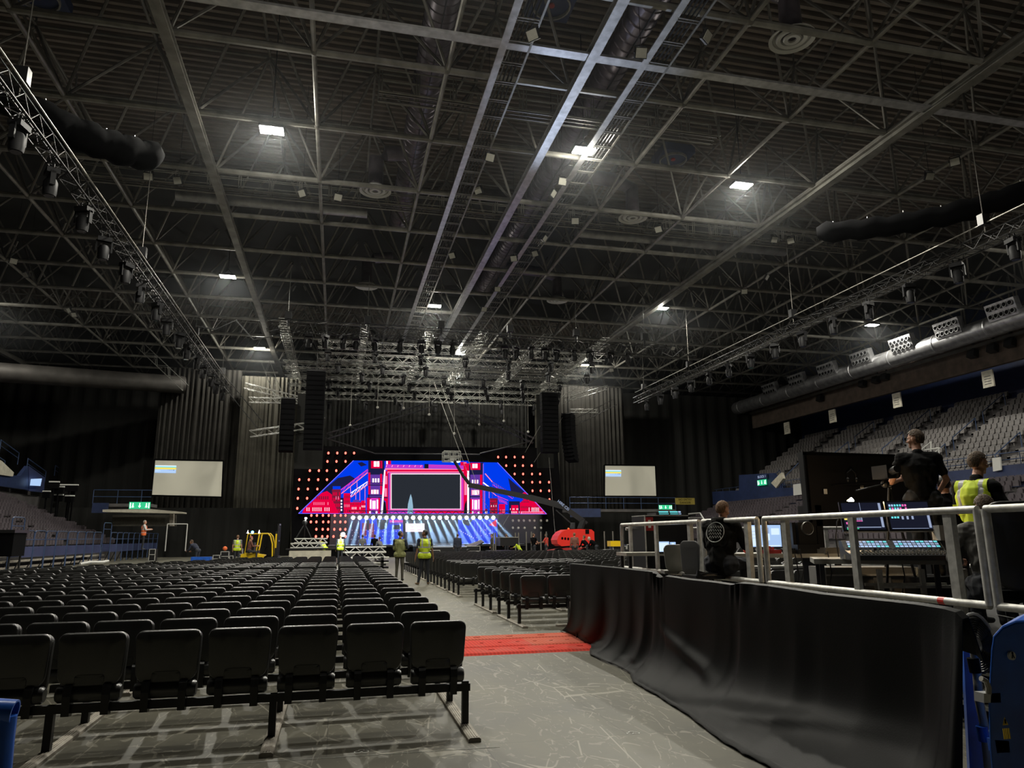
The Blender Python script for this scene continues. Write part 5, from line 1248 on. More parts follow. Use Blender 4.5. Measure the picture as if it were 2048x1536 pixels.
far(1041, 50, 'worker in yellow vest crouching at the foot of the railed platform', 1.0, top='hivis', J=dict(BEND, pel=(0, 0, .6), hl=(-.09, 0, .6), hr=(.09, 0, .6), spi=(0, .12, .8), che=(0, .2, .96), neck=(0, .3, 1.08), head=(0, .36, 1.2), sl=(-.18, .24, 1.02), sr=(.18, .24, 1.02), el=(-.22, .4, .85), wl=(-.18, .6, .8), er=(.22, .4, .85), wr=(.18, .6, .8), kl=(-.12, .3, .45), kr=(.12, .3, .45)))
far(1067, 48, 'man in black t-shirt with dark hair standing among the poles', -.9, top='black', hair='hairbrown', sleeves=.45, J=dict(er=(.26, .12, 1.15), wr=(.15, .38, 1.1), el=(-.26, .12, 1.15), wl=(-.15, .38, 1.1)))
far(1093, 49, 'man in red shirt working beside the red boom lift', .9, top='redcloth', skin='skin2', hair='hairblack', sleeves=.6, J=dict(er=(.26, .16, 1.2), wr=(.15, .45, 1.15), el=(-.26, .16, 1.2), wl=(-.15, .45, 1.15)))
far(1149, 44, 'person in brown jacket seen from behind before the red boom lift', 0, top='brown', hair='hairginger', sleeves=1.2, build=1.2)
far(1176, 44.3, 'person in black at the right end of the red boom lift', .6, top='black', sleeves=1.2, J=dict(BEND, head=(0, .3, 1.5)))
far(1193, 44, 'grey haired person in black bending over near the road cases', .9, top='black', hair='hairgrey', sleeves=1.2, J=BEND)
# ---------------------------------------------------------------- machines and goods near the stage
def wheel(mb, c, r, w, n=16):
    c = Vector(c); mb.lathe(c - Vector((w/2, 0, 0)), [(0, 0), (r*.9, 0), (r, w*.2), (r, w*.8), (r*.9, w), (0, w)], n, 'x')
# forklift, seen from its side: forks to the right
a, b = aty(483, 1113, 47), aty(566, 1113, 47)
t = thing('forklift', 'yellow forklift truck with raised mast and blue beacon', 'forklift', (a.x, 47, 0)); W = b.x - a.x
k = W/2.75
def S(*v): return [x*k for x in v]
mb = MB(); mb.prism([(0, -.5, .25), (.05, -.5, .72), (.35, -.5, .80), (.75, -.5, .78), (1.55, -.5, .66), (1.62, -.5, .25)], (0, 1.0, 0)); mb.build('body', M['yellow'], t)
MB().prism([(.02, -.52, .18), (.0, -.52, .42), (.5, -.52, .40), (.5, -.52, .18)], (0, 1.04, 0)).build('counterweight', M['bplast'], t)
g = MB()
for y in (-.5, .5):
    g.path([(.98, y, .60), (1.08, y, 1.2), (1.18, y, 1.95), (1.30, y, 2.02)], .05, 6); g.path([(1.30, y, 2.02), (1.75, y, 2.02), (1.92, y, 1.85), (2.08, y, 1.35), (2.12, y, .60), (1.95, y, .35), (1.6, y, .30)], .05, 6); g.tube((.3, y, .78), (.42, y, 2.0), .03, 6); g.tube((.42, y, 2.0), (1.30, y, 2.02), .03, 6)
for q in range(5): g.tube((.5+q*.3, -.5, 2.03), (.5+q*.3, .5, 2.03), .025, 5)
g.build('overhead_guard', M['yellow'], t)
m_ = MB()
for y in (-.3, .3): m_.bb(2.22, 2.34, y-.06, y+.06, .1, 2.15); m_.bb(2.34, 2.44, y-.05, y+.05, .3, 2.65)
m_.bb(2.2, 2.44, -.36, .36, 1.5, 1.6); m_.bb(2.36, 2.46, -.36, .36, 2.55, 2.65); m_.bb(2.36, 2.46, -.36, .36, .4, .5); m_.build('mast', M['bplast'], t)
MB().bb(2.46, 2.5, -.5, .5, .5, .6).bb(2.46, 3.4, -.3, -.2, .42, .46).bb(2.46, 3.4, .2, .3, .42, .46).build('forks', M['darkmetal'], t)
MB().bb(2.24, 2.34, -.37, -.35, 1.1, 2.0).build('mast_sticker', M['yellow'], t)
for x, r in ((.42, .27), (1.85, .33)):
    for y in (-.45, .45): q = MB(); q.lathe((x, y-.1, r), [(0, 0), (r, 0), (r, .2), (0, .2)], 16, 'y'); q.build('wheel', M['black'], t)
MB().bb(.75, 1.15, -.3, .3, .78, .95).bb(.72, .85, -.3, .3, .95, 1.45).build('seat', M['bplast'], t)
MB().tube((1.5, 0, .9), (1.65, 0, 1.2), .03).tube((1.5, -.15, 1.2), (1.6, .15, 1.28), .03).build('steering_wheel', M['black'], t)
MB().ball((.62, 0, 2.12), .09, 8, 6).tube((.62, 0, 2.02), (.62, 0, 2.08), .06).build('beacon', M['bluebulb'], t)
MB().lathe((.4, -.45, 2.05), [(0, .2), (.02, .1), (.06, 0), (0, 0)], 8).lathe((1.15, -.45, 2.05), [(0, .2), (.02, .1), (.06, 0), (0, 0)], 8).build('work_lamp', M['lampglow'], t)
t.scale = (k, 1, .92); t.rotation_euler = (0, 0, -.06)
person('person', 'forklift driver in maroon top and white cap sitting sideways on the forklift', (a.x+.55*k, 46.3, .12), -1.2, dict(pel=(0, 0, .75), spi=(0, .03, .95), che=(0, .05, 1.15), neck=(0, .06, 1.3), head=(0, .09, 1.45), sl=(-.18, .05, 1.24), sr=(.18, .05, 1.24), el=(-.24, .15, 1.0), er=(.24, .15, 1.0), wl=(-.2, .4, 1.02), wr=(.2, .4, 1.02), hl=(-.09, .0, .72), hr=(.09, 0, .72), kl=(-.12, .42, .68), kr=(.12, .42, .68), al=(-.12, .42, .25), ar=(.12, .42, .25), tl=(-.12, .58, .2), tr=(.12, .58, .2)), 'brown', 'jeans', 'skin', 'hairbrown', cap='white' if False else 'darkred', sleeves=1.2)
# pallet of silver trusses on a pale trolley
a, b = aty(579, 1110, 46), aty(662, 1110, 46); L = b.x - a.x
t = thing('equipment_trolley', 'long pale equipment trolley carrying stacked silver trusses', 'trolley', (a.x, 46, 0))
MB().bb(0, L, -.5, .5, .25, .86).bb(L*.22, L*.235, -.52, .5, .25, .86).bb(L*.38, L*.395, -.52, .5, .25, .86).build('deck_box', M['offwhite'], t)
q = MB()
for x in (.3, L-.3):
    for y in (-.4, .4): q.lathe((x, y-.05, .13), [(0, 0), (.12, 0), (.12, .1), (0, .1)], 12, 'y')
q.build('wheels', M['black'], t)
MB().bb(-.2, L+.3, -.55, .55, .9, .98).build('top_board', M['bplast'], t)
for j, (z, x0, lab) in enumerate(((1.14, .05, 'lower silver truss section lying on the pale trolley'), (1.42, .25, 'upper silver truss section lying on the pale trolley'))):
    o = truss_mb(L-.5, .24, 7, .04, br=.03).build('truss_section', M['white' if False else 'alu']); o.location = (a.x+x0, 45.8, z); tag(o, lab, 'truss')
t = thing('camera_crane_head', 'dark tripod with brass lamp standing behind the silver trusses', 'tripod', aty(608, 1078, 47))
MB().tube((0, 0, .9), (-.5, 0, 0), .035, 6).tube((0, 0, .9), (.45, 0, 0), .035, 6).tube((0, 0, .9), (0, .4, 0), .035, 6).build('legs', M['darkmetal'], t); MB().ball((0, 0, 1.0), .16, 8, 6).build('head', M['uiyellow'] if False else M['bplast'], t); MB().ball((.05, -.1, 1.25), .07, 8, 6).build('lamp', M['lampglow'], t)
tag(MB().ball(aty(686, 1069, 45.8), .13, 10, 8).build('head_torch', M['lampglow'], smooth=True), 'dazzling white torch above the worker in yellow vest', 'torch')
light('POINT', 'torch_light', aty(686, 1069, 45.4), 60, (.9, .95, 1), shadow_soft_size=.1)
# long trusses lying on the floor in front of the stage
for i, (x0, y, x1, Y, z) in enumerate(((686, 1097, 772, 47, .85), (690, 1101, 772, 45.5, .55), (690, 1105, 730, 44.5, .25), (722, 1106, 778, 43.5, .3))):
    A_, B_ = aty(x0, y, Y), aty(x1, y, Y); o = truss_mb(B_.x-A_.x, .3, None, .045, br=.025).build('truss_section', M['alu']); o.location = (A_.x, Y, z); tag(o, 'long silver truss lying in front of the stage, %s of four' % NTH[i], 'truss', 'silver trusses on the floor')
    for s_ in (.2, .8): tag(MB().bb(-.15, .15, -.2, .2, 0, max(.05, z-.2)).build('support_block', M['bplast']), 'black block under the %s silver truss, %s end' % (NTH[i], 'left' if s_ < .5 else 'right'), 'block').location = (A_.x+(B_.x-A_.x)*s_, Y, 0)
t = thing('trolley_stack', 'small black trolley stack standing in the aisle mouth', 'trolley', aty(764, 1127, 31) * 1); t.location.z = 0
MB().bb(-.25, .25, -.3, .3, .1, .18).bb(-.25, .25, -.3, .3, .35, .42).bb(-.25, .25, -.3, .3, .6, .67).bb(-.05, .05, -.3, .3, .1, .8).build('shelves', M['bplast'], t); q = MB()
for x in (-.2, .2): q.ball((x, -.25, .06), .06, 8, 6); q.ball((x, .25, .06), .06, 8, 6)
q.build('wheels', M['black'], t)
# black railed platform
t = thing('railed_platform', 'black platform with tall poles right of the stage', 'platform', (0, 0, 0)); Y = 50
p0, p1 = aty(985, 1098, Y), aty(1038, 1098, Y)
MB().bb(p0.x, p1.x, Y, Y+2.5, .55, .62).build('deck', M['btruss'], t)
q = MB()
for px in (987, 991, 1031, 1037): x = aty(px, 1080, Y).x; q.tube((x, Y, 0), (x, Y, 1.85), .05, 6)
q.build('poles', M['tube2'], t)
MB().bb(aty(1000, 1080, Y).x, aty(1036, 1080, Y).x, Y-.05, Y+1.5, .95, 1.5).build('black_case', M['bplast'], t)
MB().bb(aty(998, 1080, Y).x, aty(1037, 1080, Y).x, Y-.1, Y+1.5, 1.5, 1.55).build('case_lid', M['tube'], t)
for i, px in enumerate((1052, 1062, 1081, 1092, 1208, 1225)):
    x = aty(px, 1080, 49).x; o = MB().tube((0, 0, 0), (0, 0, 1.9), .045, 6).tube((0, 0, 0), (0, 0, .03), .2, 10).build('upright_pole', M['tube2']); o.location = (x, 48.9, 0); tag(o, 'upright metal pole %s from the left, between the platform and the road cases' % NTH[i], 'pole', 'upright poles right of the stage')
tag(MB().bb(aty(1040, 1080, 49.5).x, aty(1105, 1080, 49.5).x, 49.2, 50, .55, .6).build('platform_edge', M['tube']), 'low grey platform edge behind the man in black', 'platform')
# road cases at left and right
cases = [(560-8, 1098, 570, 49, .5), (470-12, 1104, 470, 50, .45), (432, 1100, 452, 50, .7), (500, 1100, 505, 52, .6)]
ri = 0
for (x0, y, x1, Y, h) in ((428, 0, 441, 50, .55), (443, 0, 459, 51, .75), (461, 0, 468, 50, .5), (484-4, 0, 492-6, 53, .9), (1206, 0, 1222, 46, .7), (1226, 0, 1252, 46, .9), (1254, 0, 1276, 47, 1.0), (856, 0, 880, 50, .7), (930, 0, 960, 54, .9), (300, 0, 312, 55, .9)):
    xa, xb = aty(x0, 1090, Y).x, aty(x1, 1090, Y).x; ri += 1
    t = thing('road_case', 'black road case with metal edges near the stage, %s counting from the left' % NTH[ri-1], 'road case', (xa, Y, 0), 0, 'road cases near the stage'); w_ = xb-xa
    MB().bb(0, w_, 0, .7, .1, h).build('box', M['bplast'], t); q = MB()
    for zz in (.12, h*.6, h): q.bb(-.01, w_+.01, -.015, .0, zz-.02, zz+.02)
    for xx in (0, w_): q.bb(xx-.02, xx+.02, -.015, 0, .1, h)
    q.build('metal_edges', M['alu'], t); q = MB()
    for xx in (.1, w_-.1): q.ball((xx, .1, .05), .05, 8, 6); q.ball((xx, .6, .05), .05, 8, 6)
    q.build('wheels', M['black'], t)
tag(MB().ball(aty(450, 1097, 50), .14, 10, 8).build('orange_ball', M['hiviso'], smooth=True), 'orange round cover on the road cases at left', 'cover')
tag(MB().bb(-.5, .5, -.3, .3, 0, .5).build('blue_crate', M['blue']), 'blue crate on the floor near the leaning person', 'crate').location = (aty(404, 1105, 44).x, 44, .1)
tag(MB().bb(-.35, .35, -.3, .3, 0, .35).build('yellow_case', M['yellow']), 'yellow machine on the road cases right of the boom lift', 'machine').location = (aty(1231, 1090, 45.9).x, 46.2, .9)
# white cables/plastic on the seats near the left barriers
o = MB().path([aty(160, 1128, 41), aty(180, 1124, 41.5), aty(205, 1124, 42), aty(216, 1122, 43)], .07, 6).build('plastic_sheet', M['white'], smooth=True); tag(o, 'crumpled white plastic sheet by the left barriers', 'plastic sheet')
for i, (x0, x1, y) in enumerate(((1157, 1168, 1107), (1176, 1212, 1106))):
    A_, B_ = aty(x0, y, 37.5), aty(x1, y, 37.5); tag(MB().box((A_+B_)/2, (B_.x-A_.x, .4, .03)).build('paper_sheet', M['white']), 'white sheet lying on the far right chairs, %s one' % ('smaller', 'larger')[i], 'sheet')

# red boom lift
Y = 46; a, b = aty(1108, 1090, Y), aty(1182, 1090, Y)
t = thing('boom_lift', 'red boom lift with long dark arm reaching over the stage screen', 'boom lift', (a.x, Y, 0)); L = b.x-a.x
body = [(0, 1.35), (.12, 1.62), (.35, 1.86), (.7, 2.0), (L*.6, 2.03), (L*.93, 2.0), (L, 1.85), (L, 1.2), (L*.9, .98), (L*.45, 1.0), (.3, .95), (.05, 1.1)]
MB().prism([(x, -.7, z) for x, z in body], (0, 1.4, 0)).build('turret_cover', M['red'], t)
q = MB()
for k_ in range(5): q.ball((.35+k_*.2, -.71, 1.45-.02*k_), (.07, .02, .09), 8, 6)
q.bb(L*.76, L*.86, -.72, -.68, 1.72, 2.0); q.build('cover_openings', M['black'], t)
MB().prism([(-.5, -.6, .3), (-.3, -.6, .7), (.6, -.6, .85), (L*.8, -.6, .85), (L*.9, -.6, .5), (L*.8, -.6, .3)], (0, 1.2, 0)).build('chassis', M['darkred'], t)
for x in (.1, L*.75):
    for y in (-.85, .75): MB().lathe((x, y, .42), [(0, 0), (.42, 0), (.42, .3), (0, .3)], 16, 'y').build('wheel', M['black'], t)
T0 = Vector((a.x, Y, 0))
def loc(px, py, Y_): return aty(px, py, Y_) - T0
P1, P2, P3, P4 = loc(1166, 1042, 47), loc(1125, 1012, 47.5), loc(1060, 995, 48.3), loc(938, 970, 50)
arm = MB(); arm.beam(P1, P2, .34, .34); arm.beam(P2, P3, .40, .40); arm.beam(P3, P4, .34, .34); arm.build('arm', M['bplast'], t)
am2 = MB(); am2.beam(P1 + Vector((.3, 0, -.15)), P2, .16, .18); am2.beam(loc(1112, 1020, 47.4), loc(1146, 1050, 47), .08, .08); am2.beam(loc(1146, 1050, 47), (L*.5, 0, 1.9), .3, .35); am2.beam(P1, (L*.7, 0, 1.95), .3, .3); am2.build('lower_links', M['bplast'], t)
P5, P6 = loc(928, 955, 50.3), loc(909, 922, 51)
jb = MB()
for d_ in (-.22, .22): jb.beam(P4 + Vector((0, d_, .1)), P5 + Vector((0, d_, .05)), .12, .12); jb.beam(P5 + Vector((0, d_, 0)), P6 + Vector((0, d_, 0)), .1, .1)
for k_ in range(7): u = P5.lerp(P6, k_/6); jb.tube(u + Vector((0, -.22, 0)), u + Vector((0, .22, .1)), .03, 5)
jb.build('jib', M['btruss'], t)
bk = MB(); c0 = loc(888, 902, 51); c1 = loc(921, 922, 51)
x0_, x1_, z1_, z0_ = c0.x, c1.x, c0.z, c1.z
for yy in (5, 5.8):
    for zz in (z0_, z0_+.25, (z0_+z1_)/2, z1_): bk.tube((x0_, yy, zz), (x1_, yy, zz), .035, 6)
    for xx in (x0_, x0_+(x1_-x0_)*.36, x0_+(x1_-x0_)*.66, x1_): bk.tube((xx, yy, z0_), (xx, yy, z1_), .035, 6)
bk.bb(x0_, x1_, 5, 5.8, z0_-.03, z0_+.02); bk.bb(x0_+.4, x1_-.3, 5, 5.2, z0_, z0_+.35)
bk.build('basket', M['truss'], t)
cu = bpy.data.curves.new('arm_lettering', 'FONT'); cu.body = 'HIRE CENTRE'; cu.size = .26; cu.extrude = .003; cu.align_x = 'CENTER'; cu.align_y = 'CENTER'
tmp = bpy.data.objects.new('tmp', cu); col.objects.link(tmp); bpy.context.view_layer.update(); me = bpy.data.meshes.new_from_object(tmp.evaluated_get(bpy.context.evaluated_depsgraph_get())); bpy.data.objects.remove(tmp)
me.materials.clear(); me.materials.append(M['uigrey']); o = bpy.data.objects.new('arm_lettering', me); col.objects.link(o); o.parent = t
mid = P1.lerp(P2, .85) + Vector((0, -.25, 0)); o.location = mid; d = P1 - P2; o.rotation_euler = (PI/2, -math.atan2(-d.z, d.x)*-1, 0)
o.rotation_euler = (Matrix.Rotation(-math.atan2(d.z, d.x), 4, 'Y') @ Matrix.Rotation(PI/2, 4, 'X')).to_euler()
tag(MB().ball(aty(1137, 1058, 46), .08, 8, 6).build('beacon_lamp', M['hiviso'], smooth=True), 'small orange beacon on top of the red boom lift', 'beacon')
# rigging wires to the basket and across
for i, (a_, b_, Ya, Yb) in enumerate((((868, 765), (945, 972), 58, 51), ((882, 768), (960, 985), 58, 51), ((945, 972), (1010, 1060), 51, 50), ((1110, 800), (1050, 905), 58, 60), ((1125, 835), (1068, 925), 58, 60), ((1098, 915), (1110, 1065), 60, 58), ((1018, 1030), (1000, 1060), 60, 60))):
    tag(MB().tube(aty(*a_, Ya), aty(*b_, Yb), .013, 5).build('rigging_wire', M['tube']), 'thin steel wire by the stage, %s counting from the basket' % NTH[i], 'wire', 'rigging wires')
# ---------------------------------------------------------------- front of house platform
FX = 5.12
riser = thing('platform', 'low black riser that carries the control desks', 'platform', (0, 0, 0))
MB().bb(FX+.12, 13.5, 4.2, 13.2, .52, .60).build('deck', M['bplast'], riser)
q = MB()
q.add(*(lambda m: (m.v, m.f))(truss_mb(8.4, .28, None, .022)))
q.v = [(FX+.3, 4.5+x, .30+z) if True else 0 for (x, y, z) in q.v] if False else [(FX+.3+y, 4.5+x, .32+z) for (x, y, z) in q.v]
q.build('edge_truss', M['truss'], riser)
# silver guard rail in panels
def yx(px, z=1.4): return atx(px, 1120, FX).y
def rail_panel(pxa, pxb, posts, talls, lab, ya=None, yb=None):
    ya = yx(pxa) if ya is None else ya; yb = yx(pxb) if yb is None else yb
    t = thing('guard_rail', lab, 'guard rail', (FX, 0, 0), 0, 'silver guard rails of the control platform'); zt, zb = 1.79, 1.03
    MB().path([(0, ya, zb), (0, ya, zt)], .034, 10).build('end_post', M['alu'], t, True)
    MB().path([(0, yb, zb), (0, yb, zt)], .034, 10).build('end_post', M['alu'], t, True)
    MB().tube((0, ya, zt), (0, yb, zt), .032, 14).build('top_rail', M['alu'], t, True)
    MB().tube((0, ya, zb), (0, yb, zb), .032, 14).build('bottom_rail', M['alu'], t, True)
    for px in posts:
        y = yx(px); MB().bb(-.022, .022, y-.04, y+.04, zb, zt-.01).build('post', M['alu'], t)
    for px in talls:
        y = yx(px); mb = MB(); mb.bb(-.006, .05, y-.045, y+.045, .62, zt-.02); mb.build('mounting_post', M['alu'], t)
    return t
rail_panel(1246, 1402, [1263, 1315], [1381], 'silver guard rail panel farthest from the camera')
rail_panel(1410, 1520, [], [1430, 1497], 'short silver guard rail panel, second from the far end')
t = rail_panel(1534, 1968, [1712], [1573, 1905], 'long silver guard rail panel in front of the console, with a red tape mark')
y = yx(1876); MB().tube((0, y-.035, 1.03), (0, y+.035, 1.03), .0328, 12).build('red_tape', M['red'], t)
rail_panel(1985, 0, [], [], 'silver guard rail panel cut by the right edge of the photo', yb=yx(1985)-2.0)
t = rail_panel(0, 0, [], [], 'x', ya=12.9, yb=12.9) if False else None
far_r = thing('guard_rail', 'silver guard rail across the far end of the control platform', 'guard rail', (0, 12.95, 0), 0, 'silver guard rails of the control platform')
MB().tube((5.3, 0, 1.72), (12, 0, 1.72), .03, 10).build('top_rail', M['alu'], far_r, True); MB().tube((5.3, 0, .98), (12, 0, .98), .03, 10).build('bottom_rail', M['alu'], far_r, True)
for x in (5.55, 6.9, 8.2, 9.6): MB().bb(x-.04, x+.04, -.02, .02, .6, 1.7).build('post', M['alu'], far_r)
side_r = thing('guard_rail', 'silver guard rail along the far side of the platform behind the operators', 'guard rail', (11.6, 0, 0), 0, 'silver guard rails of the control platform')
MB().tube((0, 4.6, 1.72), (0, 12.8, 1.72), .035, 10).build('top_rail', M['alu'], side_r, True); MB().tube((0, 4.6, 1.0), (0, 12.8, 1.0), .035, 10).build('bottom_rail', M['alu'], side_r, True)
for y in (5, 7, 9, 11): MB().bb(-.02, .02, y-.04, y+.04, .6, 1.7).build('post', M['alu'], side_r)

# black cloth draped over the barrier in front of the platform
PAIR = [((1140, 1128), (1120, 1262)), ((1172, 1131), (1148, 1273)), ((1205, 1134), (1176, 1290)), ((1238, 1137), (1181, 1312)), ((1262, 1140), (1215, 1328)), ((1290, 1143), (1250, 1341)), ((1306, 1145), (1261, 1352)), ((1320, 1157), (1266, 1367)), ((1331, 1153), (1283, 1377)),
        ((1376, 1160), (1304, 1388)), ((1431, 1166), (1330, 1403)), ((1462, 1171), (1359, 1421)), ((1480, 1167), (1395, 1448)), ((1536, 1173), (1440, 1484)), ((1590, 1181), (1488, 1512)), ((1640, 1189), (1530, 1534))]
tp_ = [tuple(atx(a_[0], a_[1], 3.68)) for a_, b_ in PAIR] + [tuple(atx(px, py, 3.68)) for px, py in ((1722, 1198), (1831, 1210), (1887, 1219), (1912, 1226), (1926, 1240))]
bt_ = [tuple(atz(b_[0], b_[1], 0)) for a_, b_ in PAIR] + [(2.98, 4.45, 0), (3.0, 4.0, 0), (3.08, 3.75, 0), (3.16, 3.62, 0), (3.24, 3.52, 0)]
def lerpl(L_, t):
    t *= len(L_)-1; i = min(int(t), len(L_)-2); f_ = t-i; f_ = f_*f_*(3-2*f_)*.5 + f_*.5
    return Vector(L_[i]).lerp(Vector(L_[i+1]), f_)
nu, nv = 260, 46; vs = []
random.seed(11)
ph = [random.uniform(0, 6.3) for _ in range(12)]
def fold(u): return .5*math.sin(u*70+ph[0]) + .35*math.sin(u*113+ph[1]+1.5*math.sin(u*9)) + .3*math.sin(u*31+ph[2])
for j in range(nv+1):
    s = j/nv
    for i in range(nu+1):
        u = i/nu; a_, b_ = lerpl(tp_, u), lerpl(bt_, u)
        flare = .08*s + .92*s**6; e_ = min(1, max(0, (u-.86)/.12)); flare = flare*(1-e_) + s*e_; g = 1-(1-s)**1.0
        # vertical hang then sweep out onto the floor
        p_ = a_.lerp(b_, flare); p_.z = a_.z*(1-s)**(1.0) if s < 1 else 0
        out = Vector((-1, .25, 0)).normalized()
        left = max(0, 1-u/.42)          # strong gathered folds near the far corner
        amp = (.012 + .045*left)*min(1, s*1.3)*(1.0 if s < .9 else .6)
        bulge = .04*math.sin(PI*min(1, s*1.05))*math.exp(-((u-.62)/.3)**2)
        sag = .05*math.exp(-((u-.55)/.12)**2)*math.sin(PI*s)
        p_ = p_ + out*(fold(u)*amp + bulge*.3)
        # swag ridges running diagonally near the floor
        r_ = math.exp(-((s-(.86-.9*(u-.66)))/.05)**2)*math.exp(-((u-.66)/.11)**2)
        r2 = math.exp(-((s-(.62+1.9*(u-.44)))/.05)**2)*math.exp(-((u-.46)/.07)**2)
        p_ += out*(.07*r_ + .045*r2); p_.z += .01*r_
        # folds at the top where it is gathered over the pipe
        p_ += out*.015*math.sin(u*230)*math.exp(-(s/.12)**2)*(math.exp(-((u-.60)/.05)**2)+math.exp(-((u-.33)/.04)**2)*1.2)
        p_.z = max(p_.z, .008 + .012*abs(math.sin(u*90)))
        vs.append(tuple(p_))
# turn over the top
top = []
for i in range(nu+1):
    a_ = lerpl(tp_, i/nu); top.append((a_.x+.04, a_.y, a_.z+.010))
back = [(lerpl(tp_, i/nu).x+.11, lerpl(tp_, i/nu).y, lerpl(tp_, i/nu).z-.25) for i in range(nu+1)]
allv = back + top + vs; N = nu+1; fs = [(j*N+i, j*N+i+1, (j+1)*N+i+1, (j+1)*N+i) for j in range(nv+2) for i in range(nu)]
dr = MB(); dr.add(allv, fs); dr = dr.build('drape_cloth', M['drape'], smooth=True); tag(dr, 'long black cloth hanging from the barrier in front of the control platform', 'drape')
so = dr.modifiers.new('t', 'SOLIDIFY'); so.thickness = .006; so.offset = -1
bar = thing('crowd_barrier', 'dark crowd barrier hidden under the black cloth', 'barrier', (0, 0, 0))
fr = MB(); pts_ = [Vector(p)+Vector((.07, 0, -.035)) for p in tp_[:-1]]; pts_ = [Vector((p.x, p.y, p.z)) for p in pts_]
fr.path(pts_, .022, 6)
for i in (0, 3, 6, 9, 12, 15, 17): fr.tube(pts_[i], (pts_[i].x+.02, pts_[i].y, 0), .02, 6)
fr.build('frame', M['darkmetal'], bar)

# blue padded machine at the right edge
t = thing('blue_platform_lift', 'blue steel machine with rounded corner at the right edge of the photo', 'machine', (0, 0, 0)); Y = 3.3
C = [aty(x, y, Y) for x, y in ((1981, 1300), (1985, 1272), (2003, 1252), (2030, 1241), (2130, 1236), (2160, 1640), (1992, 1640), (1978, 1500), (1975, 1400))]
mb = MB(); mb.prism(C, (.5, .35, 0)); o = mb.build('side_panel', M['blue'], t); bv = o.modifiers.new('b', 'BEVEL'); bv.width = .02; bv.segments = 3
c = aty(2021, 1311, Y); mb = MB(); mb.mat(0).lathe((c.x, c.y-.012, c.z), [(0, 0), (.022, 0), (.022, .012)], 20, 'y')
mb.mat(1).beam((c.x-.008, c.y-.015, c.z-.012), (c.x+.002, c.y-.015, c.z+.014), .004, .002).beam((c.x+.008, c.y-.015, c.z-.012), (c.x-.002, c.y-.015, c.z+.014), .004, .002).ball((c.x, c.y-.014, c.z+.014), (.006, .002, .006), 8, 6)
mb.build('round_sticker', [M['white'], M['black']], t)
c = aty(2003, 1440, Y-.03); mb = MB(); mb.mat(0).quad((c.x-.018, c.y-.02, c.z-.02), (c.x+.018, c.y-.02, c.z-.02), (c.x, c.y-.02, c.z+.02)); mb.mat(1).bb(c.x-.003, c.x+.003, c.y-.024, c.y-.021, c.z-.012, c.z+.008)
mb.mat(0)
for k_ in range(4): mb.bb(c.x-.02+k_*.011, c.x-.014+k_*.011, c.y-.022, c.y-.018, c.z-.085, c.z-.035)
mb.build('warning_sticker', [M['stickyellow'], M['black']], t)
def pl(px, py, Y_=Y): return aty(px, py, Y_)
MB().prism([pl(1968, 1387), pl(2001, 1386), pl(2002, 1405), pl(1968, 1406)], (.0, .06, 0)).build('hinge_block', M['rail'], t)
MB().path([pl(1962, 1357), pl(1972, 1362), pl(1977, 1375), pl(1977, 1388)], .014, 8).build('hinge_loop', M['tube'], t, True)
MB().prism([pl(1990, 1480), pl(2018, 1482), pl(2020, 1505), pl(1994, 1506)], (0, .05, 0)).build('blue_bracket', M['blue'], t)
# standing blue tube frame between cloth and machine
t = thing('metal_barrier', 'worn blue and bare metal barrier frame standing beside the black cloth', 'barrier', (0, 0, 0)); Y = 4.1
MB().prism([pl(1925, 1262, Y), pl(1938, 1262, Y), pl(1950, 1330, Y), pl(1966, 1480, Y), pl(1985, 1640, Y), pl(1945, 1640, Y), pl(1932, 1400, Y)], (.03, .05, 0)).build('blue_plate', M['blue'], t)
MB().path([pl(1928, 1262, Y-.08), pl(1938, 1270, Y-.08), pl(1948, 1300, Y-.08), pl(1953, 1335, Y-.08), pl(1958, 1400, Y-.08), pl(1968, 1450, Y-.08), pl(1975, 1510, Y-.08), pl(1985, 1620, Y-.08)], .026, 10).build('bare_tube', M['tube'], t, True)
MB().path([pl(1945, 1316, Y-.08), pl(1951, 1345, Y-.08)], .034, 10).build('strap', M['black'], t, True)
MB().path([pl(1963, 1452, Y-.08), pl(1969, 1482, Y-.08)], .034, 10).build('blue_collar', M['blue'], t, True)
MB().path([pl(1968, 1460, Y-.1), pl(1978, 1462, Y-.1)], .01, 6).build('white_tie', M['white'], t)
# cable drum seen from the side
t = thing('cable_reel', 'large black coiled hose on a reel behind the blue machine', 'cable reel', aty(1955, 1290, 4.6)); mb = MB()
for k_ in range(9):
    r = .08 + k_*.022; mb.path([(.02*math.sin(i*.4), r*math.cos(i*2*PI/24)*.38, r*.74*math.sin(i*2*PI/24)) for i in range(25)], .007, 5)
for dy in (.05, .1): 
    r = .27; mb.path([(dy, r*math.cos(i*2*PI/24)*.38, r*.76*math.sin(i*2*PI/24)) for i in range(25)], .009, 5)
o = mb.build('coil', M['bplast'], t, True); t.rotation_euler = (0, 0, .9)
MB().path([(0.0, .28*math.cos(a_)*.38, .22*math.sin(a_)) for a_ in [k_*PI/12 for k_ in range(2, 11)]], .012, 6).build('chrome_rim', M['rail'], t, True)
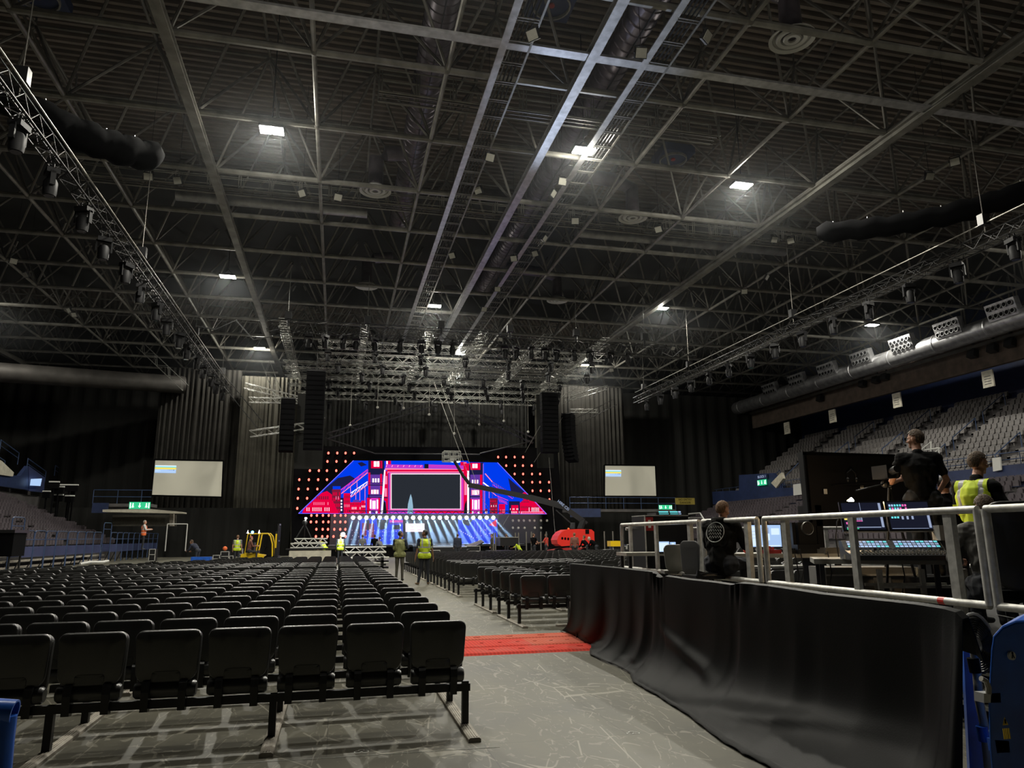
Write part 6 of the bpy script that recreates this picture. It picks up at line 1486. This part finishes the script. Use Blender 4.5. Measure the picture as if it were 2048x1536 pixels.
# blue tube end at the lower left
t = thing('blue_barrier_tube', 'blue steel tube end with open dark mouth at the lower left corner', 'barrier', (0, 0, 0)); Y = 1.5
a_, b_ = aty(-60, 1418, Y), aty(30, 1424, Y); d = (b_-a_).normalized(); u, v = _frame(d); mb = MB()
n = 20; vs = []
for p_, r in ((a_, .020), (b_, .020), (b_, .0165), (a_+d*.02, .0165)):
    for i in range(n): vs.append(p_ + u*math.cos(2*PI*i/n)*r + v*math.sin(2*PI*i/n)*r)
mb.add(vs, [(k_*n+i, k_*n+(i+1) % n, (k_+1)*n+(i+1) % n, (k_+1)*n+i) for k_ in range(3) for i in range(n)]); mb.build('top_tube', M['blue'], t, True)
MB().path([aty(12, 1432, Y), aty(6, 1480, Y), aty(-4, 1600, Y)], .017, 14).build('upright_tube', M['blue'], t, True)

# ---------------------------------------------------------------- desks and equipment on the platform
DK = .60
def table(name, lab, c, L, W_, rz, z=1.34, m='wood', legs=True):
    t = thing(name, lab, 'desk', (c[0], c[1], 0), rz)
    MB().bb(-L/2, L/2, -W_/2, W_/2, z-.055, z).build('desk_top', M[m], t)
    for x in (-L/2+.08, L/2-.08):
        for y in (-W_/2+.06, W_/2-.06): MB().bb(x-.025, x+.025, y-.025, y+.025, DK, z-.055).build('leg', M['bplast'], t)
    return t
ca, cb = aty(1627, 1110, 7.35), aty(1890, 1122, 6.65)
dv = (cb-ca); rz1 = math.atan2(dv.y, dv.x); nrm = Vector((-math.sin(rz1), math.cos(rz1), 0)); mid1 = (ca+cb)/2 + nrm*.42; Lt = math.hypot(dv.x, dv.y)
zt1 = 1.325
table('control_desk', 'pale desk carrying the lighting console near the guard rail', (mid1.x, mid1.y), Lt, .84, rz1, zt1, 'desk')
# lighting console
c = aty(1788, 1105, 6.85); t = thing('lighting_console', 'black lighting console with two big dark screens and coloured cells', 'console', (c.x, c.y, zt1), rz1*.8)
MB().prism([(-.50, -.30, 0), (-.50, -.30, .05), (-.50, -.02, .10), (-.50, .12, .20), (-.50, .25, .20), (-.50, .25, 0)], (1.0, 0, 0)).build('body', M['bplast'], t)
def scr(name, x0, x1, z0, z1, y0, y1, cells, lab=None):
    """tilted screen: bottom edge (y0,z0) top edge (y1,z1)"""
    up_ = Vector((0, y1-y0, z1-z0)); nrm_ = Vector((0, -(z1-z0), y1-y0)).normalized()
    def q(u, v, o_=0): return Vector((x0+(x1-x0)*u, y0, z0)) + up_*v + nrm_*o_
    fr_ = MB(); fr_.prism([q(-.05, -.06, -.0), q(1.05, -.06), q(1.05, 1.06), q(-.05, 1.06)], -nrm_*.04); fo = fr_.build(name, M['bplast'], t, label=lab)
    g = MB()
    for (u0, v0, u1, v1, ci) in [(0, 0, 1, 1, 0)] + cells:
        o_ = .003 if ci == 0 else .005
        g.mat(ci).quad(q(u0, v0, o_), q(u1, v0, o_), q(u1, v1, o_), q(u0, v1, o_))
    g.build('screen_image', [M['screend'], M['cyan'], M['pink'], M['green'], M['uigrey'], M['uiyellow'], M['screenb']], fo)
random.seed(5)
ce = [(.92, .08, .98, .98, 4), (.05, .07, .9, .10, 4), (.05, .0, .18, .06, 3), (.18, .02, .35, .05, 3), (.02, .36, .1, .42, 5), (.05, .2, .10, .28, 2)]
for i in range(8):
    for j in range(3): ce.append((.11+i*.045, .30+j*.06, .145+i*.045, .34+j*.06, 4 if j else 2))
ce.append((.46, .3, .47, 1, 4))
scr('left_screen', -.44, -.02, .32, .62, .14, .24, ce)
ce = [(.92, .05, .98, .5, 4), (.02, .02, .9, .035, 4)]
for i in range(7):
    for j in range(3):
        if random.random() < .8: ce.append((.04+i*.065, .60+j*.12, .085+i*.065, .68+j*.12, random.choice([1, 2, 4, 6, 1])))
for i in range(3): ce.append((.05+i*.07, .4, .1+i*.07, .5, 1)); ce.append((.3+i*.12, .36, .35+i*.12, .48, 4))
scr('right_screen', .04, .46, .32, .62, .14, .24, ce)
ce = [(.02+i*.1, .1+j*.3, .1+i*.1, .3+j*.3, random.choice([4, 6, 6, 1])) for i in range(10) for j in range(3)]
scr('left_touch_screen', -.46, -.04, .12, .20, .0, .13, ce); scr('right_touch_screen', .02, .47, .12, .20, .0, .13, ce)
kb = MB()
for i in range(26):
    for j in range(4): kb.bb(-.46+i*.036, -.44+i*.036, -.26+j*.05, -.235+j*.05, .055+j*.008, .072+j*.008)
kb.build('keys', M['tube'], t); kb = MB()
for i in range(18): kb.tube((-.42+i*.05, -.05, .09), (-.42+i*.05, -.05, .115), .010, 8)
kb.build('faders', M['rail'], t)
MB().bb(.46, .50, -.05, .2, .2, .36).build('side_wing', M['pad'], t)
# papers, bag and cups on the desk
c = aty(1722, 1108, 7.0); o = MB().box((0, 0, .03), (.30, .2, .05), .2).box((.02, .01, .065), (.28, .17, .02), .35).build('paper_stack', M['offwhite']); o.location = (c.x, c.y, zt1); tag(o, 'loose pale papers lying on the console desk', 'papers')
o = MB().prism([(-.2, -.1, 0), (-.2, .1, 0), (.16, .1, 0), (.2, .05, .03), (.05, .0, .09), (-.15, 0, .10)], (.0, .0, .02)).build('black_folder', M['bplast']); o.location = (aty(1765, 1108, 6.95).x, 6.9, zt1); tag(o, 'black folder with cable on the console desk', 'folder')
c = aty(1697, 1105, 7.25); t = thing('paper_cup', 'red paper cup with white lid on the console desk', 'cup', (c.x, c.y, zt1)); MB().lathe((0, 0, 0), [(0, 0), (.028, 0), (.038, .1), (0, .1)], 14).build('cup', M['redcloth'], t, True); MB().lathe((0, 0, .1), [(.041, 0), (.041, .01), (.03, .018), (0, .018)], 14).build('lid', M['white'], t, True)
# desk lamp with warm bulb
c = aty(1675, 1085, 7.9); t = thing('gooseneck_lamp', 'glowing warm gooseneck lamp in front of the black panel', 'lamp', (c.x, c.y, 1.3))
b0 = aty(1697, 1003, 7.7) - Vector((c.x, c.y, 1.3)); pth = [Vector((0, 0, 0)), Vector((-.02, 0, .25)), Vector((.0, -.03, .45)), b0*.8 + Vector((-.02, 0, .05)), b0]
MB().path(pth, .008, 8).build('gooseneck', M['bplast'], t, True); MB().path([b0 - Vector((.03, 0, .03)), b0 + Vector((.03, -.02, .035))], [.014, .024], 10).build('shade', M['bplast'], t, True)
MB().path([b0 + Vector((-.012, -.012, -.008)), b0 + Vector((.035, -.03, .025))], [.024, .03], 10).build('bulb', M['warm'], t, True)
light('POINT', 'lamp_light', c + Vector((0, 0, 0)) if False else (c.x+b0.x+.03, c.y+b0.y-.09, 1.3+b0.z+.02), 14, (1, .68, .35), shadow_soft_size=.03)
# big black panel
Y = 9.0; P = [aty(x, y, Y) for x, y in ((1621, 1052), (1875, 1052), (1868, 911), (1605, 903))]
t = thing('black_display', 'large black display panel seen from behind, standing on the platform', 'display', (0, 0, 0)); MB().prism(P, (0, .12, 0)).build('back_panel', M['bplast'], t)
MB().bb(P[0].x+.1, P[0].x+.2, Y, Y+.4, DK, 2.0).bb(P[1].x-.2, P[1].x-.1, Y, Y+.4, DK, 2.0).build('stand', M['darkmetal'], t)
MB().bb(P[3].x, P[3].x+.04, Y-.03, Y, P[0].z, P[3].z-.02).bb(P[3].x, P[2].x, Y-.03, Y, P[3].z-.05, P[3].z-.02).build('bezel', M['black'], t)
MB().beam(aty(1665, 971, Y-.05), aty(1790, 962, Y-.05), .02, .02).beam(aty(1665, 971, Y-.05), aty(1790, 975, Y-.05), .012, .012).build('cross_bar', M['darkmetal'], t)
for i, (px, py, w_, h_) in enumerate(((1651, 983, .05, .07), (1724, 975, .05, .05), (1780, 975, .04, .05))): cc = aty(px, py, Y-.04); MB().box(cc, (w_, .01, h_)).build('paper_label', M['paper'], t)
hc = aty(1703, 952, Y-.12); t = thing('headset', 'black headset hanging on the bar of the black panel', 'headset', hc); MB().path([(-.07, 0, -.05), (-.065, 0, .04), (0, 0, .09), (.065, 0, .04), (.07, 0, -.05)], .012, 8).build('headband', M['bplast'], t, True); MB().ball((-.07, 0, -.06), (.025, .03, .04), 10, 8).ball((.07, 0, -.06), (.025, .03, .04), 10, 8).build('ear_cups', M['bplast'], t, True)
# second desk with monitor, tray and boxes
ca, cb = aty(1468, 1102, 9.4), aty(1690, 1108, 8.6); dv = cb-ca; rz2 = math.atan2(dv.y, dv.x); nrm = Vector((-math.sin(rz2), math.cos(rz2), 0)); m2_ = (ca+cb)/2+nrm*.4; zt2 = 1.34
table('control_desk', 'cream desk with monitor and red tray behind the guard rail', (m2_.x, m2_.y), math.hypot(dv.x, dv.y), .8, rz2, zt2)
def on2(px, off=.2): q_ = aty(px, 1100, 9.0); f_ = (q_.x-ca.x)/(cb.x-ca.x); return Vector((ca.x, ca.y, 0)).lerp(Vector((cb.x, cb.y, 0)), f_) + nrm*off + Vector((0, 0, zt2))
def monitor(lab, px0, px1, py0, py1, Y_, cells, base):
    a_, b_ = aty(px0, py1, Y_), aty(px1, py0, Y_); w_, h_ = b_.x-a_.x, b_.z-a_.z
    t = thing('monitor', lab, 'monitor', (a_.x+w_/2, Y_, a_.z)); MB().bb(-w_/2-.012, w_/2+.012, 0, .03, -.02, h_+.015).build('frame', M['bplast'], t)
    g = MB(); g.mat(0).bb(-w_/2, w_/2, -.004, 0, 0, h_)
    for (u0, v0, u1, v1, ci) in cells: g.mat(ci).bb(-w_/2+w_*u0, -w_/2+w_*u1, -.006, -.004, h_*v0, h_*v1)
    g.build('screen_image', [M['screenb'], M['screenw'], M['uigrey'], M['black']], t)
    MB().bb(-.02, .02, .03, .06, base-a_.z, h_*.5).bb(-.1, .1, -.06, .1, base-a_.z, base-a_.z+.015).build('stand', M['bplast'], t)
monitor('bright monitor with pale blue windows behind the guard rail', 1503, 1560, 1050, 1094, 9.35, [(.02, .05, .30, .95, 1), (.04, .7, .24, .72, 2), (.04, .55, .26, .57, 2), (.04, .4, .22, .42, 2), (.4, .3, .62, .6, 1), (.68, .55, .95, .85, 1), (.36, .62, .6, .88, 2), (.3, .02, .96, .07, 1)], zt2)
c = on2(1478, .12); o = MB().bb(-.09, .09, -.07, .07, 0, .10).build('cardboard_box', M['card']); o.location = c; tag(o, 'small cardboard box at the left end of the cream desk', 'box')
c = on2(1552, .1); t = thing('red_tray', 'low red tray with small red bottles on the cream desk', 'tray', c); MB().bb(-.12, .12, -.07, .07, 0, .05).build('tray', M['darkred'], t); MB().tube((-.02, 0, .05), (-.02, 0, .1), .016, 8).tube((.03, 0, .05), (.03, 0, .085), .018, 8).build('bottles', M['redcloth'], t)
c = on2(1516, .1); o = MB().ball((0, 0, .04), .04, 10, 8).build('red_ball', M['redcloth'], smooth=True); o.location = c; tag(o, 'round red object beside the monitor on the cream desk', 'ball')
c = on2(1588, .12); o = MB().bb(-.17, .17, -.09, .09, 0, .05); 
for i in range(9):
    for j in range(3): o.tube((-.15+i*.037, -.06+j*.05, .05), (-.15+i*.037, -.06+j*.05, .07), .010, 6)
o = o.build('control_box', M['bplast']); o.location = c; tag(o, 'small black control box with knobs on the cream desk', 'control box')
c = on2(1632, .12); o = MB().bb(-.13, .13, -.09, .09, 0, .06).bb(-.1, .1, -.07, .07, .06, .08).build('small_mixer', M['tube2']); o.location = c; tag(o, 'small grey mixer with cables on the cream desk', 'mixer')
c = aty(1612, 1106, 9.0); t = thing('moving_head_light', 'big black moving head light standing on the cream desk', 'stage light', (c.x, 9.05, zt2))
MB().bb(-.19, .19, -.15, .15, 0, .12).build('base', M['bplast'], t); MB().bb(-.19, -.14, -.06, .06, .12, .42).bb(.14, .19, -.06, .06, .12, .42).build('yoke', M['bplast'], t); MB().box((0, 0, .27), (.26, .22, .30)).build('lamp_head', M['bplast'], t)
MB().lathe((0, -.12, .34), [(.0, .0), (.07, .0), (.085, -.02), (.085, .03)], 16, 'y').build('lens', M['lens'], t, True); MB().lathe((0, -.125, .34), [(.075, .0), (.09, -.02), (.09, .02)], 16, 'y').build('lens_ring', M['tube'], t, True)
c = aty(1525, 1040, 10.6); t = thing('dark_monitor', 'black monitor seen from behind above the guard rail', 'monitor', (c.x, 10.6, 1.72)); MB().bb(-.1, .1, 0, .06, 0, .17).build('casing', M['bplast'], t); MB().tube((0, .03, 0), (0, .03, -1.12), .02).build('pole', M['darkmetal'], t)
# third desk, laptop
ca, cb = aty(1262, 1106, 11.6), aty(1385, 1110, 11.2)
table('control_desk', 'small cream desk with open laptop at the far end of the platform', ((ca.x+cb.x)/2, 11.7), 1.15, .6, -.1, 1.32)
monitor('bright white tablet screen at the far end of the platform', 1316, 1338, 1083, 1105, 11.2, [(.1, .1, .9, .9, 1)], 1.32); monitor('angled bright laptop screen beside the white tablet', 1341, 1351, 1084, 1105, 11.3, [(.3, .1, .7, .9, 1)], 1.32)
# tall road case with console on top
Y = 12.3; a_, b_ = aty(1290, 1053, Y), aty(1376, 1032, Y)
t = thing('tall_road_case', 'tall dark road case with red striped end at the far end of the platform', 'road case', (0, 0, 0)); MB().bb(a_.x, b_.x, Y, Y+.6, DK, b_.z).build('box', M['bplast'], t); MB().bb(a_.x+.01, a_.x+.16, Y-.008, Y, b_.z-.26, b_.z-.02).build('red_panel', M['darkred'], t); MB().bb(a_.x+.06, a_.x+.11, Y-.015, Y-.008, b_.z-.21, b_.z-.07).build('white_label', M['paper'], t); MB().bb(a_.x, b_.x, Y-.015, Y+.6, b_.z, b_.z+.015).bb(a_.x-.01, a_.x+.01, Y-.015, Y, DK, b_.z).build('metal_edges', M['alu'], t)
c = aty(1345, 1024, Y); t = thing('sound_console', 'low sound console with glowing blue displays on the tall road case', 'console', (c.x, Y+.3, b_.z+.015)); MB().bb(-.28, .28, -.2, .2, 0, .05).build('body', M['bplast'], t)
g = MB(); g.mat(0).quad((-.22, -.205, .02), (-.03, -.205, .02), (-.03, -.18, .075), (-.22, -.18, .075)); g.quad((0, -.205, .02), (.16, -.205, .02), (.16, -.18, .075), (0, -.18, .075)); g.mat(1).quad((.17, -.205, .02), (.22, -.205, .02), (.22, -.18, .075), (.17, -.18, .075)); g.build('displays', [M['cyan'], M['bluebulb'] if False else M['screenb']], t)
t = thing('folding_frame', 'white metal bracket frame right of the tall road case', 'frame', (0, 0, 0)); MB().tube(aty(1377, 1028, 11.8), aty(1400, 1026, 11.8), .012).tube(aty(1400, 1026, 11.8), aty(1410, 1042, 11.6), .012).tube(aty(1377, 1036, 11.8), aty(1405, 1036, 11.8), .012).build('bars', M['white'], t)
# chairs on the platform
def foh_chair(lab, px, Y_, m, s=1, rz=0, zb=1.45, w_=.46):
    x = aty(px, 1090, Y_).x; t = thing('office_chair', lab, 'chair', (x, Y_, DK), rz); mb = MB(); plate(mb, rr(-w_/2, w_/2, .46, zb-DK, .08, 5, .02), -.02, .03, .012, .03); mb.build('backrest', M[m], t, True)
    MB().bb(-w_/2, w_/2, .03, .45, .42, .47).build('seat', M[m], t)
    for sx in (-1, 1):
        for y_ in (.02, .43): MB().tube((sx*w_*.42, y_, .43), (sx*w_*.47, y_ + (.06 if y_ > .2 else -.06), 0), .012, 8).build('leg', M['darkmetal'], t)
foh_chair('grey plastic chair behind the laptop screens', 1352, 10.4, 'tube', zb=1.46, rz=-.3, w_=.38)
foh_chair('dark grey chair back beside the man in the hoodie', 1378, 9.6, 'greycloth', zb=1.52, rz=-1.0, w_=.30)
foh_chair('black office chair under the man in the hoodie', 1425, 9.0, 'bplast', zb=1.1, w_=.5)
# flight cases and cables below the console desk
c = aty(1738, 1165, 7.9); t = thing('grey_flight_case', 'big grey flight case under the console desk', 'flight case', (c.x, 8.0, DK), rz1*.5); MB().bb(-.55, .55, -.25, .3, .02, .60).build('box', M['casegrey'], t); q = MB(); q.bb(-.56, .56, -.26, -.25, .50, .52); q.bb(-.56, -.54, -.26, -.25, .02, .6).bb(.54, .56, -.26, -.25, .02, .6).build('edges', M['alu'], t); MB().bb(.02, .22, -.265, -.25, .28, .48).build('latch_plate', M['rail'], t); MB().bb(.05, .19, -.27, -.265, .32, .36).build('handle', M['bplast'], t)
c = aty(1845, 1180, 6.9); t = thing('small_truss_shelf', 'silver shelf frame full of cables under the console desk', 'shelf', (c.x, 7.0, DK), rz1*.5)
q = MB()
for z in (.1, .42): q.bb(-.45, .45, -.2, -.16, z, z+.03); q.bb(-.45, .45, .2, .24, z, z+.03)
for x in (-.45, .0, .45): q.bb(x-.025, x+.025, -.2, -.16, 0, .62)
q.build('frame', M['alu'], t); MB().bb(-.45, .45, -.16, .2, .08, .1).build('shelf_board', M['tube2'], t)
random.seed(3); q = MB()
for k_ in range(16):
    x, y_ = random.uniform(-.35, .35), random.uniform(-.14, .14); q.path([(x+random.uniform(-.12, .12), y_+random.uniform(-.05, .05), .12+random.uniform(0, .14)) for _ in range(5)], .008, 5)
tag(q.build('cable_tangle', M['cable'], smooth=True), 'tangle of black cables on the silver shelf', 'cables', kind='stuff').matrix_world = Matrix.Translation(t.location) @ Matrix.Rotation(rz1*.5, 4, 'Z')
q = MB()
for k_ in range(5): q.path([(.10*math.sin(a_)*(1+k_*.06)+.02*k_, -.02*k_, .16+(.15+.01*k_)*math.cos(a_)) for a_ in [j*2*PI/20 for j in range(21)]], .009, 6)
o = q.build('coiled_cable', M['cable'], smooth=True); tag(o, 'loop of thick black cable hanging before the grey flight case', 'cable'); c = aty(1762, 1180, 7.1); o.location = (c.x, 7.1, DK-.02)
o = MB().path([(-.3, 0, .05), (0, .02, .03), (.3, 0, .06)], .035, 8).build('yellow_cable_bundle', M['yellow'], smooth=True); o.location = (aty(1765, 1200, 6.7).x, 6.7, DK); tag(o, 'yellow cable bundle lying at the platform edge', 'cable')
for i, (px, py, Y_) in enumerate(((1575, 1125, 8.0), (1590, 1130, 7.9), (1655, 1125, 7.8), (1800, 1130, 7.3), (1600, 1120, 8.6))):
    a_ = aty(px, py-22, Y_); tag(MB().path([a_, a_ + Vector((.03, 0, -.25)), a_ + Vector((-.05, 0, -.5)), Vector((a_.x+.1, a_.y, DK+.02))], .007, 6).build('hanging_cable', M['cable'], smooth=True), 'thin black cable hanging below the desks, %s from the left' % NTH[i], 'cable', 'cables below the desks')
# tripod with camera
c = aty(1775, 1010, 7.6); t = thing('camera_tripod', 'black camera on a tripod before the operator in the black t-shirt', 'tripod', (c.x, 7.6, DK+.0))
q = MB(); apex = Vector((.05, 0, 1.55)); q.tube(apex, (-.28, -.1, 0), .016, 8).tube(apex, (.25, -.15, 0), .016, 8).tube(apex, (.02, .3, 0), .016, 8).tube((-.12, -.05, .75), (.14, -.06, .75), .010, 6); q.build('legs', M['bplast'], t)
MB().box((0, 0, 1.74), (.13, .26, .16)).tube((0, -.13, 1.74), (-.03, -.26, 1.76), .045, 12).build('camera', M['bplast'], t); MB().ball((0, 0, 1.60), .05, 10, 8).build('tripod_head', M['darkmetal'], t); MB().tube((0, 0, 1.6), (-.55, -.15, 1.50), .010, 8).build('pan_bar', M['bplast'], t)
# low box the operator stands on
o = MB().bb(-.35, .35, -.3, .3, 0, aty(1831, 876, 7.7).z-1.70-DK).build('standing_box', M['bplast']); c = aty(1832, 1010, 7.7); o.location = (c.x, 7.7, DK); tag(o, 'black box under the operator in the black t-shirt', 'box')

# ---------------------------------------------------------------- people on the platform
SIT = dict(pel=(0, 0, .50), spi=(0, .03, .70), che=(0, .08, .90), neck=(0, .12, 1.06), head=(0, .17, 1.21), sl=(-.19, .09, .99), sr=(.19, .09, .99), el=(-.27, .20, .74), er=(.27, .20, .74), wl=(-.16, .44, .78), wr=(.18, .44, .78),
           hl=(-.10, .02, .50), hr=(.10, .02, .50), kl=(-.14, .46, .50), kr=(.14, .46, .50), al=(-.14, .44, .10), ar=(.14, .44, .10), tl=(-.14, .62, .04), tr=(.14, .62, .04))
h_ = aty(1433, 1022, 9.25)
pr_ = person('person', 'ginger haired man in black hoodie with white back print sitting at the monitor', (h_.x-.10, 9.05, h_.z-1.21-.0), -.95, SIT, 'hoodie', 'jeans', 'skin', 'hairginger', sleeves=1.2, fine=True, build=1.3, head_yaw=-.25, head_pitch=-.25, hood=True)
mb = MB()
for r, th in ((.125, .009),):
    mb.path([(r*math.cos(a_), 0, r*1.1*math.sin(a_)) for a_ in [j*2*PI/28 for j in range(29)]], th*.6, 5)
for k_ in range(4):
    z = .07-k_*.045; pts_ = [(-.085+j*.017, 0, z + .016*(1 if j % 2 else -1)) for j in range(11)]; mb.path(pts_, .005, 4)
o = mb.build('back_print', M['white'], pr_); o.location = (0, -.105, .92); o.rotation_euler = (-.30, 0, 0); o['label'] = 'white round print'
h_ = aty(1831, 876, 7.7)
person('person', 'tall man in black t-shirt standing with his back turned at the camera tripod', (h_.x+.0, 7.7, h_.z-1.70), -.62, dict(el=(-.33, .04, 1.15), wl=(-.20, .30, 1.20), er=(.29, .04, 1.17), wr=(.22, .26, 1.02), head=(.0, .04, 1.68)), 'tee', 'jeans', 'skin', 'hairbrown', sleeves=.62, fine=True, build=1.2, head_yaw=.95, scale=1.0)
h_ = aty(1880, 905, 8.4)
person('person', 'person in black with long sleeves standing half hidden behind the tall man', (h_.x, 8.4, DK), -.9, dict(el=(-.27, .0, 1.16), wl=(-.20, -.12, 1.02), er=(.29, .02, 1.16), wr=(.24, .2, 1.0)), 'black', 'jeans', 'skin', 'hairblack', sleeves=1.2, build=1.15, scale=1.0, fine=True)
h_ = aty(1957, 926, 6.5)
person('person', 'young man in yellow vest over black t-shirt, head in profile to the right', (h_.x-.03, 6.55, h_.z-1.70), -1.35, dict(head=(0, .10, 1.70), neck=(0, .03, 1.52), er=(.26, .06, 1.18), wr=(.16, .30, 1.02), el=(-.25, .05, 1.18), wl=(-.15, .32, 1.0)), 'tee', 'jeans', 'skin', 'hairbrown', vest='hivis', sleeves=.72, fine=True, build=1.1, head_yaw=-.35, head_pitch=-.15)
h_ = aty(1968, 1010, 5.75)
person('person', 'seated person in dark quilted jacket bending over, brown hair', (h_.x-.05, 5.75-.1, h_.z-1.25), -.65, dict(SIT, head=(0, .22, 1.22), neck=(0, .13, 1.08), el=(-.33, .12, .76), wl=(-.25, .36, .72)), 'puffer', 'jeans', 'skin', 'hairbrown', sleeves=1.2, fine=True, build=1.4, head_yaw=.2, head_pitch=-.4)
x = aty(2062, 1090, 5.1).x
t = thing('mesh_office_chair', 'big black mesh office chair at the right edge behind the guard rail', 'chair', (x+.12, 5.25, DK), -.6)
mb = MB(); plate(mb, rr(-.27, .27, .5, 1.28, .12, 6, .03), -.03, .03, .015, .05); mb.build('backrest', M['bplast'], t, True); MB().bb(-.27, .27, .03, .5, .42, .5).build('seat', M['black'], t); MB().tube((0, .25, .42), (0, .25, .1), .03).build('gas_post', M['darkmetal'], t); mb = MB()
for k_ in range(5): mb.tube((0, .25, .1), (.3*math.cos(k_*1.257), .25+.3*math.sin(k_*1.257), .05), .02, 6)
mb.build('foot_star', M['bplast'], t); MB().path([(-.3, 0, .3), (-.1, -.04, .26), (.1, -.04, .33), (.3, 0, .3)], .004, 6).build('loose_cable', M['white'], t)

# thin haze that fills the hall
tag(haze('roof_haze', XL+.5, 50.2, YN+.5, 72.5, 15.0, 24.0, .0008, .55), 'denser haze hanging among the roof lamps', 'haze', kind='stuff')
